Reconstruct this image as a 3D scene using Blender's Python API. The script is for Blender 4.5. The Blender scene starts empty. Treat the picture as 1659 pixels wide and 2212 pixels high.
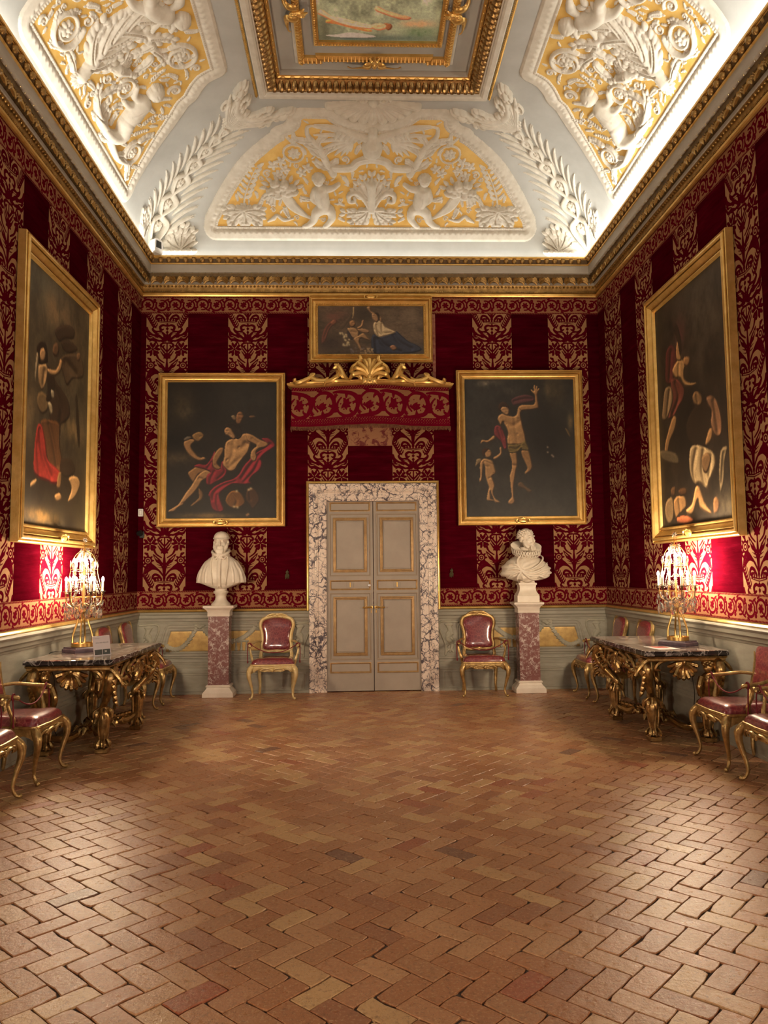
import bpy, math, random
import numpy as np
from mathutils import Vector, Matrix
random.seed(7); np.random.seed(7)
PI = math.pi
scene = bpy.context.scene
COL = scene.collection
W, YF = 6.46, -12.9              # room width; the wall behind the camera
# ---------------------------------------------------------------- camera
cd = bpy.data.cameras.new('camera'); cam = bpy.data.objects.new('camera', cd); COL.objects.link(cam)
cd.sensor_fit = 'HORIZONTAL'; cd.sensor_width = 36.0; cd.lens = 36.0 * 1660.0 / 1659.0
cd.clip_start = .05; cd.clip_end = 60
_y, _p, _r = 0.0348, 0.0793, -0.0100
fw = Vector((math.sin(_y)*math.cos(_p), math.cos(_y)*math.cos(_p), math.sin(_p)))
rt = Vector((math.cos(_y), -math.sin(_y), 0)); up = rt.cross(fw)
rt2 = math.cos(_r)*rt + math.sin(_r)*up; up2 = -math.sin(_r)*rt + math.cos(_r)*up
M = Matrix((rt2, up2, -fw)).transposed().to_4x4(); M.translation = Vector((3.0053, -10.6126, 1.6))
cam.matrix_world = M; scene.camera = cam
# ---------------------------------------------------------------- world, light, exposure
wd = bpy.data.worlds.new('world'); scene.world = wd; wd.use_nodes = True
wd.node_tree.nodes['Background'].inputs[0].default_value = (1.0, .86, .68, 1)
wd.node_tree.nodes['Background'].inputs[1].default_value = .02
vs = scene.view_settings; vs.view_transform = 'Standard'; vs.look = 'None'; vs.gamma = 1.0; vs.use_curve_mapping = False
vs.exposure = 1.1
scene.cycles.max_bounces = 10; scene.cycles.diffuse_bounces = 5; scene.cycles.glossy_bounces = 4
scene.cycles.transmission_bounces = 6; scene.cycles.caustics_reflective = False; scene.cycles.caustics_refractive = False
scene.cycles.sample_clamp_indirect = 4.0
BULB = 1150.0                      # emission of a candle bulb
LEDC = (1.0, .93, .81)
def led(loc, length, rz, energy, tilt):
    d = bpy.data.lights.new('cornice_led_strip', 'AREA'); d.shape = 'RECTANGLE'; d.size = length; d.size_y = .03
    d.energy = energy; d.color = LEDC
    o = bpy.data.objects.new('cornice_led_strip', d); COL.objects.link(o); o.location = loc
    o.rotation_euler = (Matrix.Rotation(rz, 4, 'Z') @ Matrix.Rotation(PI - tilt, 4, 'X')).to_euler()
    return o
# strips lying in the gutter on top of the cornice, shining up into the cove on all four sides
led((W/2, -.185, 5.975), 6.1, 0, 9, -.40)
led((.185, -6.4, 5.975), 12.2, PI/2, 36, -.40)
led((W-.185, -6.4, 5.975), 12.2, -PI/2, 60, -.40)
led((W/2, YF+.185, 5.975), 6.1, PI, 26, -.40)

# two fill lights added behind the viewer, without fixtures, to brighten the foreground floor
for x in (.5, W-.5):
    d = bpy.data.lights.new('rear_fill_light', 'POINT'); d.energy = 190; d.color = (1.0, .82, .61); d.shadow_soft_size = .16
    o = bpy.data.objects.new('rear_fill_light', d); COL.objects.link(o); o.location = (x, -11.9, 1.55)

# ================================================================ helpers
def link(o, parent=None):
    COL.objects.link(o)
    if parent is not None: o.parent = parent
    return o
def tag(o, label=None, cat=None, group=None, kind=None):
    if label: o['label'] = label
    if cat: o['category'] = cat
    if group: o['group'] = group
    if kind: o['kind'] = kind
    return o
def thing(name, label, cat, loc=(0,0,0), rz=0, group=None):
    o = link(bpy.data.objects.new(name, None)); o.empty_display_size = .1
    o.location = loc; o.rotation_euler = (0, 0, rz)
    return tag(o, label, cat, group)
def copy_tree(o, parent=None):
    c = o.copy(); COL.objects.link(c); c.parent = parent
    for ch in list(o.children): copy_tree(ch, c)
    return c
def put(name, me, mat=None, parent=None, loc=None, rz=0, scale=None):
    o = link(bpy.data.objects.new(name, me), parent)
    if mat is not None and not me.materials: me.materials.append(mat)
    if loc is not None: o.location = loc
    if rz: o.rotation_euler = (0, 0, rz)
    if scale is not None: o.scale = scale
    return o
def finish(me, smooth=True, ang=40):
    if smooth:
        me.polygons.foreach_set('use_smooth', np.ones(len(me.polygons), dtype=bool))
        me.set_sharp_from_angle(angle=math.radians(ang))
    return me
def mesh_np(V, Q, smooth=True, ang=180):
    """big quad meshes straight from arrays"""
    V = np.asarray(V, np.float32); Q = np.asarray(Q, np.int32)
    me = bpy.data.meshes.new('m'); n = len(Q)
    me.vertices.add(len(V)); me.vertices.foreach_set('co', V.ravel())
    me.loops.add(n*4); me.loops.foreach_set('vertex_index', Q.ravel())
    me.polygons.add(n); me.polygons.foreach_set('loop_start', np.arange(0, n*4, 4, dtype=np.int32))
    me.update(calc_edges=True); me.validate()
    if smooth: me.polygons.foreach_set('use_smooth', np.ones(n, dtype=bool))
    if smooth and ang < 180: me.set_sharp_from_angle(angle=math.radians(ang))
    return me
def gridq(ny, nx):
    i = np.arange(ny*nx).reshape(ny, nx)
    return np.stack([i[:-1, :-1], i[:-1, 1:], i[1:, 1:], i[1:, :-1]], -1).reshape(-1, 4)
def smooth_path(pts, n=8, closed=False):
    """Catmull-Rom through the points"""
    P = [np.array(p, float) for p in pts]; m = len(P); out = []
    rng = range(m) if closed else range(m-1)
    for i in rng:
        if closed: a, b, c, d = P[i-1], P[i], P[(i+1) % m], P[(i+2) % m]
        else: a, b, c, d = P[max(i-1, 0)], P[i], P[i+1], P[min(i+2, m-1)]
        for k in range(n):
            t = k/n
            out.append(.5*((2*b)+(-a+c)*t+(2*a-5*b+4*c-d)*t*t+(-a+3*b-3*c+d)*t**3))
    if not closed: out.append(P[-1])
    return np.array(out)
def rads(spec, n):
    s = np.array(spec, float); return np.interp(np.linspace(0, 1, n), np.linspace(0, 1, len(s)), s)
class MB:
    def __init__(s): s.v = []; s.f = []
    def add(s, V, F):
        o = len(s.v); s.v.extend([tuple(map(float, p)) for p in V]); s.f.extend([tuple(i+o for i in f) for f in F]); return s
    def box(s, x0, x1, y0, y1, z0, z1, b=0.0):
        if b <= 0:
            V = [(x, y, z) for z in (z0, z1) for x, y in ((x0, y0), (x1, y0), (x1, y1), (x0, y1))]
            return s.add(V, [(0, 3, 2, 1), (4, 5, 6, 7), (0, 1, 5, 4), (1, 2, 6, 5), (2, 3, 7, 6), (3, 0, 4, 7)])
        R = []
        for z, i in ((z0, b), (z0+b, 0), (z1-b, 0), (z1, b)):
            R.append([(x0+i, y0+i, z), (x1-i, y0+i, z), (x1-i, y1-i, z), (x0+i, y1-i, z)])
        return s.rings(R, cap=True)
    def rings(s, R, closed=True, cap=False, wrap=False):
        n = len(R[0]); V = [p for r in R for p in r]; F = []
        m = len(R)
        for j in range(m if wrap else m-1):
            a, b = j*n, ((j+1) % m)*n
            for i in range(n if closed else n-1):
                k = (i+1) % n; F.append((a+i, a+k, b+k, b+i))
        if cap: F.append(tuple(range(n))[::-1]); F.append(tuple((m-1)*n+i for i in range(n)))
        return s.add(V, F)
    def tube(s, path, rad, n=8, flat=1.0, closed=False, up=(0, 0, 1), cap=True):
        P = np.array(path, float); m = len(P)
        r = rads(rad, m) if np.ndim(rad) else np.full(m, rad)
        T = np.gradient(P, axis=0)
        if closed: T = np.roll(P, -1, 0)-np.roll(P, 1, 0)
        T /= np.linalg.norm(T, axis=1)[:, None]+1e-9
        u = np.array(up, float)
        if abs(T[0] @ u) > .95: u = np.array((1., 0, 0)) if abs(T[0][0]) < .9 else np.array((0, 1., 0))
        N = u-(u @ T[0])*T[0]; N /= np.linalg.norm(N); R = []
        ca = np.linspace(0, 2*PI, n, endpoint=False)
        for i in range(m):
            N = N-(N @ T[i])*T[i]; N /= np.linalg.norm(N)+1e-9; Bn = np.cross(T[i], N)
            R.append([P[i]+r[i]*(math.cos(a)*N*flat+math.sin(a)*Bn) for a in ca])
        return s.rings(R, cap=cap and not closed, wrap=closed)
    def lathe(s, prof, n=20, c=(0, 0, 0), sx=1, sy=1):
        a = np.linspace(0, 2*PI, n, endpoint=False)
        return s.rings([[(c[0]+r*sx*math.cos(t), c[1]+r*sy*math.sin(t), c[2]+z) for t in a] for r, z in prof], cap=True)
    def ball(s, c, r, nu=10, nv=7, rot=None):
        r = (r, r, r) if not np.ndim(r) else r
        R = []
        for j in range(nv):
            ph = PI*(.98*j/(nv-1)+.01)-PI/2; ring = []
            for i in range(nu):
                th = 2*PI*i/nu
                p = Vector((r[0]*math.cos(ph)*math.cos(th), r[1]*math.cos(ph)*math.sin(th), r[2]*math.sin(ph)))
                if rot is not None: p = rot @ p
                ring.append((c[0]+p.x, c[1]+p.y, c[2]+p.z))
            R.append(ring)
        return s.rings(R, cap=True)
    def rect(s, x0, x1, z0, z1, prof, closed=True, wrap=False):
        """profile (d outwards, y) run round a rectangle in the xz plane with mitred corners"""
        return s.rings([[(x0-d, y, z0-d), (x1+d, y, z0-d), (x1+d, y, z1+d), (x0-d, y, z1+d)] for d, y in prof], wrap=wrap)
    def sq(s, cx, cy, prof, cap=True):
        """stack of rectangles: (half x, half y, z)"""
        return s.rings([[(cx-a, cy-b, z), (cx+a, cy-b, z), (cx+a, cy+b, z), (cx-a, cy+b, z)] for a, b, z in prof], cap=cap)
    def line(s, prof, a, b, nrm, ma=0, mb=0):
        """profile (p out of the wall, z) swept from a to b; ma/mb mitre"""
        a = np.array(a, float); b = np.array(b, float); d = (b-a)/np.linalg.norm(b-a); n = np.array(nrm, float)
        R = []
        for p, z in prof:
            q0 = a+d*p*ma+n*p; q1 = b-d*p*mb+n*p
            R.append([(q0[0], q0[1], z), (q1[0], q1[1], z)])
        return s.rings(R, closed=False)
    def mesh(s, smooth=True, ang=40):
        me = bpy.data.meshes.new('m'); me.from_pydata(s.v, [], s.f); me.update()
        return finish(me, smooth, ang)
    def put(s, name, mat, parent=None, loc=None, rz=0, smooth=True, ang=40):
        return put(name, s.mesh(smooth, ang), mat, parent, loc, rz)
def remesh(o, vox, sm=6, fac=.5):
    m = o.modifiers.new('remesh', 'REMESH'); m.mode = 'VOXEL'; m.voxel_size = vox; m.use_smooth_shade = True
    if sm: k = o.modifiers.new('smooth', 'SMOOTH'); k.iterations = sm; k.factor = fac
    return o

# ================================================================ materials
def new_mat(name):
    m = bpy.data.materials.new(name); m.use_nodes = True; t = m.node_tree; t.nodes.clear()
    o = t.nodes.new('ShaderNodeOutputMaterial'); b = t.nodes.new('ShaderNodeBsdfPrincipled'); t.links.new(b.outputs[0], o.inputs[0])
    return m, t, b
def N(t, typ, **kw):
    n = t.nodes.new(typ)
    for k, v in kw.items():
        if k.startswith('i_'):
            key = k[2:].replace('_', ' '); n.inputs[key].default_value = v
        else: setattr(n, k, v)
    return n
def coords(t, kind='Object', scale=None):
    c = N(t, 'ShaderNodeTexCoord'); out = c.outputs[kind]
    if scale is not None:
        mp = N(t, 'ShaderNodeMapping'); mp.inputs['Scale'].default_value = scale; t.links.new(out, mp.inputs[0]); out = mp.outputs[0]
    return out
def ramp(t, fac, stops, interp='LINEAR'):
    r = N(t, 'ShaderNodeValToRGB'); r.color_ramp.interpolation = interp; e = r.color_ramp.elements
    while len(e) < len(stops): e.new(.5)
    for k, (p, c) in enumerate(stops):
        e[k].position = p; e[k].color = (c[0], c[1], c[2], 1) if np.ndim(c) else (c, c, c, 1)
    t.links.new(fac, r.inputs[0]); return r.outputs[0]
def mixc(t, fac, a, b):
    m = N(t, 'ShaderNodeMix', data_type='RGBA')
    for sock, v in ((m.inputs[0], fac), (m.inputs[6], a), (m.inputs[7], b)):
        if hasattr(v, 'is_linked'): t.links.new(v, sock)
        elif np.ndim(v): sock.default_value = (v[0], v[1], v[2], 1)
        else: sock.default_value = v
    return m.outputs[2]
def noise(t, vec, scale, detail=4, rough=.5, dist=0):
    n = N(t, 'ShaderNodeTexNoise', i_Scale=scale, i_Detail=detail, i_Roughness=rough, i_Distortion=dist)
    if vec is not None: t.links.new(vec, n.inputs['Vector'])
    return n.outputs[0]
def bump(t, b, h, strength, dist=.01):
    n = N(t, 'ShaderNodeBump', i_Strength=strength, i_Distance=dist); t.links.new(h, n.inputs['Height']); t.links.new(n.outputs[0], b.inputs['Normal'])
def mat(name, c, rough=.5, metal=0.0, c2=None, ns=8.0, bs=None, bd=.004, bstr=.4, stretch=None, **kw):
    """principled with a noise between two colours and optional relief"""
    m, t, b = new_mat(name); b.inputs['Roughness'].default_value = rough; b.inputs['Metallic'].default_value = metal
    vec = coords(t, 'Object', stretch)
    if c2 is not None:
        f = noise(t, vec, ns, 5, .6); t.links.new(ramp(t, f, [(.32, c), (.68, c2)]), b.inputs['Base Color'])
    else: b.inputs['Base Color'].default_value = (*c, 1)
    if bs: bump(t, b, noise(t, vec, bs, 3, .6), bstr, bd)
    for k, v in kw.items(): b.inputs[k.replace('_', ' ')].default_value = v
    return m
def srgb(r, g, b):
    f = lambda c: ((c/255+.055)/1.055)**2.4 if c > 10.3 else c/255/12.92
    return (f(r), f(g), f(b))
G_BRIGHT = mat('gilt_frame', (.90, .61, .22), .32, .78, c2=(.70, .43, .12), ns=9, bs=60, bstr=.2)
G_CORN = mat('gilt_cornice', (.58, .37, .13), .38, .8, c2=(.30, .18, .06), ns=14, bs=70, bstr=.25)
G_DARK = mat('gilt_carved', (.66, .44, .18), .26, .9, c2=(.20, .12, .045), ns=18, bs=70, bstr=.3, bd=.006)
G_CHAIR = mat('gilt_chair', (.62, .43, .18), .34, .75, c2=(.30, .19, .07), ns=24, bs=55, bstr=.35, bd=.008)
G_CREAM = mat('cream_gilt', (.70, .56, .30), .42, .25, c2=(.55, .38, .14), ns=14, bs=55, bstr=.35, bd=.008)
G_FIELD = mat('gilt_field', (.86, .60, .20), .45, .15, c2=(.74, .46, .11), ns=5, bs=30, bstr=.1)
G_PANEL = mat('dull_gilt_panel', (.56, .38, .13), .45, .3, c2=(.36, .22, .07), ns=14, bs=40, bstr=.2)
BRASS = mat('brass', (.72, .48, .16), .28, 1.0)
BRONZE = mat('bronze', (.20, .13, .06), .35, .9, c2=(.10, .06, .03), ns=20)
PLASTER = mat('ceiling_plaster', (.53, .545, .53), .85, c2=(.45, .465, .45), ns=2.5, bs=6, bstr=.05)
STUCCO = mat('white_stucco', (.77, .745, .67), .8, c2=(.63, .60, .52), ns=9, bs=40, bstr=.12)
CORONA = mat('cornice_paint', (.50, .46, .40), .6, c2=(.43, .39, .33), ns=3, stretch=(1, 1, 5))
DADO = mat('dado_paint', (.345, .325, .265), .55, c2=(.265, .25, .20), ns=3, stretch=(1.5, 1.5, 6), bs=20, bstr=.08)
DADOL = mat('dado_relief_paint', (.40, .38, .30), .6, c2=(.30, .285, .22), ns=8)
DOORP = mat('door_paint', (.40, .345, .29), .42, c2=(.35, .30, .25), ns=4)
WMARBLE = mat('white_marble', (.78, .70, .60), .38, c2=(.66, .57, .48), ns=5, bs=25, bstr=.05)
BMARBLE = mat('bust_marble', (.80, .73, .62), .42, c2=(.70, .62, .51), ns=7)
BLACK = mat('black_plastic', (.012, .012, .012), .4)
WPLAST = mat('white_plastic', (.75, .74, .72), .45)
CORD = mat('red_cord', (.18, .01, .02), .8)
WIRE = mat('dark_wire', (.02, .015, .012), .6)
MORTAR = mat('mortar', (.085, .055, .04), .9, c2=(.03, .022, .018), ns=14)
WAX = mat('candle_sleeve', (.75, .62, .40), .5)
def veined(name, base, base2, vein, scale, width, rough=.25, dist=.5, br=(.38, .55)):
    m, t, b = new_mat(name); b.inputs['Roughness'].default_value = rough
    vec = coords(t); nz = N(t, 'ShaderNodeTexNoise', i_Scale=scale*.8, i_Detail=4.0); t.links.new(vec, nz.inputs['Vector'])
    mx = N(t, 'ShaderNodeMix', data_type='VECTOR'); mx.inputs[0].default_value = dist*.12
    t.links.new(vec, mx.inputs[4]); t.links.new(nz.outputs['Color'], mx.inputs[5])
    col = mixc(t, noise(t, vec, scale*.7, 3), base, base2)
    for sc, wd in ((scale, width), (scale*2.3, width*.8)):
        vo = N(t, 'ShaderNodeTexVoronoi', feature='DISTANCE_TO_EDGE', i_Scale=sc); t.links.new(mx.outputs[1], vo.inputs['Vector'])
        vfac = ramp(t, vo.outputs[0], [(0, 1.), (wd*.5, .8), (wd, 0.)])
        brk = ramp(t, noise(t, vec, sc*.6, 3), [(br[0], 0.), (br[1], 1.)])
        mu = N(t, 'ShaderNodeMath', operation='MULTIPLY'); t.links.new(vfac, mu.inputs[0]); t.links.new(brk, mu.inputs[1])
        col = mixc(t, mu.outputs[0], col, vein)
    t.links.new(col, b.inputs['Base Color']); return m
PAVON = veined('purple_veined_marble', (.86, .75, .65), (.74, .61, .53), (.045, .035, .06), 9.5, .085, .28, 1.3)
REDMARB = veined('rosy_brown_marble', (.25, .105, .095), (.17, .07, .068), (.60, .50, .46), 13, .10, .22, 1.6, (.47, .62))
BLKMARB = veined('black_veined_marble', (.016, .014, .016), (.035, .030, .03), (.45, .42, .40), 6, .05, .10, 1.5)
TOPMARB = veined('grey_breccia_marble', (.11, .085, .075), (.17, .135, .115), (.50, .44, .38), 7, .09, .10, 1.8)
VIOLET = mat('violet_marble', (.10, .07, .10), .2, c2=(.2, .15, .19), ns=12)
def velvet_mat():
    m, t, b = new_mat('plain_red_velvet'); b.inputs['Roughness'].default_value = .75
    vec = coords(t, 'Object', (1, 1, 9)); oi = N(t, 'ShaderNodeObjectInfo')
    n1 = noise(t, vec, 2.2, 5, .65); v2 = coords(t, 'Object', (6, 6, 40)); n2 = noise(t, v2, 3, 4)
    c = ramp(t, n1, [(.3, (.030, .0005, .0025)), (.55, (.052, .001, .005)), (.85, (.10, .003, .012))])
    c = mixc(t, ramp(t, n2, [(.66, 0.), (.8, .35)]), c, (.17, .012, .025))
    br = N(t, 'ShaderNodeMath', operation='MULTIPLY_ADD'); br.inputs[1].default_value = .55; br.inputs[2].default_value = .72; t.links.new(oi.outputs['Random'], br.inputs[0])
    h = N(t, 'ShaderNodeVectorMath', operation='SCALE'); t.links.new(c, h.inputs[0]); t.links.new(br.outputs[0], h.inputs['Scale'])
    t.links.new(h.outputs[0], b.inputs['Base Color'])
    b.inputs['Specular IOR Level'].default_value = .0; b.inputs['Sheen Weight'].default_value = .05; b.inputs['Sheen Tint'].default_value = (.6, .01, .03, 1); b.inputs['Sheen Roughness'].default_value = .4
    return m
VELVET = velvet_mat()
def damask_mat(name, ground, pile, soft=.0016, rough=.55, coat=0, off=0.0):
    """cut velvet: the attribute 'fld' is the signed distance to the pile's outline"""
    m, t, b = new_mat(name); b.inputs['Roughness'].default_value = rough
    at = N(t, 'ShaderNodeAttribute', attribute_name='fld')
    mr = N(t, 'ShaderNodeMapRange', i_From_Min=off-soft, i_From_Max=off+soft); t.links.new(at.outputs['Fac'], mr.inputs[0])
    vec = coords(t); nz = noise(t, vec, 9, 5)
    g = mixc(t, nz, ground, tuple(x*.68 for x in ground)); p = mixc(t, nz, pile, tuple(x*1.5 for x in pile))
    t.links.new(mixc(t, mr.outputs[0], g, p), b.inputs['Base Color'])
    mt = N(t, 'ShaderNodeMapRange', i_To_Min=.12, i_To_Max=0.0); t.links.new(mr.outputs[0], mt.inputs[0]); t.links.new(mt.outputs[0], b.inputs['Metallic'])
    b.inputs['Specular IOR Level'].default_value = 0.0 if not coat else .5
    b.inputs['Coat Weight'].default_value = coat; b.inputs['Coat Roughness'].default_value = .12
    return m
DAMASK = damask_mat('damask', (.43, .24, .12), (.062, .0012, .006), rough=.85)
BORDER = damask_mat('damask_border', (.36, .17, .085), (.085, .002, .008), off=-.003, rough=.85)
VALANCE = damask_mat('valance_damask', (.34, .16, .08), (.11, .003, .012), off=-.004, rough=.8)
def seat_mat():
    """red damask under a glossy protective film: rosy filigree mirrored about the middle"""
    m, t, b = new_mat('glazed_red_damask'); co = coords(t); sx = N(t, 'ShaderNodeSeparateXYZ'); t.links.new(co, sx.inputs[0])
    ab = N(t, 'ShaderNodeMath', operation='ABSOLUTE'); t.links.new(sx.outputs[0], ab.inputs[0]); cb = N(t, 'ShaderNodeCombineXYZ')
    for i, o in enumerate((ab.outputs[0], sx.outputs[1], sx.outputs[2])): t.links.new(o, cb.inputs[i])
    vo = N(t, 'ShaderNodeTexVoronoi', feature='DISTANCE_TO_EDGE', i_Scale=24.0); t.links.new(cb.outputs[0], vo.inputs['Vector'])
    v2 = N(t, 'ShaderNodeTexVoronoi', i_Scale=24.0); t.links.new(cb.outputs[0], v2.inputs['Vector'])
    ln = ramp(t, vo.outputs[0], [(.02, .5), (.09, 0.)]); ds = ramp(t, v2.outputs[0], [(.16, .65), (.20, .1), (.26, .55), (.32, 0.)])
    col = mixc(t, ln, mixc(t, noise(t, co, 6, 3), (.14, .010, .022), (.20, .020, .030)), (.36, .095, .085)); col = mixc(t, ds, col, (.075, .006, .022))
    t.links.new(col, b.inputs['Base Color']); b.inputs['Roughness'].default_value = .35; b.inputs['Coat Weight'].default_value = 1.0; b.inputs['Coat Roughness'].default_value = .10
    bump(t, b, noise(t, co, 14, 3), .12, .01); return m
SEATDAM = seat_mat()
def colattr_mat(name, rough=.5, coat=0, gain=1.0):
    m, t, b = new_mat(name); at = N(t, 'ShaderNodeAttribute', attribute_name='Col'); b.inputs['Roughness'].default_value = rough
    vec = coords(t); t.links.new(mixc(t, ramp(t, noise(t, vec, 26, 5, .7), [(.4, 0.), (.75, .25)]), at.outputs['Color'], (.02, .016, .012)), b.inputs['Base Color'])
    bump(t, b, noise(t, vec, 160, 2), .15, .002)
    b.inputs['Coat Weight'].default_value = coat; b.inputs['Coat Roughness'].default_value = .25
    return m
OILS = colattr_mat('oil_paint', .55, .08); FRESCO = colattr_mat('fresco_paint', .8)
def worn_mat():
    m, t, b = new_mat('worn_velvet'); vec = coords(t); b.inputs['Roughness'].default_value = .8
    f = noise(t, vec, 9, 6, .7, .6)
    t.links.new(ramp(t, f, [(.50, (.36, .17, .085)), (.57, (.15, .02, .02))]), b.inputs['Base Color']); return m
WORN = worn_mat()
def brick_mat(name, island):
    m, t, b = new_mat(name); vec = coords(t, 'Object')
    if island: rnd = N(t, 'ShaderNodeNewGeometry').outputs['Random Per Island']; wv = vec
    else:
        oi = N(t, 'ShaderNodeObjectInfo'); rnd = oi.outputs['Random']
        geo = N(t, 'ShaderNodeNewGeometry'); wv = geo.outputs['Position']
    base = ramp(t, rnd, [(0, (.39, .165, .072)), (.16, (.47, .225, .105)), (.34, (.40, .185, .085)), (.50, (.50, .265, .130)), (.64, (.44, .205, .098)),
                         (.74, (.58, .355, .165)), (.86, (.53, .305, .145)), (.92, (.33, .135, .066)), (.96, (.35, .105, .052)), (.985, (.19, .095, .065))], 'CONSTANT')
    big = noise(t, wv, 1.3, 4, .6); base = mixc(t, ramp(t, big, [(.35, 0.), (.75, .35)]), base, (.27, .125, .064))
    grain = noise(t, wv, 42, 6, .75); col = mixc(t, ramp(t, grain, [(.32, .7), (.47, 0.)]), base, (.12, .055, .032))
    pale = noise(t, wv, 75, 4, .7); col = mixc(t, ramp(t, pale, [(.53, 0.), (.66, .55)]), col, (.62, .43, .24))
    vo = N(t, 'ShaderNodeTexVoronoi', i_Scale=120.0); t.links.new(wv, vo.inputs['Vector'])
    pit = N(t, 'ShaderNodeMath', operation='MULTIPLY'); t.links.new(ramp(t, vo.outputs[0], [(.10, 1.), (.24, 0.)]), pit.inputs[0]); t.links.new(ramp(t, noise(t, wv, 11, 3), [(.42, 0.), (.58, .9)]), pit.inputs[1])
    col = mixc(t, pit.outputs[0], col, (.06, .03, .02))
    t.links.new(col, b.inputs['Base Color'])
    rr = ramp(t, noise(t, wv, 18, 5, .7), [(.3, .23), (.7, .42)]); t.links.new(rr, b.inputs['Roughness'])
    b.inputs['Specular IOR Level'].default_value = .55
    h1 = noise(t, wv, 30, 6, .7); bump(t, b, h1, .55, .006)
    return m
BRICK1 = brick_mat('brick_single', False); BRICK2 = brick_mat('brick_field', True)
def glass_mat():
    m, t, b = new_mat('crystal'); b.inputs['Base Color'].default_value = (1, .97, .92, 1); b.inputs['Roughness'].default_value = .03
    b.inputs['Transmission Weight'].default_value = .92; b.inputs['IOR'].default_value = 1.55; return m
CRYSTAL = glass_mat()
def emit(name, c, s):
    m = bpy.data.materials.new(name); m.use_nodes = True; t = m.node_tree; t.nodes.clear()
    o = t.nodes.new('ShaderNodeOutputMaterial'); e = t.nodes.new('ShaderNodeEmission'); e.inputs[0].default_value = (*c, 1); e.inputs[1].default_value = s
    t.links.new(e.outputs[0], o.inputs[0]); return m
BULBM = emit('lit_bulb', (1.0, .78, .53), BULB)

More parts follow.
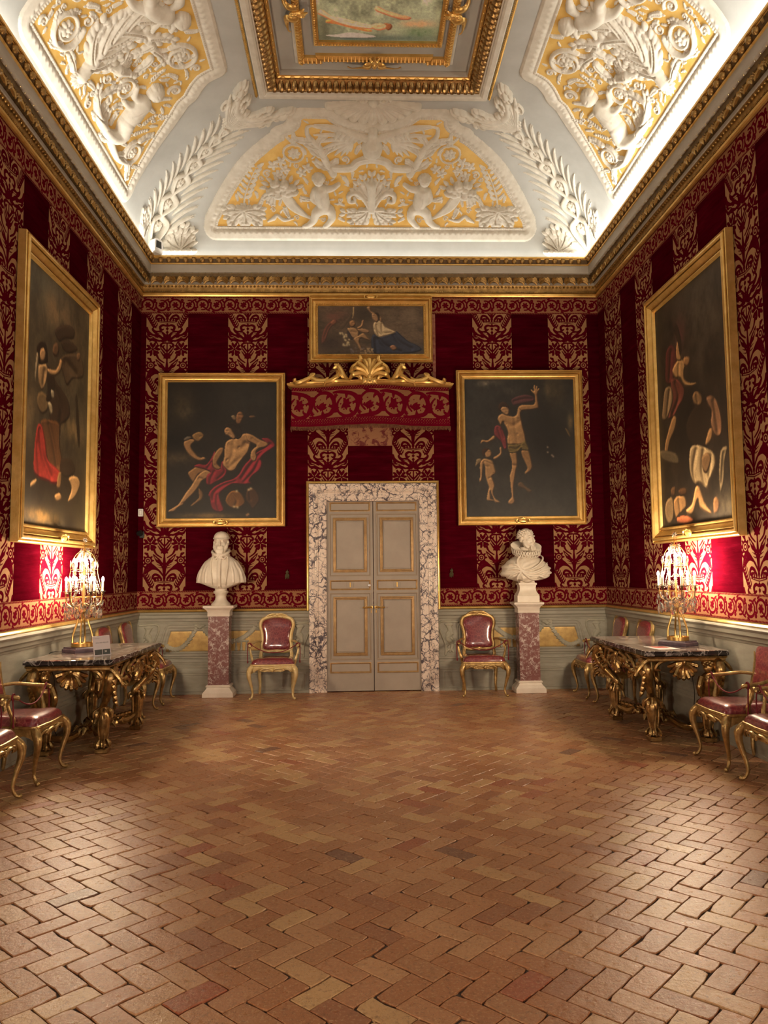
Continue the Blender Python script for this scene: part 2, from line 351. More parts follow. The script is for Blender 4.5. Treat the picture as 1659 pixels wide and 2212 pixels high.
# ================================================================ drawing fields (relief heights, velvet outlines)
class Cv:
    """a rectangular field: relief height (init 0) or signed distance (init < 0)"""
    def __init__(s, x0, y0, x1, y1, res, init=0.0):
        s.nx = int(round((x1-x0)/res))+1; s.ny = int(round((y1-y0)/res))+1
        s.x = np.linspace(x0, x1, s.nx); s.y = np.linspace(y0, y1, s.ny); s.dx = (x1-x0)/(s.nx-1); s.dy = (y1-y0)/(s.ny-1)
        s.H = np.full((s.ny, s.nx), float(init)); s.sdf = init < 0
    def win(s, xa, xb, ya, yb):
        i0 = max(0, int((xa-s.x[0])/s.dx)); i1 = min(s.nx, int((xb-s.x[0])/s.dx)+2)
        j0 = max(0, int((ya-s.y[0])/s.dy)); j1 = min(s.ny, int((yb-s.y[0])/s.dy)+2)
        if i0 >= i1 or j0 >= j1: return None
        return (slice(j0, j1), slice(i0, i1)), s.x[None, i0:i1], s.y[j0:j1, None]
    def segd(s, a, ra, b, rb):
        m = max(ra, rb)+(.012 if s.sdf else 0)
        w = s.win(min(a[0], b[0])-m, max(a[0], b[0])+m, min(a[1], b[1])-m, max(a[1], b[1])+m)
        if w is None: return None
        sl, X, Y = w; dx, dy = b[0]-a[0], b[1]-a[1]; L2 = dx*dx+dy*dy+1e-12
        t = np.clip(((X-a[0])*dx+(Y-a[1])*dy)/L2, 0, 1); r = ra+(rb-ra)*t
        return sl, np.hypot(X-a[0]-t*dx, Y-a[1]-t*dy), r
    def stroke(s, pts, rad, k=.6, base=0.0):
        P = np.asarray(pts, float); r = rads(rad, len(P)) if np.ndim(rad) else np.full(len(P), float(rad))
        for i in range(len(P)-1):
            q = s.segd(P[i], r[i], P[i+1], r[i+1])
            if q is None: continue
            sl, d, rr = q
            if s.sdf: s.H[sl] = np.maximum(s.H[sl], rr-d)
            else: s.H[sl] = np.maximum(s.H[sl], np.where(d < rr, base+k*np.sqrt(np.maximum(rr*rr-d*d, 0)), 0))
        return s
    def carve(s, pts, rad, depth=.004):
        P = np.asarray(pts, float); r = rads(rad, len(P)) if np.ndim(rad) else np.full(len(P), float(rad))
        for i in range(len(P)-1):
            q = s.segd(P[i], r[i], P[i+1], r[i+1])
            if q is None: continue
            sl, d, rr = q
            if s.sdf: s.H[sl] = np.minimum(s.H[sl], d-rr)
            else:
                h = s.H[sl]; s.H[sl] = np.where((d < rr) & (h > 0), np.maximum(h-depth*(1-(d/rr)**2)*.5, .0015), h)
        return s
    def blob(s, cx, cy, rx, ry, rot=0, k=.6, base=0.0, cut=False):
        m = max(rx, ry)+.01; w = s.win(cx-m, cx+m, cy-m, cy+m)
        if w is None: return s
        sl, X, Y = w; c, n = math.cos(rot), math.sin(rot)
        q = np.hypot(((X-cx)*c+(Y-cy)*n)/rx, (-(X-cx)*n+(Y-cy)*c)/ry)
        if s.sdf:
            v = (1-q)*min(rx, ry); s.H[sl] = np.minimum(s.H[sl], -v) if cut else np.maximum(s.H[sl], v)
        else: s.H[sl] = np.maximum(s.H[sl], np.where(q < 1, base+k*min(rx, ry)*np.sqrt(np.maximum(1-q*q, 0)), 0))
        return s
    def arc(s, x, y, a, L, bend, n=9):
        P = [(x, y)]; 
        for i in range(n-1):
            t = (i+.5)/(n-1); h = a+bend*t; x += math.cos(h)*L/(n-1); y += math.sin(h)*L/(n-1); P.append((x, y))
        return P
    def leaf(s, x, y, a, L, w, bend=0, k=.6, base=0.0, rib=True):
        P = s.arc(x, y, a, L, bend); s.stroke(P, [w*.25, w*.8, w, w*.85, w*.5, w*.06], k, base)
        if rib and not s.sdf: s.carve(P, w*.16, w*.35)
        return s
    def acanthus(s, x, y, a, L, w, bend=0, k=.6, n=5, base=0.0, side=0):
        P = s.arc(x, y, a, L, bend, 2*n+3)
        for i in range(n):
            t = (i+.6)/n; q = P[min(int(t*(len(P)-1)), len(P)-2)]; q2 = P[min(int(t*(len(P)-1))+1, len(P)-1)]
            h = math.atan2(q2[1]-q[1], q2[0]-q[0]); l = w*(1.15-.7*abs(t-.4))
            for sd in (1, -1):
                if side and sd != side: continue
                s.leaf(q[0], q[1], h+sd*.85, l, w*.27, -sd*.7, k, base, False)
        s.stroke(P, [w*.42, w*.40, w*.3, w*.16, w*.05], k*1.15, base)
        if not s.sdf: s.carve(P, w*.10, w*.22)
        return s
    def frond(s, x, y, a, L, w, bend=0, n=6, k=.6, lw=.22, th=.07):
        P = s.arc(x, y, a, L, bend, n+3); s.stroke(P, [w*th*1.4, w*th], k)
        for i in range(1, n+2):
            q = P[i]; h = math.atan2(P[min(i+1, n+2)][1]-P[i-1][1], P[min(i+1, n+2)][0]-P[i-1][0]); l = w*(1.1-.5*i/(n+1))
            for sd in (1, -1): s.leaf(q[0], q[1], h+sd*.75, l, w*lw, -sd*.3, k, 0, False)
        s.leaf(P[-2][0], P[-2][1], math.atan2(P[-1][1]-P[-2][1], P[-1][0]-P[-2][0]), w*.9, w*lw, 0, k, 0, False)
        return s
    def spiral(s, cx, cy, r0, r1, a0, turns, n=30):
        return [(cx+(r0+(r1-r0)*t)*math.cos(a0+turns*2*PI*t), cy+(r0+(r1-r0)*t)*math.sin(a0+turns*2*PI*t)) for t in np.linspace(0, 1, n)]
    def flower(s, cx, cy, r, n=6, k=.6, rot=0, base=0.0):
        for i in range(n):
            a = rot+2*PI*i/n; s.blob(cx+r*.58*math.cos(a), cy+r*.58*math.sin(a), r*.42, r*.30, a, k, base)
        s.blob(cx, cy, r*.3, r*.3, 0, k*1.6, base+.002 if not s.sdf else 0); return s
    def scroll(s, cx, cy, r, a0, turns, w, k=.6, leaves=6, sg=1):
        """a vine curling in with acanthus leaves on its outside and a flower in its eye"""
        P = s.spiral(cx, cy, r, r*.42, a0, turns, 34); s.stroke(P, [w*1.1, w, w*.8, w*.5], k)
        for i in range(leaves):
            j = int((i+.5)/leaves*24); q = P[j]; h = math.atan2(P[j+1][1]-q[1], P[j+1][0]-q[0])
            s.acanthus(q[0], q[1], h-sg*.65 if turns > 0 else h+sg*.65, r*.62, r*.24, .8*(1 if turns < 0 else -1)*-1, k, 4)
        s.flower(cx, cy, r*.42, 7, k); return s
    def mesh(s, surf, eps=1e-4, gain=1.0):
        H = s.H; m = H > eps; keep = (m[:-1, :-1] | m[:-1, 1:] | m[1:, 1:] | m[1:, :-1]).ravel()
        X, Y = np.meshgrid(s.x, s.y); Hh = np.where(m, H*gain, -.002)
        V = surf(X.ravel(), Y.ravel(), Hh.ravel()); Q = gridq(s.ny, s.nx)[keep]
        used = np.unique(Q); idx = np.full(len(V), -1); idx[used] = np.arange(len(used))
        return mesh_np(V[used], idx[Q])
    def field_mesh(s, surf, attr='fld'):
        X, Y = np.meshgrid(s.x, s.y); V = surf(X.ravel(), Y.ravel(), np.zeros(X.size)); me = mesh_np(V, gridq(s.ny, s.nx))
        me.attributes.new(attr, 'FLOAT', 'POINT').data.foreach_set('value', s.H.ravel().astype(np.float32)); return me
def inpoly(poly, X, Y):
    ins = np.zeros(X.shape, bool); n = len(poly)
    for i in range(n):
        (xa, ya), (xb, yb) = poly[i], poly[(i+1) % n]
        c = ((ya > Y) != (yb > Y)) & (X < (xb-xa)*(Y-ya)/(yb-ya+1e-12)+xa); ins ^= c
    return ins
def polydist(poly, X, Y):
    D = np.full(X.shape, 9.); S = np.zeros(X.shape); acc = 0.0; n = len(poly)
    for i in range(n):
        (xa, ya), (xb, yb) = poly[i], poly[(i+1) % n]; dx, dy = xb-xa, yb-ya; L = math.hypot(dx, dy)+1e-9
        t = np.clip(((X-xa)*dx+(Y-ya)*dy)/(L*L), 0, 1); d = np.hypot(X-xa-t*dx, Y-ya-t*dy); m = d < D
        D = np.where(m, d, D); S = np.where(m, acc+t*L, S); acc += L
    return D, S

# ================================================================ floor: herringbone brick
def clip_poly(P):
    for ax, lim, sg in ((0, 0.0, 1), (0, W, -1), (1, YF, 1), (1, -.0, -1)):
        out = []
        for i in range(len(P)):
            a, b = P[i-1], P[i]; ia = (a[ax]-lim)*sg >= 0; ib = (b[ax]-lim)*sg >= 0
            if ia != ib:
                t = (lim-a[ax])/(b[ax]-a[ax]); out.append((a[0]+t*(b[0]-a[0]), a[1]+t*(b[1]-a[1])))
            if ib: out.append(b)
        P = out
        if len(P) < 3: return None
    return P
def brick_rings(P, rng, sub=3, jit=.0012, gap=.0011, ch=.0016):
    """irregular outline of a brick from its polygon: ring at the joint, ring at the shoulder, ring on top"""
    c = np.mean(P, axis=0); out = []; n = len(P)
    for i in range(n):
        a, b = np.array(P[i]), np.array(P[(i+1) % n])
        for k in range(sub):
            t = k/sub
            if k == 0: t = .045*rng.random()
            q = a+(b-a)*t; d = q-c; L = np.linalg.norm(d)+1e-9
            e = (b-a)/(np.linalg.norm(b-a)+1e-9); nn = np.array((e[1], -e[0]))
            if nn @ (q-c) < 0: nn = -nn
            e0 = np.array(P[i])-np.array(P[i-1]); e0 = e0/(np.linalg.norm(e0)+1e-9); n0 = np.array((e0[1], -e0[0]))
            if n0 @ (q-c) < 0: n0 = -n0
            off = (nn+n0) if k == 0 else nn
            chip = rng.random() < (.10 if k == 0 else .04)
            g = gap+abs(rng.gauss(0, jit))+(rng.uniform(.004, .010) if chip else 0)
            out.append((q-off*g, q-off*(g+ch*(1+rng.random()))))
    tz = rng.gauss(0, .0009); sx, sy = rng.gauss(0, .0035), rng.gauss(0, .0035)
    lo = [(o[0], o[1], -.016) for o, i in out]
    sh = [(o[0], o[1], tz-.0028+sx*(o[0]-c[0])+sy*(o[1]-c[1])) for o, i in out]
    tp = [(i[0], i[1], tz+sx*(i[0]-c[0])+sy*(i[1]-c[1])) for o, i in out]
    return lo, sh, tp
rng = random.Random(3)
floor = tag(put('floor', MB().box(0, W, YF, 0, -.12, -.009).mesh(False), MORTAR), 'worn terracotta brick floor laid in herringbone', 'floor', kind='structure')
BW = .1125; ang = math.radians(135.6); ca, sa = math.cos(ang), math.sin(ang); allb = []
org = np.array((3.05, -7.40))
for a in range(-75, 76):
    for b in range(-75, 76):
        r = (a-b) % 4
        if r == 0: q = [(a, b), (a+2, b), (a+2, b+1), (a, b+1)]
        elif r == 3: q = [(a, b), (a+1, b), (a+1, b+2), (a, b+2)]
        else: continue
        P = [(org[0]+BW*(x*ca-y*sa), org[1]+BW*(x*sa+y*ca)) for x, y in q]
        cx = sum(p[0] for p in P)/4; cy = sum(p[1] for p in P)/4
        if cx < -.2 or cx > W+.2 or cy > .2 or cy < YF-.2: continue
        full = all(0 < p[0] < W and YF < p[1] < -.0 for p in P)
        allb.append((cx, cy, r, full, P))
def seen(cx, cy):
    d = Vector((cx, cy, 0))-M.translation; z = d.dot(fw)
    return z > 0 and abs(d.dot(rt2)/z) < .52 and -d.dot(up2)/z < .675
near = sorted([i for i, b in enumerate(allb) if b[3] and seen(b[0], b[1])], key=lambda i: (Vector((allb[i][0], allb[i][1], 0))-M.translation).length)[:300]
near_set = set(near)
variants = []
for k in range(16):
    P = [(-BW, -BW/2), (BW, -BW/2), (BW, BW/2), (-BW, BW/2)]; lo, sh, tp = brick_rings(P, rng)
    mb = MB().rings([lo, sh, tp]); n = len(tp); mb.f.append(tuple(range(2*n, 3*n)))
    me = mb.mesh(False); me.materials.append(BRICK1); variants.append(me)
for i in near:
    cx, cy, r, _, P = allb[i]
    o = put('brick', variants[rng.randrange(16)], None, floor, (cx, cy, rng.gauss(0, .0006)))
    o.rotation_euler = (0, 0, ang+(0 if r == 0 else PI/2)+(PI if rng.random() < .5 else 0))
mb = MB()
for i, b in enumerate(allb):
    if i in near_set: continue
    P = b[4] if b[3] else clip_poly(b[4])
    if not P: continue
    lo, sh, tp = brick_rings([np.array(p) for p in P], rng, 3 if b[1] < -3 else 2)
    n0 = len(mb.v); mb.rings([lo, sh, tp]); n = len(tp); mb.f.append(tuple(n0+2*n+k for k in range(n)))
tag(mb.put('bricks', BRICK2, floor, smooth=False), kind='stuff')

# ================================================================ walls
ZT, ZD = 5.51, 1.135
def wall(name, x0, x1, y0, y1, label):
    return tag(put(name, MB().box(x0, x1, y0, y1, -.1, 7.4).mesh(False), VELVET), label, 'wall', kind='structure')
wall_back = wall('wall_back', -.2, W+.2, 0, .2, 'back wall hung with stripes of plain and patterned red velvet')
wall_left = wall('wall_left', -.2, 0, YF, 0, 'left wall hung with red velvet stripes behind the candelabra')
wall_right = wall('wall_right', W, W+.2, YF, 0, 'right wall hung with red velvet stripes behind the candelabra')
wall_front = wall('wall_front', -.2, W+.2, YF-.2, YF, 'wall behind the viewer')
# --- damask strip: mirror-symmetric repeat .56 x .905 m, drawn in photograph pixels of the back wall (1 px = 6.37 mm)
U = .00637
def damask_tile(res=.0063):
    c = Cv(0, 0, 44*U, 142*U, res, init=-.02)
    def T(x, y): return (x*U, (142-(y % 142.0001))*U)
    def S(pts, r, cut=False):
        for dy in (-142, 0, 142):
            P = [(x*U, (142-y-dy)*U) for x, y in pts]
            if max(p[1] for p in P) < -.1 or min(p[1] for p in P) > 142*U+.1: continue
            R = [q*U*.88 for q in r] if np.ndim(r) else r*U*.94
            c.carve(P, R) if cut else c.stroke(P, R)
    def curve(pts, r, cut=False, n=6): S(smooth_path(pts, n), r, cut)
    # palmette flower
    for a, L in ((90, 17), (62, 17), (34, 17), (4, 16)):
        h = math.radians(a); S([(2.2*math.cos(h), 4-2.2*math.sin(h)), (L*.6*math.cos(h), 4-L*.6*math.sin(h)), (L*math.cos(h), 4-L*math.sin(h))], [1.2, 3.6, 1.6])
    curve([(3, 8), (10, 9), (14, 14), (9, 17), (6, 13)], [2.2, 2.4, 1.4])
    # stem and slender leaves
    S([(0, 8), (0, 60)], [1.6, 2.2])
    for y in (14, 22, 30): curve([(0, y+14), (7, y+6), (14, y-4)], [1.8, 2.2, .8])
    # big serrated leaf at the side
    cx, cy = 30, 22
    for a in range(0, 360, 36):
        h = math.radians(a); S([(cx, cy), (cx+14*math.cos(h), cy+14*math.sin(h))], [7, 2.4])
    curve([(22, 34), (17, 44), (6, 52)], [3, 2, 1.5])
    # small flower on the axis
    for a in range(0, 360, 60): h = math.radians(a+30); S([(0, 38), (7*math.cos(h), 38+7*math.sin(h))], [3, 2])
    # rosette
    rx, ry = 34, 58
    S([(rx, ry), (rx+.1, ry)], 9.5); S([(rx, ry), (rx+.1, ry)], 6.2, True); S([(rx, ry), (rx+.1, ry)], 4.6); S([(rx, ry), (rx+.1, ry)], 2.0, True)
    for a in range(0, 360, 45): h = math.radians(a); S([(rx+9*math.cos(h), ry+9*math.sin(h)), (rx+11.5*math.cos(h), ry+11.5*math.sin(h))], [2.8, 1.8])
    S([(36, 44), (40, 42)], [3.5, 2])
    # pod and trunk
    curve([(4, 66), (13, 58), (23, 45)], [2, 5.5, 1.2]); S([(14, 57), (20, 50)], [1.4, .8], True)
    curve([(0, 52), (0, 75), (0, 96)], [2.5, 4.8, 1.8]); curve([(0, 80), (5, 70), (10, 64)], [2.4, 1.2])
    # plumes
    for k in range(5): curve([(2+k*.6, 92-k*1.0), (10+k*3.4, 80-k*3.1), (24+k*3.2, 76-k*1.6), (34+k*2.6, 83+k*2.2)], [1.3, 1.9, 1.9, .9])
    # side scrolls under the plumes
    curve([(6, 98), (12, 90), (20, 88), (24, 94), (19, 98), (16, 94)], [2.6, 3, 2.6, 1.6])
    # crown
    S([(0, 104), (19, 101)], [2.6, 2.6]); S([(0, 104), (18, 101.5)], [.7, .7], True)
    for x in (0, 6, 12, 18): S([(x, 101), (x+1.2, 95)], [1.6, 2.3])
    # fern
    curve([(24, 116), (32, 104), (39, 90)], [1.4, 1.0])
    for k in range(6):
        t = k/5.; x, y = 25+13*t, 114-23*t
        curve([(x, y), (x+5, y-1), (x+9, y-5)], [1.9, 1.8, .6]); curve([(x, y), (x-3, y-4), (x-4.5, y-9)], [1.8, 1.7, .6])
    # scrolling leaves below the crown
    curve([(2, 112), (9, 110), (15, 114), (13, 121), (8, 119)], [2, 3, 3.2, 1.5])
    curve([(4, 132), (14, 126), (24, 126), (31, 119), (27, 114)], [2, 4, 4.2, 2.5, 1.2])
    for y in (110, 118, 126): S([(0, y-3), (0, y), (0, y+3)], [1, 3.4, 1])
    curve([(8, 142), (18, 134), (30, 134), (40, 126), (43, 116)], [2, 4.5, 4.6, 2.5])
    curve([(16, 146), (28, 142), (38, 142), (44, 134)], [2, 3.6, 3, 1.6])
    curve([(36, 74), (43, 70), (44, 64)], [2.5, 2, 1])
    for a in range(0, 360, 72): h = math.radians(a+18); S([(30+3*math.cos(h), 22+3*math.sin(h)), (30+11*math.cos(h), 22+11*math.sin(h))], [.9, .5], True)
    curve([(19, 14), (23, 6), (31, 2), (38, 5)], [1.2, 1.8, 1.6, .8]); curve([(20, -4), (28, -8), (37, -6), (43, -12)], [1.2, 2.0, 1.8, .8])
    curve([(12, 128), (20, 127)], [1, .8], True, 3); curve([(26, 137), (36, 133)], [1, .7], True, 3)
    for k in range(4): curve([(6+2*k, 74-5*k), (13+2*k, 72-6*k)], [1.1, .6], False, 3)
    return c
_t = damask_tile(); _half = _t.H[:, 1:]; tile = np.concatenate([_half[:, ::-1], _t.H], axis=1)   # full width
nyt = tile.shape[0]-1; SH = 3.87
rows = int(round(SH/_t.dy)); ph = 0
def damask_field(rows, shift):
    idx = (np.arange(rows+1)+shift) % nyt
    return tile[idx]
# the crown sits just under the top border: top of the strip = photo pixel 84 of the repeat
shift = int(round((142-84)*U/_t.dy))-rows
F = damask_field(rows, shift)
sv = Cv(-44*U, 0, 44*U, rows*_t.dy, _t.dy, init=-.02); sv.H = F; sv.nx = F.shape[1]; sv.ny = F.shape[0]
sv.x = np.linspace(-44*U, 44*U, sv.nx); sv.y = np.linspace(0, rows*_t.dy, sv.ny)
flat = lambda u, l, h: np.stack([u, -h, l], -1)
STRIP = sv.field_mesh(flat); STRIP.materials.append(DAMASK)
ZS0, ZS1 = 1.385, 1.385+rows*_t.dy
# --- vine border tile
def border_tile(L=.38, Ht=.245, res=.0045):
    c = Cv(0, 0, L, Ht, res, init=-.02)
    def S(pts, r, cut=False):
        for dx in (-L, 0, L): P = [(x+dx, y) for x, y in pts]; c.carve(P, r) if cut else c.stroke(P, r)
    hm = Ht/2
    for k, (cx, sg) in enumerate(((.095, 1), (.285, -1))):
        cy = hm+sg*.006
        ring = [(cx+.078*math.cos(a), cy+.072*math.sin(a)) for a in np.linspace(-sg*.55*PI, sg*1.15*PI, 22)]
        S(ring, [.006, .011, .009])
        for a in range(0, 360, 60):
            h = math.radians(a+20*k); S([(cx, cy-sg*.006), (cx+.034*math.cos(h), cy-sg*.006+.034*math.sin(h))], [.017, .009])
        S([(cx+.02, cy-sg*.03), (cx+.06, cy-sg*.07), (cx+.10, cy-sg*.09)], [.006, .008, .005])
        S([(cx+.095, cy+sg*.06), (cx+.0951, cy+sg*.06)], .019); S([(cx+.095, cy+sg*.06), (cx+.0951, cy+sg*.06)], .006, True)
        S([(cx+.07, cy+sg*.02), (cx+.10, cy+sg*.035), (cx+.125, cy+sg*.03)], [.004, .010, .003])
        S([(cx+.075, cy-sg*.085), (cx+.10, cy-sg*.055), (cx+.11, cy-sg*.035)], [.004, .010, .003])
        S([(cx-.05, cy+sg*.085), (cx-.02, cy+sg*.098)], [.009, .005])
    for y in (.010, Ht-.010):
        for i in range(16): x = L*i/16; S([(x, y-.004), (x+.010, y+.004)], .0042)
    return c
BT = border_tile(); BTM = BT.field_mesh(flat); BTM.materials.append(BORDER)
def hang(wallo, side, bands, y_end, top=True):
    """strips, plain panels and borders on one wall; positions along the wall measured from its left (back wall) or from the back corner"""
    def place(name, me, c, wd, z, d=.004, native=None):
        s = (wd/native, 1, 1) if native else None
        if side == 'B': return put(name, me, None, wallo, (c, -d, z), 0, s)
        if side == 'L': return put(name, me, None, wallo, (d, -c, z), PI/2, s)
        return put(name, me, None, wallo, (W-d, -c, z), -PI/2, s)
    for a, b in bands: place('damask_strip', STRIP, (a+b)/2, b-a, ZS0, .006, 88*U)
    lo, hi = 0.0, (W if side == 'B' else y_end)
    edges = [lo]+[e for ab in bands for e in ab]+[hi]
    for i in range(0, len(edges), 2):
        a, b = edges[i], edges[i+1]
        if b-a < .02: continue
        w = b-a; me = MB().box(-w/2+.001, w/2-.001, 0, .004, 0, SH-.002).mesh(False); me.materials.append(VELVET)
        place('velvet_panel', me, (a+b)/2, w, ZS0, .005 if side != 'X' else 0)
    n = int(math.ceil((hi-lo)/.38)); wd = (hi-lo)/n
    for z in (ZD+.005, ZS1-.0):
        for k in range(n):
            c = lo+k*wd if side != 'L' else lo+(k+1)*wd
            place('damask_border', BTM, c, wd, z, .007, .38)
BB = [(.08, .655), (1.215, 1.76), (2.325, 2.88), (3.5, 4.08), (4.655, 5.21), (5.735, 6.29)]
hang(wall_back, 'B', BB, 0)
hang(wall_left, 'L', [(.46, 1.04), (1.60, 2.15), (2.68, 3.23), (3.79, 4.36), (4.92, 5.49)], 6.2)
hang(wall_right, 'R', [(.30, .94), (1.48, 2.02), (2.63, 3.22), (3.82, 4.37), (4.95, 5.5)], 6.2)
# bald patch of the hanging above the door, rubbed back to the ground weave
put('worn_patch', MB().box(2.885, 3.495, -.012, -.004, 3.37, 3.80).mesh(False), WORN, wall_back)
# rubbed seam right of the overdoor picture
put('worn_seam', MB().box(4.085, 4.125, -.012, -.004, 4.0, 5.25).mesh(False), mat('frayed_seam', (.20, .02, .02), .8, c2=(.42, .2, .12), ns=14), wall_back)

# ================================================================ cornice
cornice = tag(link(bpy.data.objects.new('trim_1', None)), 'gilded cornice with leaves and eggs running round the room', 'cornice', kind='structure')
ledshelf = [(.235, 6.0), (.225, 6.0), (.215, 5.965), (.10, 5.955)]
def ring_room(prof):
    return MB().rings([[(p, YF+p, z), (W-p, YF+p, z), (W-p, -p, z), (p, -p, z)] for p, z in prof])
for nm, prof, m in (
    ('picture_rail', [(.0, 5.495), (.03, 5.495), (.042, 5.51), (.042, 5.535), (.03, 5.55), (.008, 5.552)], G_BRIGHT),
    ('bed_moulding', [(.008, 5.552), (.03, 5.56), (.032, 5.575), (.022, 5.58), (.026, 5.62), (.045, 5.645), (.05, 5.655)], G_CORN),
    ('fillet', [(.05, 5.655), (.062, 5.655), (.066, 5.67), (.066, 5.688), (.055, 5.69)], CORONA),
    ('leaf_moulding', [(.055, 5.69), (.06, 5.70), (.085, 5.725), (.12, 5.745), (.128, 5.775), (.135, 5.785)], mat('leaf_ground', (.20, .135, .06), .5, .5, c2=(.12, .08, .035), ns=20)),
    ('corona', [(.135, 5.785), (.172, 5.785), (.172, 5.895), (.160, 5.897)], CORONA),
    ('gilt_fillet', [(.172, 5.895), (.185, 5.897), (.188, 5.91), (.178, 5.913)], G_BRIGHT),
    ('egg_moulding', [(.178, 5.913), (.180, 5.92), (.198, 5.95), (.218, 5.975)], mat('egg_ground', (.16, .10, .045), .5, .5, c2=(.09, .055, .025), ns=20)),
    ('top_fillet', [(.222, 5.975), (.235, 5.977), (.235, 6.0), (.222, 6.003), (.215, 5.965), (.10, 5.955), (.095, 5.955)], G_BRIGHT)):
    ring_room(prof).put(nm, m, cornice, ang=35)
egg = MB().ball((0, 0, 0), (.036, .030, .038), 10, 7).mesh(); egg.materials.append(G_CORN)
dart = MB().tube([(0, -.004, .03), (0, -.012, 0), (0, -.004, -.035)], [.006, .010, .003], 5).tube([(-.018, 0, .03), (-.02, -.006, 0), (-.012, 0, -.03)], .004, 4).tube([(.018, 0, .03), (.02, -.006, 0), (.012, 0, -.03)], .004, 4).mesh(); dart.materials.append(G_CORN)
def acanth_mesh(L, w, dep, mt):
    """a leaf hanging down, tip curling out (front is -y)"""
    mb = MB(); path = smooth_path([(0, 0, 0), (0, -dep*.15, -L*.35), (0, -dep*.4, -L*.7), (0, -dep, -L), (0, -dep*1.25, -L*.86)], 3)
    mb.tube(path, [w*.12, w*.14, w*.1, w*.06], 5)
    for i, t in enumerate((.05, .22, .4, .58, .75)):
        q = path[int(t*(len(path)-1))]; l = w*(.62-.25*abs(t-.3))
        for sd in (-1, 1):
            mb.tube(smooth_path([q, q+np.array((sd*l*.6, -dep*.12, -l*.25)), q+np.array((sd*l, -dep*.25, -l*.85))], 2), [w*.10, w*.13, w*.03], 5)
    me = mb.mesh(); me.materials.append(mt); return me
LEAFM = acanth_mesh(.10, .135, .036, G_CORN); BEADM = None
def along(side, spacing, p, z, me, name, first=.0, maxy=4.95):
    if side == 'B':
        n = int((W-2*p-.1)/spacing); s = (W-2*p-.1)/n
        for k in range(n): put(name, me, None, cornice, (p+.05+(k+.5)*s, -p, z))
    else:
        n = int((maxy-p)/spacing)
        for k in range(n):
            y = -(p+.05+(k+.5)*spacing)
            put(name, me, None, cornice, ((p if side == 'L' else W-p), y, z), PI/2 if side == 'L' else -PI/2)
for sd in 'BLR':
    along(sd, .113, .205, 5.947, egg, 'egg'); along(sd, .18, .10, 5.785, LEAFM, 'acanthus_leaf', maxy=4.9)
# darts, pearls and small leaves: too small to pick apart, one part each
def small_row(name, spacing, p, z, fn, mt):
    mb = MB()
    n = int((W-2*p)/spacing)
    for k in range(n): fn(mb, (p+(k+.5)*(W-2*p)/n, -p, z), (1, 0), (0, -1))
    n = int(4.9/spacing)
    for k in range(n):
        y = -(p+(k+.5)*spacing); fn(mb, (p, y, z), (0, 1), (1, 0)); fn(mb, (W-p, y, z), (0, 1), (-1, 0))
    tag(mb.put(name, mt, cornice), kind='stuff')
def f_pearl(r, e=1.0): return lambda mb, c, d, n: mb.ball(c, (r*(e if d[0] else 1), r*(e if d[1] else 1), r), 6, 4)
def f_dart(mb, c, d, n):
    for o in (-.05, -.062, -.038):
        q = (c[0]+d[0]*(o+.05-.0565+.0), c[1]+d[1]*(o+.05-.0565), c[2]); r = .006 if o == -.05 else .0035
        mb.tube([(q[0], q[1], q[2]+.03), (q[0]+n[0]*.01, q[1]+n[1]*.01, q[2]), (q[0], q[1], q[2]-.03)], [r, r*1.3, r*.4], 4)
small_row('dart', .113, .212, 5.947, f_dart, G_CORN)
small_row('pearl_row', .03, .030, 5.570, f_pearl(.008, 1.3), G_CORN)
small_row('leaf_and_dart', .052, .045, 5.628, f_pearl(.014, 1.2), G_CORN)
small_row('glinting_studs', .09, .150, 5.783, f_pearl(.008, 1.3), mat('stud_gilt', (.85, .72, .45), .2, .7))

# ================================================================ wainscot
DP = [(.012, 1.10), (.03, 1.098), (.060, 1.092), (.066, 1.078), (.058, 1.062), (.052, 1.058), (.050, 1.02), (.036, 1.005), (.032, .975), (.022, .968), (.020, .948), (.016, .945), (.016, .455), (.026, .452),
      (.030, .43), (.024, .425), (.024, .395), (.034, .385), (.034, .355), (.046, .345), (.050, .315), (.056, .31), (.056, .285), (.05, .28), (.05, .03), (.054, .028), (.054, 0)]
GR = [(0, 1.10), (.03, 1.10), (.04, 1.112), (.03, 1.128), (.0, 1.136)]
def dado(name, segs, label):
    o = tag(link(bpy.data.objects.new(name, None)), label, 'wainscot', kind='structure')
    for a, b, n, ma, mc in segs:
        MB().line(DP, a, b, n, ma, mc).put('wainscot_run', DADO, o, ang=25); MB().line(GR, a, b, n, ma, mc).put('gilt_rail', G_BRIGHT, o)
    return o
dado_back = dado('baseboard_back', [((2.36, 0, 0), (0, 0, 0), (0, -1, 0), 0, 1), ((W, 0, 0), (4.10, 0, 0), (0, -1, 0), 1, 0)], 'grey painted wainscot of the back wall with garlands')
dado_left = dado('baseboard_left', [((0, 0, 0), (0, YF, 0), (1, 0, 0), 1, 0)], 'grey painted wainscot along the left wall')
dado_right = dado('baseboard_right', [((W, YF, 0), (W, 0, 0), (-1, 0, 0), 0, 1)], 'grey painted wainscot along the right wall')
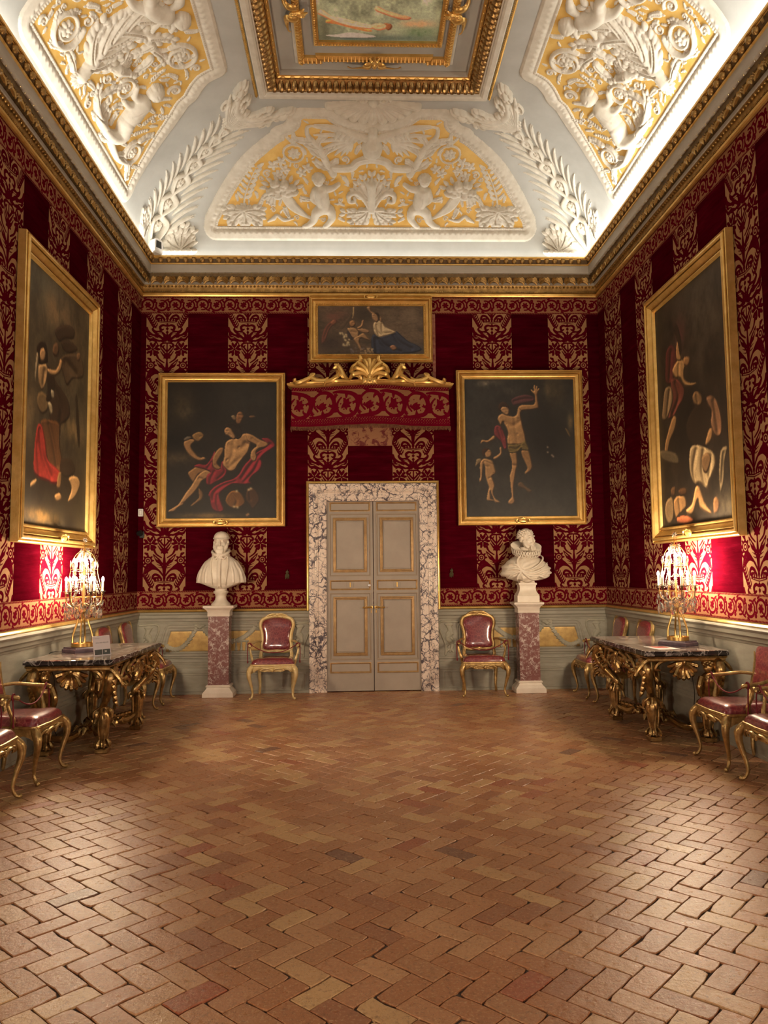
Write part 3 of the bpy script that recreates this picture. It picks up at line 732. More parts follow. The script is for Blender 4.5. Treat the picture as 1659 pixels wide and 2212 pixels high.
# carved field of the back wainscot (left of the door; mirrored on the right)
def on_dado(u, l, h): return np.stack([u, -.016-h, l], -1)
def mirror(o):
    c = o.copy(); COL.objects.link(c); c.parent = o.parent; c.scale.x = -o.scale.x; c.location.x = W-o.location.x; return c
pan = [(.40, .57), (2.0, .57), (2.0, .84), (.47, .84), (.44, .74)]
g = Cv(.36, .54, 2.04, .87, .012); X, Y = np.meshgrid(g.x, g.y); g.H = np.where(inpoly(pan, X, Y), .002, 0)
mirror(put('gilt_panel', g.mesh(on_dado), G_PANEL, dado_back))
fr = Cv(.26, .45, 2.14, .95, .006); X, Y = np.meshgrid(fr.x, fr.y); D, S = polydist(pan, X, Y); ins = inpoly(pan, X, Y)
D = np.where(ins, -1, D); fr.H = np.where((D >= 0) & (D < .095), .006+.010*np.abs(np.sin(D/.095*PI*2.5)), 0)
mirror(put('panel_moulding', fr.mesh(on_dado), DADO, dado_back))
def garland():
    c = Cv(.30, .47, 2.2, .95, .0055)
    def swag(x0, x1, y0, y1, sag, n=26):
        for k in range(n):
            t = k/(n-1); x = x0+(x1-x0)*t; y = y0+(y1-y0)*t-sag*4*t*(1-t)
            dx, dy = (x1-x0), (y1-y0)-sag*4*(1-2*t); a = math.atan2(dy, dx); w = .020+.022*math.sin(PI*t)
            for o in (-1, -.2, .6): c.leaf(x, y, a+o*.8+(0 if k % 2 else .3), .05, .013, 0, .8, .008, False)
    swag(.40, .82, .66, .90, .16); swag(.90, 1.30, .88, .70, .09); swag(1.34, 1.62, .70, .90, .03); swag(1.70, 2.10, .88, .64, .12)
    for x in (.86, 1.66):
        for sx in (-1, 1): c.leaf(x, .90, PI/2-sx*.9, .085, .026, -sx*1.2, .7, .012)
        c.blob(x, .89, .03, .025, 0, .9, .014)
    for x in (1.10, 1.42):
        c.stroke([(x-.09, .70), (x+.09, .70)], .012, .7, .006)
        for q in (-.07, 0, .07): c.stroke([(x+q, .70), (x+q, .60), (x+q, .585)], [.008, .016, .02], .7, .006)
    return c
mirror(put('garland', garland().mesh(on_dado), DADOL, dado_back))
def console():
    c = Cv(.02, .46, .34, .955, .005)
    c.stroke(smooth_path([(.05, .92), (.27, .93), (.31, .86), (.26, .72), (.22, .60), (.22, .48)], 6), .012, 1.0, .006)
    c.leaf(.13, .90, -.9, .10, .022, -.4, .8, .006); c.leaf(.21, .90, -2.2, .10, .022, .4, .8, .006)
    c.blob(.17, .89, .06, .022, 0, .9, .008)
    c.stroke(smooth_path([(.17, .86), (.15, .78), (.19, .70), (.13, .62), (.16, .52)], 6), [.03, .035, .03, .025, .012], .6, .004)
    for y in (.80, .72, .64, .56): c.leaf(.16, y, -.4, .08, .02, -.9, .7, .006); c.leaf(.16, y, PI+.4, .08, .02, .9, .7, .006)
    return c
cm = console().mesh(on_dado); cm.materials.append(DADOL)
a = put('carved_console', cm, None, dado_back); mirror(a)
b = put('carved_console', cm, None, dado_back, (2.04, 0, 0)); mirror(b)
# plain raised frames low on the wainscot
for x0, x1 in ((.10, 2.28), (W-2.28, W-.10)): MB().rect(x0, x1, .05, .25, [(0, -.052), (.004, -.056), (.012, -.056), (.016, -.05)]).put('base_panel_frame', DADO, dado_back)

# ================================================================ ceiling: coved vault
CP0, CZ0, CA, CB = .10, 5.95, 1.75, 1.22
_T = np.linspace(0, PI/2, 801); _PP = CP0+CA*(1-np.cos(_T)); _ZZ = CZ0+CB*np.sin(_T)
_LL = np.concatenate([[0], np.cumsum(np.hypot(np.diff(_PP), np.diff(_ZZ)))]); LE = _LL[-1]
_tp = np.gradient(_PP, _LL); _tz = np.gradient(_ZZ, _LL)
def cove(l, h):
    """arc length and height above the plaster -> (distance from wall, z)"""
    lc = np.minimum(l, LE); p = np.interp(lc, _LL, _PP)+np.maximum(l-LE, 0); z = np.interp(lc, _LL, _ZZ)
    return p+np.interp(lc, _LL, _tz)*h, z-np.interp(lc, _LL, _tp)*h
def s_back(u, l, h): p, z = cove(l, h); return np.stack([u, -p, z], -1)
def s_left(u, l, h): p, z = cove(l, h); return np.stack([p, -u, z], -1)
def s_groin(e, l, h):
    """across and along the corner between left and back cove"""
    p, z = cove(l, h); k = np.abs(e); return np.stack([p+np.maximum(e, 0), -(p+np.maximum(-e, 0)), z], -1)
ceiling = tag(link(bpy.data.objects.new('ceiling', None)), 'white and gold coved ceiling with carved relief panels', 'ceiling', kind='structure')
ls = np.linspace(0, LE, 28)
def cove_side(side):
    p, z = cove(ls, ls*0); n = 40; t = np.linspace(0, 1, n); V = []
    for pi, zi in zip(p, z):
        if side in 'BF':
            x = pi+(W-2*pi)*t; y = np.full(n, -pi if side == 'B' else YF+pi)
        else:
            y = YF+pi+(-YF-2*pi)*t; x = np.full(n, pi if side == 'L' else W-pi)
        V.append(np.stack([x, y, np.full(n, zi)], -1))
    return mesh_np(np.concatenate(V), gridq(len(ls), n))
for sd in 'BLRF': put('cove', cove_side(sd), PLASTER, ceiling)
PE = _PP[-1]; ZC = _ZZ[-1]
FX0, FX1, FY1, FY0 = 1.90, 4.56, -2.03, YF+2.03     # outer edge of the great frame
pl = MB()                                            # flat of the vault round the frame, and its coffer
def plan(prof): return MB().rings([[(FX0+d, FY0+d, z), (FX1-d, FY0+d, z), (FX1-d, FY1-d, z), (FX0+d, FY1-d, z)] for d, z in prof])
pl.rings([[(PE, YF+PE, ZC), (W-PE, YF+PE, ZC), (W-PE, -PE, ZC), (PE, -PE, ZC)], [(FX0, FY0, ZC), (FX1, FY0, ZC), (FX1, FY1, ZC), (FX0, FY1, ZC)]])
pl.put('vault_flat', PLASTER, ceiling)
ZI = 7.30
plan([(0, ZC+.005), (0, 7.125), (.012, 7.112), (.06, 7.108), (.085, 7.12), (.09, 7.135), (.105, 7.138)]).put('frame_torus', STUCCO, ceiling, ang=30)
plan([(.105, 7.138), (.125, 7.14), (.17, 7.175), (.20, 7.21), (.215, 7.225), (.225, 7.225)]).put('gadroon_moulding', G_DARK, ceiling, ang=30)
plan([(.225, 7.225), (.24, 7.22), (.25, 7.235), (.262, 7.238)]).put('bead_moulding', G_BRIGHT, ceiling)
plan([(.262, 7.238), (.27, 7.25), (.27, ZI), (.272, ZI)]).put('coffer_edge', CORONA, ceiling)
MB().box(FX0+.26, FX1-.26, FY0+.26, FY1-.26, ZI, ZI+.05).put('coffer_field', PLASTER, ceiling, smooth=False)
# gadroons and beads of the great frame (back run and the visible ends of the long runs)
gad = MB().tube([(0, 0, 0), (0, -.02, .02), (0, -.055, .05), (0, -.085, .085)], [.022, .036, .036, .02], 8).mesh(); gad.materials.append(G_DARK)
bead = MB().ball((0, 0, 0), (.032, .013, .012), 8, 5).mesh(); bead.materials.append(G_BRIGHT)
n = 30; w = (FX1-FX0-.30)/n
for k in range(n): put('gadroon', gad, None, ceiling, (FX0+.15+(k+.5)*w, FY1-.12, 7.125))
for k in range(22):
    y = FY1-.15-(k+.5)*w
    put('gadroon', gad, None, ceiling, (FX0+.12, y, 7.125), PI/2); put('gadroon', gad, None, ceiling, (FX1-.12, y, 7.125), -PI/2)
n = 20; w = (FX1-FX0-.48)/n
for k in range(n): put('bead', bead, None, ceiling, (FX0+.24+(k+.5)*w, FY1-.243, 7.222))
for k in range(14):
    y = FY1-.24-(k+.5)*w
    put('bead', bead, None, ceiling, (FX0+.243, y, 7.222), PI/2); put('bead', bead, None, ceiling, (FX1-.243, y, 7.222), PI/2)
for x in (FX0-.035, FX1+.035):        # gilt rope along the long sides
    mb = MB()
    for k in range(78): y = FY1+.02-k*.026; mb.tube([(x-.016, y, ZC-.006), (x, y-.01, ZC-.022), (x+.016, y-.02, ZC-.006)], [.006, .011, .006], 5)
    mb.put('gilt_rope', G_BRIGHT, ceiling)
# inner gilt frame with stepped sides
IX0, IX1, IY1 = 2.38, 4.08, -2.47; YN = -4.6
path = [(IX0, YN), (IX0, IY1), (IX0+.28, IY1), (IX0+.28, IY1-.035), (IX1-.28, IY1-.035), (IX1-.28, IY1), (IX1, IY1), (IX1, YN)]
def plan_line(prof, path):
    P = np.array(path, float); R = []
    for d, z in prof:
        ring = []
        for i, q in enumerate(P):
            e0 = (P[i]-P[i-1]) if i else P[1]-P[0]; e1 = (P[i+1]-P[i]) if i < len(P)-1 else e0
            n0 = np.array((e0[1], -e0[0]))/np.linalg.norm(e0); n1 = np.array((e1[1], -e1[0]))/np.linalg.norm(e1)
            m = n0+n1; m = m/max(1e-6, (m @ n0)); ring.append((q[0]+m[0]*d, q[1]+m[1]*d, z))
        R.append(ring)
    return MB().rings(R, closed=False)
plan_line([(-.03, ZI), (-.028, ZI-.02), (-.02, ZI-.025), (.0, ZI-.025), (.005, ZI-.05)], path).put('inner_fillet', STUCCO, ceiling)
plan_line([(.005, ZI-.05), (.02, ZI-.06), (.05, ZI-.055), (.075, ZI-.03), (.08, ZI)], path).put('inner_frame', G_BRIGHT, ceiling, ang=30)
mb = MB(); P = np.array(path, float)
for i in range(len(P)-1):
    d = P[i+1]-P[i]; L = np.linalg.norm(d); d /= L; nn = np.array((d[1], -d[0])); m = int(L/.042)
    for k in range(m):
        q = P[i]+d*(k+.5)*L/m+nn*.045
        mb.tube([(q[0]-nn[0]*.03, q[1]-nn[1]*.03, ZI-.062), (q[0], q[1], ZI-.07), (q[0]+nn[0]*.03, q[1]+nn[1]*.03, ZI-.04)], [.006, .015, .008], 5)
tag(mb.put('carved_leaves', G_BRIGHT, ceiling), kind='stuff')
QX0, QX1, QY1 = 2.63, 3.90, -2.80
plan_line([(-.06, ZI), (-.055, ZI-.035), (-.03, ZI-.04), (0, ZI-.03), (.0, ZI-.005)], [(QX0, YN), (QX0, QY1), (QX1, QY1), (QX1, YN)]).put('picture_moulding', G_BRIGHT, ceiling)
mb = MB()
for k in range(40): mb.ball((QX0-.03+(QX1-QX0+.06)*k/39, QY1+.03, ZI-.043), .013, 6, 4)
for k in range(40):
    for x in (QX0-.03, QX1+.03): mb.ball((x, QY1-.034*k, ZI-.043), .013, 6, 4)
tag(mb.put('pearl_row', G_BRIGHT, ceiling), kind='stuff')
# gilt ribbons clasping the inner frame
def ribbon(c, rz):
    mb = MB()
    for s in (-1, 1):
        mb.tube(smooth_path([(s*.02, -.05, -.075), (s*.075, -.01, -.085), (s*.085, .045, -.07), (s*.14, .075, -.05), (s*.25, .07, -.06), (s*.30, .055, -.05)], 5), [.02, .05, .05, .03, .012, .02], 8, .35)
        mb.tube(smooth_path([(s*.01, -.03, -.08), (s*.03, -.085, -.085), (s*.055, -.12, -.07)], 4), [.02, .022, .006], 6)
    mb.ball((0, -.01, -.085), (.03, .05, .03), 8, 6); mb.tube([(0, -.06, -.08), (0, -.11, -.09), (0, -.15, -.07)], [.012, .026, .006], 6)
    o = mb.put('gilt_ribbon', G_BRIGHT, ceiling, c, rz); return o
ribbon((3.23, IY1-.02, ZI), 0); ribbon((IX0+.01, -3.28, ZI), PI/2); ribbon((IX1-.01, -3.28, ZI), -PI/2)

# ---------------- relief panels
def cpanel(poly, lo, hi, res, surf, field_h=.006, mir=True, border=.17, egg_sp=.075):
    """gilt field inside the outline and a carved moulding round it"""
    x0, y0 = lo; x1, y1 = hi
    g = Cv(x0, y0, x1, y1, .02); X, Y = np.meshgrid(g.x, g.y); g.H = np.where(inpoly(poly, X, Y) | (polydist(poly, X, Y)[0] < .02), field_h, 0)
    o = [put('gilt_field', g.mesh(surf), G_FIELD, ceiling)]
    c = Cv(x0, y0, x1, y1, res); X, Y = np.meshgrid(c.x, c.y); D, S = polydist(poly, X, Y); D = np.where(inpoly(poly, X, Y), -D, D)
    h = np.zeros_like(D)
    b = (D > -.018) & (D < .018); h = np.where(b, .010+.012*np.abs(np.sin(S*PI/.030))*np.sqrt(np.clip(1-(D/.018)**2, 0, 1)), h)      # pearls
    b = (D >= .018) & (D < .026); h = np.where(b, .008, h)
    b = (D >= .026) & (D < .088); q = (D-.026)/.062
    h = np.where(b, .010+.020*q+.012*np.abs(np.sin(S*PI/egg_sp))*np.sin(PI*np.clip(q, 0, 1)), h)
    b = (D >= .088) & (D < border); h = np.where(b, .030-.012*np.clip((D-.088)/(border-.088), 0, 1)+np.where(D > border-.012, -.008, 0), h)
    c.H = h; o.append(put('carved_border', c.mesh(surf), STUCCO, ceiling))
    if mir: [mirror(k) for k in o]
    return o
UC = W/2
lun_half = [(1.08, .48)]+[tuple(p) for p in smooth_path([(1.10, .56), (1.33, .915), (1.63, 1.31), (1.98, 1.65), (2.10, 1.74)], 6)]+[tuple(p) for p in smooth_path([(2.11, 1.80), (2.22, 1.86), (2.31, 1.96), (2.34, 2.09)], 4)]+[(2.38, 2.12)]+[tuple(p) for p in smooth_path([(2.66, 2.12), (2.78, 2.0), (2.95, 1.90), (UC, 1.86)], 5)]
lun = lun_half+[(2*UC-x, y) for x, y in lun_half[-2::-1]]
cpanel(lun, (.86, .27), (2*UC-.86, 2.32), .0085, s_back, mir=False)
OCC = {'B': Cv(.86, .27, 2*UC-.86, 2.32, .02), 'L': Cv(1.2, .22, 4.46, 2.16, .02)}
def occupy(key, cv):
    g = OCC[key]; J, I = np.nonzero(cv.H > 0)
    if len(I):
        i = np.clip(((cv.x[I]-g.x[0])/g.dx).round().astype(int), 0, g.nx-1); j = np.clip(((cv.y[J]-g.y[0])/g.dy).round().astype(int), 0, g.ny-1); g.H[j, i] = 1
def fill(key, poly, cv, seed, n=7000, umax=None):
    """sprigs, tendrils and small leaves in the gaps between the large ornaments"""
    g = OCC[key]; rg = random.Random(seed); X, Y = np.meshgrid(g.x, g.y); D, _ = polydist(poly, X, Y); free = inpoly(poly, X, Y) & (D > .05) & (g.H < .5)
    for k in range(n):
        i, j = rg.randrange(g.nx), rg.randrange(g.ny); R = .17 if k < n*.25 else (.12 if k < n*.55 else .075)
        if umax and g.x[i] > umax: continue
        q = int(R/.02*.46)
        if not free[j, i] or j-q < 0 or i-q < 0 or not free[j-q:j+q+1, i-q:i+q+1].all(): continue
        a = PI/2+rg.gauss(0, .9); x, y = g.x[i]-R*.45*math.cos(a), g.y[j]-R*.45*math.sin(a); ty = rg.random()
        if ty < .55: cv.frond(x, y, a, R*.95, R*.36, rg.uniform(-1.2, 1.2), 5, .8, .20, .10)
        elif ty < .78: cv.acanthus(x, y, a, R*1.0, R*.5, rg.uniform(-.9, .9), .6, 4)
        else: cv.stroke(cv.spiral(g.x[i], g.y[j], R*.46, R*.12, rg.random()*6, rg.choice((-1.3, 1.3))), [R*.11, R*.05], .8); cv.flower(g.x[i], g.y[j], R*.18, 5, .7)
        free[max(0, j-q):j+q+1, max(0, i-q):i+q+1] = False
    return cv
def relief(name, cv, surf, mt=STUCCO, gain=1.55, mir=True, base=.006):
    cv.H = np.where(cv.H > 0, cv.H+base, 0)
    if surf is s_back: occupy('B', cv)
    if surf is s_left: occupy('L', cv)
    o = put(name, cv.mesh(surf, gain=gain), mt, ceiling)
    if mir: mirror(o)
    return o
def eagle():
    c = Cv(2.40, 1.40, 2*UC-2.40, 2.06, .0075)
    for s in (-1, 1):
        X = lambda x: UC+s*x
        for k in range(9):                                     # primaries
            t = k/8.; x0, y0 = .16+.10*t, 1.74+.04*t
            L = .62-.40*t; a = 2.70-t*1.35*-1 if False else (.36-1.85*t)
            P = [(X(x0), y0), (X(x0+L*.5*math.cos(a)), y0+L*.5*math.sin(a)+.05*(1-t)), (X(x0+L*math.cos(a)), y0+L*math.sin(a))]
            c.stroke(smooth_path(P, 4), [.026, .034, .028, .010], .55)
        for k in range(6):
            t = k/5.; x0 = .12+.30*t; c.stroke([(X(x0), 1.80+.09*t), (X(x0+.05), 1.72+.06*t)], [.034, .018], .8, .010)
        c.stroke(smooth_path([(X(.08), 1.78), (X(.25), 1.86), (X(.48), 1.96), (X(.72), 1.99)], 6), [.055, .045, .032, .012], .7)
        c.stroke([(X(.05), 1.56), (X(.09), 1.47), (X(.16), 1.45)], [.05, .03, .018], .7)
        c.carve([(X(.05), 1.70), (X(.09), 1.60), (X(.07), 1.50)], .008, .010)
    c.blob(UC, 1.63, .135, .17, 0, .65); c.stroke([(UC, 1.70), (UC+.005, 1.84), (UC, 1.92)], [.11, .06, .055], .8); c.blob(UC+.005, 1.93, .062, .055, 0, .9, .01)
    c.stroke([(UC-.03, 1.935), (UC-.09, 1.92), (UC-.095, 1.90)], [.03, .018, .006], .8, .01)
    return c
relief('eagle', eagle(), s_back, mir=False)
def pediment():
    c = Cv(2.66, 1.20, 2*UC-2.66, 1.50, .008)
    P = smooth_path([(2.72, 1.30), (2.95, 1.31), (3.05, 1.40), (UC, 1.44), (2*UC-3.05, 1.40), (2*UC-2.95, 1.31), (2*UC-2.72, 1.30)], 6)
    c.stroke(P, .055, .5); c.stroke([(p[0], p[1]+.035) for p in P], .016, .9, .014); return c
relief('pediment', pediment(), s_back, mir=False)
def palmette():
    c = Cv(2.62, .52, 2*UC-2.62, 1.28, .0075)
    for k in range(-3, 4):
        a = PI/2+k*.40; c.acanthus(UC, .84, a, .40-.035*abs(k), .11, -k*.16, .6, 4)
    c.stroke([(UC, .72), (UC, 1.08), (UC, 1.16)], [.05, .06, .01], .9, .012)
    for s in (-1, 1):
        P = smooth_path([(UC+s*.03, .72), (UC+s*.10, .86), (UC+s*.20, .96), (UC+s*.30, .93), (UC+s*.30, .84), (UC+s*.23, .84), (UC+s*.24, .89)], 5); c.stroke(P, [.02, .032, .034, .026, .014], .8, .012)
        for a, L in ((-.35, .36), (-.9, .30), (-1.4, .22)): c.acanthus(UC+s*.05, .72, a if s > 0 else PI-a, L, .11, s*.5, .6, 4)
    c.stroke([(UC-.16, .72), (UC+.16, .72)], .022, .8, .014); return c
relief('palmette', palmette(), s_back, mir=False)
def putto(cx, cy, sc, kind=0, res=.0075):
    """small nude boy; cx, cy is his chest, limbs reach out from it"""
    c = Cv(cx-.62*sc, cy-.66*sc, cx+.62*sc, cy+.48*sc, res); q = lambda *p: [(cx+x*sc, cy+y*sc) for x, y in p]
    def st(p, r, k=.75, b=.006): c.stroke(smooth_path(q(*p), 4), [x*sc for x in r], k, b)
    if kind == 0:       # seated, one arm raised to the urn
        st([(0, .08), (.02, -.08), (.06, -.24)], [.13, .135, .12]); st([(.04, -.26), (.16, -.30), (.20, -.44), (.12, -.56), (.06, -.60)], [.12, .095, .07, .05, .04])
        st([(.0, -.28), (-.10, -.36), (-.16, -.50), (-.26, -.58), (-.34, -.60)], [.11, .09, .065, .05, .035])
        st([(.10, .10), (.22, .12), (.34, .20)], [.07, .055, .04]); st([(-.10, .08), (-.16, -.08), (-.06, -.18)], [.065, .05, .04])
        hx, hy = -.03, .30
    elif kind == 1:     # half figure ending in foliage
        st([(0, .08), (-.04, -.10), (-.10, -.26)], [.12, .13, .12]); st([(-.10, -.26), (-.22, -.42), (-.10, -.54), (.12, -.58)], [.13, .11, .09, .05])
        st([(.08, .08), (.20, .02), (.32, .10)], [.065, .05, .036]); st([(-.02, .04), (.10, -.10), (.22, -.14)], [.065, .05, .036])
        hx, hy = .08, .30
    else:               # flying
        st([(0, .06), (.10, -.06), (.20, -.12)], [.12, .13, .12]); st([(.22, -.12), (.36, -.06), (.52, -.12)], [.10, .07, .04]); st([(.20, -.18), (.30, -.30), (.44, -.34)], [.09, .065, .04])
        st([(-.06, .10), (-.20, .12), (-.32, .05)], [.06, .05, .034]); st([(-.04, .0), (-.14, -.14), (-.22, -.2)], [.06, .05, .034]); hx, hy = -.16, .24
        st([(.04, .12), (.14, .28), (.34, .36)], [.03, .07, .02], .5)
    c.blob(cx+hx*sc, cy+hy*sc, .105*sc, .12*sc, 0, .85, .012)
    for a in np.linspace(.2, PI-.2, 7): c.blob(cx+hx*sc+.09*sc*math.cos(a), cy+hy*sc+.09*sc*math.sin(a), .042*sc, .042*sc, 0, .9, .018)
    for e in (-.035, .035): c.carve(q((hx+e-.01, hy+.0), (hx+e+.01, hy)), .014*sc, .010)
    c.carve(q((hx-.02, hy-.055), (hx+.02, hy-.055)), .010*sc, .008); c.carve(q((.0, .0), (.02, -.16)), .010*sc, .008)
    return c
relief('putto', putto(2.54, .93, .72, 0), s_back)
def cornucopia():
    c = Cv(1.70, .52, 2.62, 1.22, .0075)
    for k in range(9): c.stroke(smooth_path([(1.98+.028*k*.9, .98-.006*k*k*.5), (2.10+.02*k, .76-.006*k), (2.30+.01*k, .64-.004*k), (2.52, .60)], 5), [.030, .024, .018, .008], .7)
    random.seed(4)
    for k in range(26):
        a = random.random()*2*PI; r = .17*math.sqrt(random.random()); c.blob(2.02+r*1.15*math.cos(a), 1.0+r*.62*math.sin(a), .045+.02*random.random(), .045, 0, .9, .012)
    for a in np.linspace(.2, PI-.1, 8): c.leaf(2.02+.2*math.cos(a), 1.0+.11*math.sin(a), a, .11, .028, .3)
    for a in (PI+.2, PI+.7, PI+1.1): c.acanthus(1.92, .95, a, .17, .07, .5)
    P = smooth_path([(2.15, .60), (2.02, .58), (1.93, .64), (1.88, .60), (1.80, .56)], 5); c.stroke(P, [.012, .026, .02, .03, .012], .6); return c
relief('cornucopia', cornucopia(), s_back)
def spray():
    c = Cv(1.14, .50, 1.92, 1.42, .0075)
    for k, a in enumerate((-.55, -.2, .25, PI-.25, PI+.2, PI+.55, -PI/2-.35, -PI/2+.35)): c.acanthus(1.48, .70, a, .26 if k < 6 else .16, .115, .5 if math.cos(a) < 0 else -.5, .65, 4)
    c.flower(1.48, .74, .07)
    c.stroke(smooth_path([(1.48, .75), (1.52, .92), (1.60, 1.10), (1.70, 1.28)], 5), [.014, .010, .006], .8)
    for t in np.linspace(0, 1, 7):
        x, y = 1.50+.20*t, .86+.44*t
        c.frond(x, y, PI/2+.9, .12, .05, -.4, 3); c.frond(x, y, .35, .12, .05, .4, 3)
    c.frond(1.30, .90, PI/2+.1, .2, .06, -.3, 5); c.frond(1.66, .72, .9, .22, .06, .3, 5); return c
relief('acanthus_spray', spray(), s_back)
def small_scroll():
    c = Cv(1.80, 1.02, 2.80, 2.10, .0075)
    c.stroke(c.spiral(2.22, 1.52, .15, .12, 0, 1.1, 30), [.016, .012], .8); c.flower(2.22, 1.52, .085, 7)
    c.stroke(smooth_path([(2.72, 1.22), (2.62, 1.42), (2.55, 1.62), (2.42, 1.80), (2.42, 1.95), (2.52, 1.98)], 6), [.05, .045, .035, .024, .010], .7)
    for x, y, a in ((2.66, 1.30, PI-.2), (2.60, 1.48, PI-.3), (2.54, 1.62, PI-.1), (2.46, 1.74, PI+.3)): c.acanthus(x, y, a, .20, .085, -.7, .6, 4)
    for x, y, a in ((2.68, 1.34, .9), (2.62, 1.52, 1.0), (2.54, 1.68, 1.3)): c.acanthus(x, y, a, .15, .075, -.7, .6, 4)
    c.frond(2.22, 1.66, PI/2-.2, .22, .06, .3, 5); c.frond(2.30, 1.62, PI/2+.9, .24, .055, -.3, 5)
    c.stroke(smooth_path([(2.05, 1.12), (2.12, 1.26), (1.98, 1.34), (2.08, 1.46)], 5), [.008, .006], .8)
    for x, y in ((1.98, 1.20), (2.08, 1.28), (1.93, 1.34), (2.04, 1.40), (2.30, 1.24), (2.38, 1.30)): c.flower(x, y, .075, 5, .5, x*9)
    return c
relief('leafy_scroll', small_scroll(), s_back)
relief('sprigs', fill('B', lun, Cv(1.0, .44, UC, 2.16, .0075), 3, umax=UC-.05), s_back)
def shell():
    c = Cv(2.62, 1.98, 2*UC-2.62, 2.56, .0085)
    for k in range(-5, 6):
        a = -PI/2+k*.262; L = .44 if abs(k) < 5 else .50
        P = [(UC+.10*math.cos(a), 2.46+.10*math.sin(a)), (UC+L*math.cos(a)*1.08, 2.46+L*.86*math.sin(a))]
        c.stroke(P, [.022, .062], .55); c.carve(P, .012, .014)
        c.blob(UC+L*math.cos(a)*1.06, 2.46+L*.84*math.sin(a), .05, .045, a, .6, .012)
    for s in (-1, 1): c.stroke(c.spiral(UC+s*.13, 2.47, .07, .02, 0 if s > 0 else PI, 1.2*s), [.024, .014], .8)
    c.blob(UC, 2.46, .06, .05, 0, .9, .012); return c
relief('shell', shell(), s_back, mir=False)
# ---- side panel (left; mirrored to the right): u runs from the back wall towards the camera
side_poly = [(1.40, .42)]+[tuple(p) for p in smooth_path([(1.46, .60), (1.60, .86), (1.88, 1.22), (2.14, 1.46)], 5)]+[tuple(p) for p in smooth_path([(2.20, 1.56), (2.34, 1.66), (2.46, 1.78), (2.54, 1.94)], 4)]+[(4.22, 1.94), (4.22, .44)]
cpanel(side_poly, (1.20, .22), (4.46, 2.16), .0085, s_left)
def side_tree():
    c = Cv(2.5, .46, 4.2, 1.92, .0075)
    for a in np.linspace(PI*.08, PI*.92, 7): c.leaf(3.32, .60, -a, .13, .034, 0, .6)
    c.stroke(smooth_path([(3.32, .60), (3.34, .80), (3.42, 1.00), (3.50, 1.25), (3.52, 1.5)], 6), [.06, .05, .045, .03], .8, .006)
    for x, y, a, L, b in ((3.34, .72, 2.5, .42, -.9), (3.36, .85, 2.2, .50, -.9), (3.40, 1.0, 2.0, .55, -1.0), (3.46, 1.2, 2.1, .45, .8), (3.40, .92, .7, .50, .8), (3.44, 1.05, .9, .55, .6), (3.48, 1.25, 1.0, .5, .5), (3.50, 1.4, 1.9, .40, .6), (3.36, .78, .35, .45, .9)):
        c.acanthus(x, y, a, L, .135, b, .62, 6)
    c.scroll(3.86, .72, .20, PI*.75, 1.5, .026, .8, 5); c.scroll(2.82, 1.66, .19, -.4, 1.5, .024, .8, 5, -1)
    c.stroke(smooth_path([(3.46, 1.10), (3.30, 1.42), (3.05, 1.40), (2.98, 1.55)], 6), [.03, .026, .02], .8)
    for x, y, a in ((3.22, 1.44, 1.9), (3.05, 1.42, 2.6), (3.12, 1.42, -1.9), (2.95, 1.36, -2.3)): c.acanthus(x, y, a, .26, .10, .5, .6, 4)
    c.scroll(3.98, 1.32, .17, PI, -1.4, .022, .8, 4); c.frond(3.62, .56, .15, .34, .06, .4, 6); c.frond(3.06, .60, PI-.5, .26, .06, -.5, 6); c.frond(3.80, 1.75, .3, .3, .06, -.3, 6)
    return c
relief('acanthus_candelabrum', side_tree(), s_left)
def bird():
    c = Cv(2.78, .80, 3.30, 1.24, .0075)
    c.stroke([(3.12, .93), (3.04, 1.0), (2.95, 1.06)], [.03, .065, .045], .8, .008); c.blob(2.92, 1.09, .042, .036, .3, .9, .012); c.stroke([(2.90, 1.10), (2.85, 1.12)], [.018, .005], .8, .01)
    for k in range(6): a = 1.25+.24*k; c.leaf(3.06, 1.0, a, .22-.012*k, .022, -.4, .7, .008)
    for k in range(5): a = -.55-.22*k; c.leaf(3.09, .96, a, .15, .020, .2, .7, .006)
    for k in range(4): c.frond(2.86, 1.12, 2.2+.35*k, .10, .035, 0, 3)
    return c
relief('bird', bird(), s_left)
relief('putto', putto(2.40, 1.02, .82, 1), s_left)
relief('putto', putto(3.46, 1.62, .72, 2), s_left)
def lower_scroll():
    c = Cv(1.46, .44, 3.16, 1.50, .0075)
    c.scroll(1.78, .72, .16, PI*.2, -1.5, .022, .8, 4)
    c.stroke(smooth_path([(1.66, .62), (1.90, .52), (2.15, .52), (2.40, .56), (2.70, .56), (2.90, .66), (2.84, .80), (2.72, .78)], 6), [.02, .034, .045, .05, .04, .03, .014], .8)
    for x, y, a in ((1.72, .58, 3.4), (2.0, .52, 2.5), (2.5, .56, .6), (2.66, .56, .9), (2.84, .62, .4), (2.88, .74, 1.8), (2.6, .58, -.4), (2.3, .54, -.5)): c.acanthus(x, y, a, .20, .09, .5, .6, 4)
    c.scroll(2.72, .98, .13, 0, 1.4, .018, .8, 3)
    for x, y, a in ((2.02, .80, 1.8), (2.04, .95, 1.2), (2.10, .76, .8), (2.60, 1.25, .9), (1.62, .60, 2.4), (1.98, 1.16, 1.5)): c.frond(x, y, a, .24, .055, .4, 5)
    return c
relief('leafy_scroll', lower_scroll(), s_left)
relief('sprigs', fill('L', side_poly, Cv(1.3, .36, 4.3, 2.0, .0075), 8, 9000), s_left)
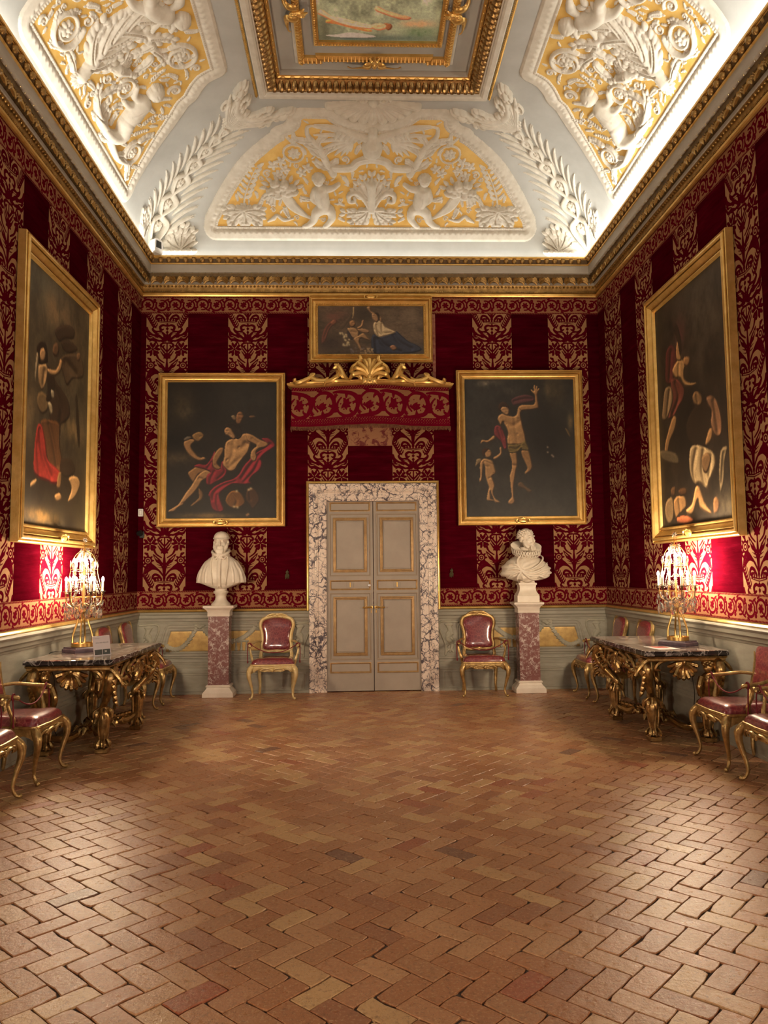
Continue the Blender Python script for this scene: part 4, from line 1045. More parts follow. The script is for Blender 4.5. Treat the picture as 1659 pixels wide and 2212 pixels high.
# ---- corner strip over the groin (left; mirrored to the right)
def guilloche():
    c = Cv(-.20, .14, .20, 1.92, .0075); L = [.48, .78, 1.08, 1.34, 1.55, 1.72, 1.86]; R = [.125, .115, .10, .085, .07, .055, .045]
    for s in (-1, 1):
        pts = [(s*.02, .22)]
        for i, (l, r) in enumerate(zip(L, R)):
            sg = s*(1 if i % 2 == 0 else -1); pts += [(sg*r*1.15, l), (0, l+(L[i+1]-l)/2 if i < len(L)-1 else l+r)]
        c.stroke(smooth_path(pts, 6), [.036, .032, .024, .016], .7, .014)
    for l, r in zip(L, R): c.blob(0, l, r*.70, r*.66, 0, .35, .006); c.flower(0, l, r*.64, 7, .8, .3, .016)
    return c
relief('guilloche', guilloche(), s_groin)
def side_leaves(s):
    c = Cv(-.85 if s < 0 else .06, .10, -.06 if s < 0 else .85, 2.12, .0075)
    for k in range(11):
        t = k/10.; l = .36+1.34*t; e = .20-.10*t; L = .42-.12*t
        c.leaf(s*e, l, PI/2-s*(.30+.1*t), L, .030-.007*t, -s*(1.0), .8); c.leaf(s*(e+.03), l-.04, PI/2-s*.75, L*.8, .024-.005*t, -s*.6, .8); c.leaf(s*(e+.01), l+.06, PI/2-s*.55, L*.6, .016, -s*.6, .8)
    if s > 0:
        for a, L in ((PI/2, .34), (PI/2-.5, .30), (PI/2+.45, .30), (PI/2-.95, .22), (PI/2+.9, .22)): c.acanthus(.40, .16, a, L, .12, 0, .7, 5)
        for x in np.linspace(.22, .60, 6): c.blob(x, .15, .05, .045, 0, .8, .01)
    else:
        for a, L in ((PI/2, .34), (PI/2-.5, .30), (PI/2+.45, .30)): c.acanthus(-.38, .18, a, L, .12, 0, .7, 5)
    return c
relief('palm_leaves', side_leaves(1), s_groin); relief('palm_leaves', side_leaves(-1), s_groin)
def corner_shell():
    c = Cv(-.62, 1.84, .62, 2.40, .0075)
    for k in range(-4, 5):
        a = PI/2+k*.30; P = [(0, 1.92), (.36*math.cos(a), 1.92+.26*math.sin(a))]; c.stroke(P, [.02, .05], .6); c.carve(P, .010, .012)
    for s in (-1, 1):
        c.stroke(smooth_path([(0, 2.14), (s*.18, 2.10), (s*.34, 2.16), (s*.44, 2.12)], 5), [.05, .05, .045, .03], .7)
        for k in range(8): a = k*PI/4; c.blob(s*.44+.075*math.cos(a), 2.20+.075*math.sin(a), .042, .042, 0, .8, .008)
        c.blob(s*.44, 2.20, .055, .055, 0, .9, .012)
        for k in range(8): a = k*PI/4; c.blob(s*.20+.06*math.cos(a), 2.22+.06*math.sin(a), .034, .034, 0, .8, .006)
        c.leaf(s*.30, 2.0, PI/2-s*1.2, .2, .03, 0); c.stroke(c.spiral(s*.40, 1.98, .06, .02, 0, s*1.2), [.022, .01], .8)
    for x, y in ((-.08, 1.90), (0, 1.88), (.08, 1.90), (-.16, 1.93), (.16, 1.93)): c.flower(x, y, .05, 5)
    return c
relief('corner_shell', corner_shell(), s_groin)
# slim rounded rib between strip and panels
# ---- plain plaster lath at the foot of the cove
# ================================================================ door with marble surround
DX0, DX1, DZ = 2.58, 3.86, 2.595
surround = tag(link(bpy.data.objects.new('trim_2', None)), 'purple veined marble surround of the double door', 'door surround', kind='structure')
def arch3(prof):   # three-sided frame round the door, profile (d outwards, y)
    return MB().rings([[(DX0-d, y, 0), (DX0-d, y, DZ+d), (DX1+d, y, DZ+d), (DX1+d, y, 0)] for d, y in prof], closed=False)
arch3([(0, .0), (0, -.060), (.010, -.066), (.020, -.060), (.115, -.062), (.118, -.075), (.130, -.082), (.142, -.076), (.150, -.082), (.175, -.092), (.205, -.098), (.232, -.096), (.240, -.085), (.240, 0)]).put('marble_architrave', PAVON, surround, ang=30)
MB().rings([[(DX0-d, y, 1.10), (DX0-d, y, DZ+d), (DX1+d, y, DZ+d), (DX1+d, y, 1.10)] for d, y in [(.240, -.012), (.240, -.045), (.252, -.055), (.266, -.052), (.278, -.04), (.278, -.012)]], closed=False).put('gilt_fillet', G_BRIGHT, surround)
door = tag(link(bpy.data.objects.new('door_1', None)), 'taupe double door with gilt panel mouldings', 'door', kind='structure')
GDOOR = mat('door_gilding', (.48, .31, .14), .4, .5, c2=(.33, .20, .09), ns=16)
for s, (x0, x1) in enumerate(((DX0, 3.217), (3.223, DX1))):
    leaf = MB().box(x0+.002, x1-.002, -.030, .0, .012, DZ-.004).put('door_leaf', DOORP, door, smooth=False)
    a, b = x0+.045, x1-.040
    for z0, z1 in ((2.455, 2.575), (1.375, 1.505), (.255, .39)):
        MB().rect(a, b, z0, z1, [(.004, -.030), (.004, -.040), (-.004, -.042), (-.014, -.036), (-.018, -.031)]).put('rail_moulding', GDOOR, leaf)
    for z0, z1 in ((1.565, 2.415), (.435, 1.33)):
        MB().rect(a, b, z0, z1, [(.006, -.030), (.006, -.041), (-.002, -.043), (-.010, -.038), (-.014, -.031)]).put('stile_moulding', mat('taupe_moulding', (.36, .29, .22), .4), leaf)
        MB().rect(a+.055, b-.055, z0+.06, z1-.06, [(.012, -.031), (.010, -.046), (-.004, -.050), (-.014, -.044), (-.024, -.046), (-.030, -.036), (-.032, -.031)]).put('gilt_moulding', GDOOR, leaf)
        MB().box(a+.10, b-.10, -.038, -.030, z0+.105, z1-.105, .004).put('raised_panel', DOORP, leaf, smooth=False)
    cx = (a+b)/2
    MB().rect(cx-.045, cx+.045, 1.41, 1.475, [(.004, -.030), (.003, -.034), (-.002, -.034), (-.003, -.030)]).put('escutcheon', DOORP, leaf)
    MB().box(cx-.008, cx+.008, -.040, -.030, 1.408, 1.478, .003).put('key_slot', BRASS, leaf)
    hx = x1-.03 if s == 0 else x0+.03; sg = -1 if s == 0 else 1
    h = MB().lathe([(.001, 0), (.022, 0), (.022, .012), (.001, .014)], 14).mesh()
    o = put('handle_rose', h, BRASS, leaf, (hx, -.030, 1.135)); o.rotation_euler = (PI/2, 0, 0)
    MB().tube(smooth_path([(hx, -.034, 1.135), (hx, -.075, 1.135), (hx+sg*.03, -.088, 1.14), (hx+sg*.08, -.085, 1.132), (hx+sg*.115, -.08, 1.138)], 4), [.010, .010, .012, .009, .012], 8).put('lever_handle', BRASS, leaf)
    MB().box(hx-.007, hx+.007, -.038, -.03, 1.06, 1.10, .003).put('keyhole_plate', BRASS, leaf)
    if s == 0:
        o = put('lock_cylinder', MB().lathe([(.001, 0), (.019, 0), (.017, .012), (.001, .014)], 14).mesh(), mat('steel', (.5, .5, .5), .3, 1.0), leaf, (x1-.055, -.030, 1.435)); o.rotation_euler = (PI/2, 0, 0)

# ================================================================ pictures
def blur(A, n=1):
    for _ in range(n):
        P = np.pad(A, ((1, 1), (1, 1))+((0, 0),)*(A.ndim-2), 'edge')
        A = (P[:-2, 1:-1]+P[2:, 1:-1]+P[1:-1, :-2]+P[1:-1, 2:]+2*P[1:-1, 1:-1])/6
    return A
class Pic:
    """a painted canvas: colours are laid on a fine grid in the picture's own units (y down); quad = the four corners the drawing was measured in"""
    def __init__(s, box, nx, bg, seed=1, quad=None):
        x0, y0, x1, y1 = box; s.res = (x1-x0)/nx; s.c = Cv(x0, y0, x1, y1, s.res); s.box = box; s.w = x1-x0; s.H = None
        if quad:
            A, B = [], []
            for (x, y), (u, v) in zip(quad, ((x0, y0), (x1, y0), (x1, y1), (x0, y1))):
                A += [[x, y, 1, 0, 0, 0, -u*x, -u*y], [0, 0, 0, x, y, 1, -v*x, -v*y]]; B += [u, v]
            s.H = np.append(np.linalg.solve(np.array(A, float), np.array(B, float)), 1).reshape(3, 3)
        s.X, s.Y = np.meshgrid(s.c.x, s.c.y); s.A = np.zeros(s.X.shape+(3,))+np.array(bg, float); s.rng = np.random.RandomState(seed)
        n = np.zeros(s.X.shape)
        for k, f in ((8, .45), (20, .3), (55, .25)):
            g = s.rng.rand(k+2, k+2); yi = np.linspace(0, k, s.X.shape[0]); xi = np.linspace(0, k, s.X.shape[1]); a, b = yi.astype(int), xi.astype(int); u, v = (yi-a)[:, None], (xi-b)[None]
            u = u*u*(3-2*u); v = v*v*(3-2*v)
            n += f*((g[a][:, b]*(1-v)+g[a][:, b+1]*v)*(1-u)+(g[a+1][:, b]*(1-v)+g[a+1][:, b+1]*v)*u)
        s.n = n; s.A *= (.6+.8*n)[..., None]
    def pt(s, p):
        if s.H is None: return np.array(p, float)
        q = s.H @ np.array((p[0], p[1], 1.)); return q[:2]/q[2]
    def wash(s, cx, cy, rx, ry, col, a=1.0, rough=.8):
        if s.H is not None: cx, cy = s.pt((cx, cy))
        q = ((s.X-cx)/rx)**2+((s.Y-cy)/ry)**2; m = np.clip(a*np.exp(-q*1.6)*(1-rough+2*rough*s.n), 0, 1)[..., None]; s.A = s.A*(1-m)+np.array(col)*m; return s
    def shape(s, poly, light, dark, r=60, L=(-.42, -.52, .82), soft=2, a=1.0, amb=.08, mod=(), sm=4):
        """a body, limb or cloth: smooth outline, rounded over r, lit from the upper left as the painter did; mod: creases (points, radius, depth)"""
        P = smooth_path([s.pt(p) for p in poly], sm, closed=True); x0, y0 = P.min(0)-s.res*4; x1, y1 = P.max(0)+s.res*4
        sl, X, Y = s.c.win(x0, x1, y0, y1); X, Y = np.broadcast_arrays(X, Y)
        ins = inpoly([tuple(p) for p in P], X, Y); D, _ = polydist([tuple(p) for p in P], X, Y); q = np.clip(D/r, 0, 1)
        H = np.where(ins, r*.75*np.sqrt(1-(1-q)**2), 0)
        for pts, rad, dep in mod:
            M_ = smooth_path([s.pt(p) for p in pts], 5) if len(pts) > 2 else np.array([s.pt(p) for p in pts]); d = np.full(X.shape, 1e9)
            for i in range(len(M_)-1):
                dx, dy = M_[i+1]-M_[i]; t = np.clip(((X-M_[i][0])*dx+(Y-M_[i][1])*dy)/(dx*dx+dy*dy+1e-9), 0, 1); d = np.minimum(d, np.hypot(X-M_[i][0]-t*dx, Y-M_[i][1]-t*dy))
            H = H-dep*rad*np.exp(-(d/rad)**2)*ins
        H = blur(H+s.n[sl]*r*.05, soft+1); gy, gx = np.gradient(H, s.res); nz = 1/np.sqrt(gx*gx+gy*gy+1); l = np.array(L)/np.linalg.norm(L)
        sh = np.clip(-gx*nz*l[0]-gy*nz*l[1]+nz*l[2], 0, 1); sh = np.clip(amb+(1-amb)*sh**1.9*(.85+.4*s.n[sl]), 0, 1)[..., None]
        m = blur(ins.astype(float), 1)[..., None]*a; s.A[sl] = s.A[sl]*(1-m)+(np.array(dark)*(1-sh)+np.array(light)*sh)*m; return s
    def dabs(s, pts, r, col, a=.9):
        for p in pts: c = s.pt(p); s.A = s.A*(1-(m := np.clip(a*np.exp(-(((s.X-c[0])**2+(s.Y-c[1])**2)/(r*r))*1.5), 0, 1)[..., None]))+np.array(col)*m
        return s
    def mesh(s, w, h, gain=1.0):
        A = np.clip(s.A*gain*(.95+.10*s.rng.rand(*s.X.shape))[..., None], 0, 255)/255; A = np.where(A > .04045, ((A+.055)/1.055)**2.4, A/12.92)
        x = (s.X-s.box[0])/s.w*w-w/2; z = h*(1-(s.Y-s.box[1])/(s.box[3]-s.box[1]))
        me = mesh_np(np.stack([x.ravel(), np.zeros(x.size), z.ravel()], -1), gridq(*x.shape))
        col = np.concatenate([A.reshape(-1, 3), np.ones((x.size, 1))], 1).astype(np.float32)
        me.attributes.new('Col', 'FLOAT_COLOR', 'POINT').data.foreach_set('color', col.ravel()); return me
FL, FD = (206, 158, 104), (30, 18, 10)
def pic_recline():
    p = Pic((175, 140, 1470, 1780), 240, (24, 21, 18), 3); red, rd = (156, 38, 54), (30, 6, 10)
    p.wash(330, 420, 200, 240, (64, 55, 38), .8).wash(420, 520, 120, 80, (84, 74, 56), .5, 1.6).wash(1150, 350, 420, 330, (44, 42, 38), .7).wash(300, 1060, 240, 110, (84, 70, 50), .85).wash(650, 1745, 420, 45, (104, 82, 46), .85).wash(280, 850, 230, 150, (10, 9, 8), .9).wash(1300, 1600, 200, 150, (40, 38, 34), .6)
    p.shape([(1290, 830), (1370, 825), (1430, 870), (1455, 920), (1400, 965), (1330, 1010), (1280, 1070), (1300, 1130), (1270, 1210), (1190, 1270), (1150, 1330), (1170, 1370), (1060, 1380), (960, 1370), (900, 1400), (850, 1440), (800, 1500), (830, 1600), (855, 1680), (800, 1705), (730, 1680), (700, 1620), (690, 1540), (670, 1500), (700, 1440), (760, 1390), (860, 1340), (960, 1310), (1030, 1250), (1080, 1160), (1150, 1080), (1230, 1000), (1300, 960), (1360, 920), (1340, 890)], red, rd, 70,
            mod=[([(1390, 900), (1270, 1010), (1160, 1150), (1060, 1300)], 22, .9), ([(1260, 1090), (1200, 1220), (1090, 1340)], 20, .9), ([(980, 1340), (840, 1390), (740, 1470), (720, 1560)], 18, .8), ([(770, 1500), (770, 1600), (800, 1690)], 16, .7)])
    p.shape([(560, 1420), (610, 1480), (600, 1550), (550, 1590), (490, 1630), (465, 1625), (510, 1580), (560, 1530), (555, 1470)], (138, 102, 64), FD, 30)
    p.shape([(470, 1200), (540, 1160), (620, 1180), (640, 1220), (560, 1250), (520, 1310), (495, 1350), (455, 1300), (430, 1240)], (176, 130, 82), FD, 50)
    p.shape([(640, 1205), (705, 1240), (655, 1300), (600, 1330), (560, 1400), (500, 1480), (440, 1540), (395, 1590), (370, 1620), (320, 1650), (280, 1690), (215, 1700), (210, 1680), (260, 1650), (320, 1610), (360, 1550), (410, 1470), (470, 1390), (510, 1320), (560, 1250)], FL, FD, 46, mod=[([(560, 1300), (600, 1310)], 16, .6), ([(230, 1690), (260, 1670)], 6, .8), ([(360, 1600), (390, 1590)], 10, .6)])
    p.shape([(500, 1160), (560, 1130), (640, 1140), (700, 1060), (740, 980), (748, 1040), (722, 1120), (740, 1180), (800, 1190), (830, 1100), (880, 1130), (885, 1220), (850, 1290), (760, 1350), (690, 1385), (645, 1365), (650, 1270), (690, 1230), (640, 1200), (600, 1190)], red, rd, 60, mod=[([(700, 1110), (660, 1180)], 14, .9), ([(740, 1220), (700, 1300), (690, 1370)], 16, .7), ([(840, 1150), (860, 1230), (780, 1310)], 16, .8)])
    p.shape([(1080, 770), (1150, 775), (1185, 830), (1160, 900), (1135, 990), (1080, 1060), (1020, 1140), (985, 1200), (930, 1225), (880, 1200), (835, 1140), (850, 1050), (855, 950), (875, 870), (930, 835), (1010, 825)], (216, 168, 112), FD, 95, mod=[([(900, 900), (1000, 960), (1110, 900)], 30, .28), ([(960, 860), (950, 1000), (900, 1130)], 22, .25), ([(880, 1090), (892, 1075)], 9, .9), ([(1020, 935), (1030, 930)], 8, .8), ([(1100, 880), (1150, 900)], 26, .5), ([(900, 1180), (960, 1130), (1040, 1060)], 24, .25)])
    p.shape([(1110, 775), (1180, 785), (1270, 840), (1350, 875), (1372, 905), (1330, 935), (1265, 950), (1228, 990), (1235, 1050), (1215, 1100), (1185, 1100), (1162, 1070), (1165, 1000), (1190, 955), (1230, 915), (1170, 880), (1120, 850)], FL, FD, 46, mod=[([(1180, 1050), (1185, 1095)], 6, .9), ([(1205, 1050), (1205, 1095)], 6, .9), ([(1180, 830), (1240, 880)], 18, .4)])
    p.shape([(800, 940), (845, 945), (835, 1000), (800, 1060), (770, 1120), (800, 1160), (815, 1185), (770, 1200), (730, 1170), (715, 1110), (725, 1040), (760, 980)], (186, 140, 90), FD, 40, mod=[([(745, 1140), (790, 1180)], 8, .8)])
    p.shape([(850, 690), (880, 650), (950, 635), (1015, 655), (1050, 720), (1060, 790), (1020, 835), (985, 820), (950, 750), (920, 705), (885, 700)], (40, 28, 20), (8, 6, 5), 40, mod=[([(900, 670), (990, 720), (1020, 800)], 12, .9), ([(940, 660), (1020, 720)], 10, .9)])
    p.shape([(858, 715), (882, 692), (925, 705), (952, 745), (985, 810), (960, 840), (925, 815), (895, 792), (868, 782), (852, 748)], (212, 164, 112), FD, 34, mod=[([(868, 735), (895, 740)], 7, .9), ([(862, 765), (880, 762)], 5, .8), ([(905, 770), (930, 790)], 9, .6)])
    p.shape([(375, 880), (420, 840), (490, 835), (510, 860), (470, 900), (470, 940), (510, 1000), (560, 1050), (620, 1050), (640, 1072), (600, 1090), (560, 1095), (500, 1070), (440, 1020), (395, 950)], (200, 152, 100), FD, 40, mod=[([(575, 1060), (590, 1090)], 5, .9), ([(600, 1055), (615, 1085)], 5, .9)])
    p.shape([(480, 780), (560, 745), (615, 785), (590, 835), (550, 865), (505, 850), (480, 815)], (160, 124, 76), FD, 40, mod=[([(520, 770), (560, 810)], 9, .8), ([(570, 800), (590, 800)], 6, .8)]).shape([(380, 830), (420, 800), (470, 810), (440, 840), (390, 855)], (120, 110, 96), FD, 24)
    p.shape([(1005, 520), (1050, 508), (1080, 560), (1062, 600), (1040, 650), (1000, 650), (985, 600)], (158, 112, 74), FD, 34, mod=[([(1015, 545), (1065, 550)], 8, .9), ([(1030, 590), (1050, 592)], 6, .8)]).shape([(930, 560), (970, 548), (992, 600), (960, 604)], (150, 128, 96), FD, 16).shape([(1140, 565), (1180, 550), (1215, 565), (1170, 582)], (140, 104, 72), FD, 10)
    p.shape([(900, 1490), (960, 1450), (1040, 1470), (1090, 1540), (1100, 1600), (1040, 1650), (950, 1660), (890, 1620), (870, 1560)], (150, 100, 48), (26, 14, 7), 70, mod=[([(940, 1480), (1000, 1560), (980, 1640)], 16, .6)]).shape([(1120, 1450), (1190, 1420), (1250, 1480), (1270, 1560), (1240, 1620), (1190, 1670), (1150, 1620), (1110, 1560)], (84, 52, 30), (18, 10, 7), 60, mod=[([(1150, 1470), (1160, 1560)], 14, .8)])
    p.dabs([(970, 1640), (1010, 1648), (1000, 1455), (1140, 1440), (1165, 1425)], 20, (196, 176, 136), .8).dabs([(1120, 1740), (1135, 1730)], 18, (150, 110, 70)); return p
def pic_standing():
    p = Pic((165, 180, 1485, 1800), 240, (38, 37, 35), 5)
    p.wash(430, 240, 110, 45, (132, 122, 104), .9, 1.4).wash(520, 220, 120, 50, (84, 78, 68), .7).wash(690, 330, 90, 60, (76, 70, 62), .7, 1.4).wash(1250, 330, 150, 200, (74, 64, 46), .85).wash(1170, 320, 40, 100, (92, 80, 58), .6, 1.5).wash(1150, 950, 330, 400, (14, 11, 10), .95).wash(1430, 690, 40, 120, (98, 84, 56), .8).wash(800, 1740, 600, 70, (62, 55, 44), .5).wash(300, 800, 130, 350, (48, 49, 47), .5)
    p.shape([(730, 430), (800, 390), (900, 370), (990, 390), (1000, 440), (900, 470), (800, 490), (750, 500)], (104, 58, 62), (34, 20, 24), 40, a=.85, mod=[([(760, 450), (880, 420), (980, 420)], 14, .9)])
    p.shape([(790, 1410), (830, 1400), (880, 1450), (940, 1490), (945, 1510), (910, 1520), (860, 1480), (790, 1450)], (112, 82, 56), FD, 24, a=.85)
    p.shape([(840, 1030), (920, 1030), (950, 1120), (965, 1220), (940, 1270), (880, 1310), (870, 1280), (900, 1240), (870, 1160), (840, 1090)], (182, 138, 88), FD, 50)
    p.shape([(695, 1060), (770, 1050), (785, 1120), (785, 1190), (765, 1280), (750, 1360), (735, 1460), (735, 1560), (745, 1620), (720, 1655), (675, 1655), (665, 1620), (700, 1580), (705, 1540), (695, 1420), (690, 1330), (715, 1240), (715, 1150)], FL, FD, 40, mod=[([(720, 1200), (770, 1205)], 14, .6), ([(690, 1630), (690, 1655)], 5, .8), ([(712, 1625), (714, 1655)], 5, .8)])
    p.shape([(575, 620), (620, 595), (700, 620), (760, 625), (790, 600), (810, 520), (860, 490), (890, 500), (870, 550), (840, 590), (850, 680), (870, 770), (890, 860), (890, 940), (830, 960), (740, 960), (680, 960), (668, 900), (680, 830), (665, 770), (640, 720), (625, 690), (600, 735), (575, 700), (560, 660)], (218, 170, 114), FD, 80, mod=[([(650, 700), (740, 735), (830, 680)], 24, .3), ([(760, 640), (770, 780), (790, 930)], 18, .25), ([(792, 832), (798, 838)], 8, .9), ([(662, 722), (668, 722)], 6, .8), ([(806, 652), (812, 655)], 6, .8), ([(690, 850), (700, 950)], 16, .3)])
    p.shape([(820, 510), (900, 490), (980, 490), (1010, 470), (1015, 400), (1010, 375), (985, 350), (965, 312), (980, 310), (1005, 330), (1000, 290), (1005, 262), (1020, 258), (1028, 300), (1035, 268), (1048, 270), (1048, 310), (1062, 292), (1072, 300), (1055, 345), (1045, 375), (1050, 440), (1058, 520), (1040, 535), (960, 550), (880, 555), (840, 560)], FL, FD, 34, sm=3)
    p.shape([(530, 740), (590, 740), (625, 800), (660, 900), (660, 1000), (630, 1010), (600, 930), (560, 890), (520, 850), (515, 800)], (142, 56, 60), (34, 12, 18), 40, mod=[([(560, 760), (590, 860), (640, 980)], 12, .9), ([(600, 780), (630, 880)], 10, .8)])
    p.shape([(510, 850), (525, 890), (470, 920), (430, 940), (390, 930), (350, 945), (365, 905), (400, 905), (440, 905)], (196, 150, 98), FD, 24)
    p.shape([(675, 965), (750, 955), (830, 950), (880, 910), (905, 950), (925, 1025), (850, 1025), (835, 1000), (800, 1040), (720, 1060), (685, 1040)], (130, 112, 64), (32, 25, 12), 40, mod=[([(700, 1000), (780, 1010), (830, 970)], 12, .9), ([(690, 1030), (780, 1030)], 10, .8), ([(860, 960), (910, 1000)], 10, .8)])
    p.shape([(570, 520), (590, 470), (640, 452), (690, 485), (705, 540), (670, 520), (620, 515), (600, 570), (580, 550)], (66, 42, 26), (16, 9, 6), 24).shape([(600, 535), (630, 512), (680, 522), (702, 562), (690, 608), (660, 612), (625, 588), (605, 562)], (212, 166, 116), FD, 34, mod=[([(620, 550), (640, 556)], 6, .9), ([(668, 540), (688, 545)], 6, .9), ([(655, 580), (672, 582)], 6, .8)])
    p.shape([(300, 1130), (345, 1120), (360, 1150), (320, 1190), (280, 1215), (290, 1170)], (156, 134, 98), FD, 24)
    p.shape([(390, 1120), (440, 1130), (490, 1150), (515, 1220), (525, 1290), (480, 1330), (500, 1390), (510, 1450), (490, 1520), (510, 1580), (565, 1625), (560, 1640), (510, 1635), (490, 1590), (470, 1540), (455, 1500), (460, 1560), (460, 1590), (490, 1605), (480, 1618), (415, 1612), (415, 1560), (430, 1490), (440, 1460), (420, 1400), (400, 1320), (400, 1240), (385, 1190), (375, 1250), (365, 1330), (355, 1380), (330, 1395), (325, 1370), (340, 1320), (335, 1230), (345, 1160)], (214, 168, 114), FD, 40, sm=3, mod=[([(385, 1160), (390, 1240)], 10, .8), ([(350, 1130), (430, 1165), (500, 1195)], 5, 1.2), ([(400, 1210), (440, 1215)], 10, .5), ([(500, 1290), (505, 1292)], 7, .9), ([(440, 1350), (480, 1340)], 10, .7)])
    p.shape([(500, 1110), (550, 1080), (580, 1050), (575, 1000), (595, 985), (605, 1030), (595, 1080), (550, 1120), (510, 1135)], (200, 154, 104), FD, 22).shape([(400, 1040), (430, 1010), (470, 1030), (480, 1080), (450, 1110), (410, 1105)], (204, 158, 108), FD, 34, mod=[([(450, 1045), (470, 1045)], 6, .8)]).shape([(365, 1040), (390, 1003), (450, 1003), (425, 1030), (402, 1060), (392, 1102), (370, 1080)], (64, 36, 20), FD, 20)
    p.shape([(1365, 770), (1400, 790), (1430, 870), (1405, 850)], (120, 98, 58), FD, 14, a=.9).dabs([(1150, 990), (1215, 1100), (1200, 1085), (1150, 1050)], 16, (150, 132, 116), .8); return p
def pic_over():
    p = Pic((335, 185, 1320, 645), 260, (86, 71, 56), 8)
    p.wash(1150, 300, 240, 130, (116, 98, 80), .6, 1.3).wash(500, 290, 150, 80, (110, 72, 60), .6, 1.3).wash(760, 270, 120, 110, (52, 43, 34), .8).wash(450, 540, 170, 110, (52, 40, 36), .8).wash(1250, 590, 140, 50, (60, 58, 64), .7).wash(1000, 270, 90, 60, (104, 88, 70), .6, 1.5)
    p.shape([(370, 520), (395, 410), (445, 345), (505, 315), (515, 350), (465, 385), (435, 440), (415, 510), (385, 545)], (128, 74, 60), (56, 38, 32), 30, a=.85, mod=[([(400, 480), (440, 390), (490, 340)], 8, .9)]).shape([(455, 350), (485, 320), (510, 345), (480, 370)], (170, 108, 80), (70, 44, 34), 18, a=.9)
    p.shape([(540, 380), (590, 330), (640, 260), (668, 205), (676, 240), (640, 310), (590, 380), (560, 410)], (98, 80, 62), (54, 44, 36), 20, a=.6).shape([(664, 205), (674, 205), (672, 265), (656, 312), (660, 265)], (206, 180, 128), (120, 92, 60), 6)
    p.shape([(850, 455), (920, 475), (1000, 445), (1060, 425), (1120, 475), (1180, 525), (1250, 555), (1295, 600), (1200, 632), (1000, 642), (880, 642), (838, 600), (828, 520)], (62, 68, 90), (14, 16, 26), 60, mod=[([(900, 500), (960, 560), (1100, 620)], 18, .9), ([(1040, 460), (1090, 530), (1200, 590)], 18, .8), ([(870, 500), (880, 620)], 16, .7)])
    p.shape([(850, 365), (880, 330), (930, 338), (965, 388), (1052, 428), (1040, 446), (960, 472), (900, 482), (860, 442)], (232, 210, 168), (96, 76, 54), 34, mod=[([(880, 370), (900, 470)], 9, .9), ([(930, 360), (940, 440), (1020, 440)], 9, .9), ([(860, 410), (920, 460)], 8, .8)])
    p.shape([(790, 205), (822, 195), (836, 240), (892, 268), (932, 310), (922, 345), (896, 302), (850, 277), (815, 245)], (212, 168, 122), FD, 16).shape([(836, 272), (860, 255), (890, 272), (902, 320), (880, 345), (848, 318)], (214, 168, 124), FD, 20, mod=[([(846, 282), (862, 284)], 4, .9), ([(848, 306), (858, 306)], 3, .9)]).shape([(850, 262), (885, 250), (910, 285), (905, 325), (892, 285), (868, 262)], (60, 44, 32), (24, 18, 14), 12)
    p.shape([(700, 410), (760, 402), (812, 424), (800, 446), (740, 440)], (206, 162, 118), FD, 14).shape([(1000, 572), (1040, 556), (1068, 590), (1030, 608)], (204, 148, 110), FD, 20)
    p.shape([(610, 402), (650, 394), (692, 400), (722, 440), (704, 492), (660, 494), (628, 452)], (218, 174, 124), FD, 36, mod=[([(650, 430), (690, 440)], 8, .5)]).shape([(668, 500), (710, 470), (760, 446), (802, 488), (822, 512), (780, 507), (740, 492), (722, 522), (742, 572), (748, 608), (724, 602), (698, 552)], (212, 166, 116), FD, 20, mod=[([(700, 490), (730, 500)], 7, .8)])
    p.shape([(630, 342), (660, 324), (686, 345), (680, 376), (650, 392), (632, 372)], (196, 146, 98), FD, 22, mod=[([(660, 350), (674, 350)], 4, .9)]).shape([(700, 392), (735, 370), (745, 330), (762, 324), (758, 372), (720, 407)], (206, 160, 112), FD, 12).shape([(605, 420), (630, 440), (660, 500), (640, 510), (615, 470)], (70, 60, 60), (34, 30, 32), 14)
    rg = random.Random(2); p.dabs([(540+90*rg.random(), 440+120*rg.random()) for k in range(22)], 11, (206, 188, 146), .8).dabs([(700+150*rg.random(), 585+50*rg.random()) for k in range(24)], 9, (190, 160, 122), .7).dabs([(640+120*rg.random(), 580+50*rg.random()) for k in range(14)], 10, (120, 110, 112), .6); return p
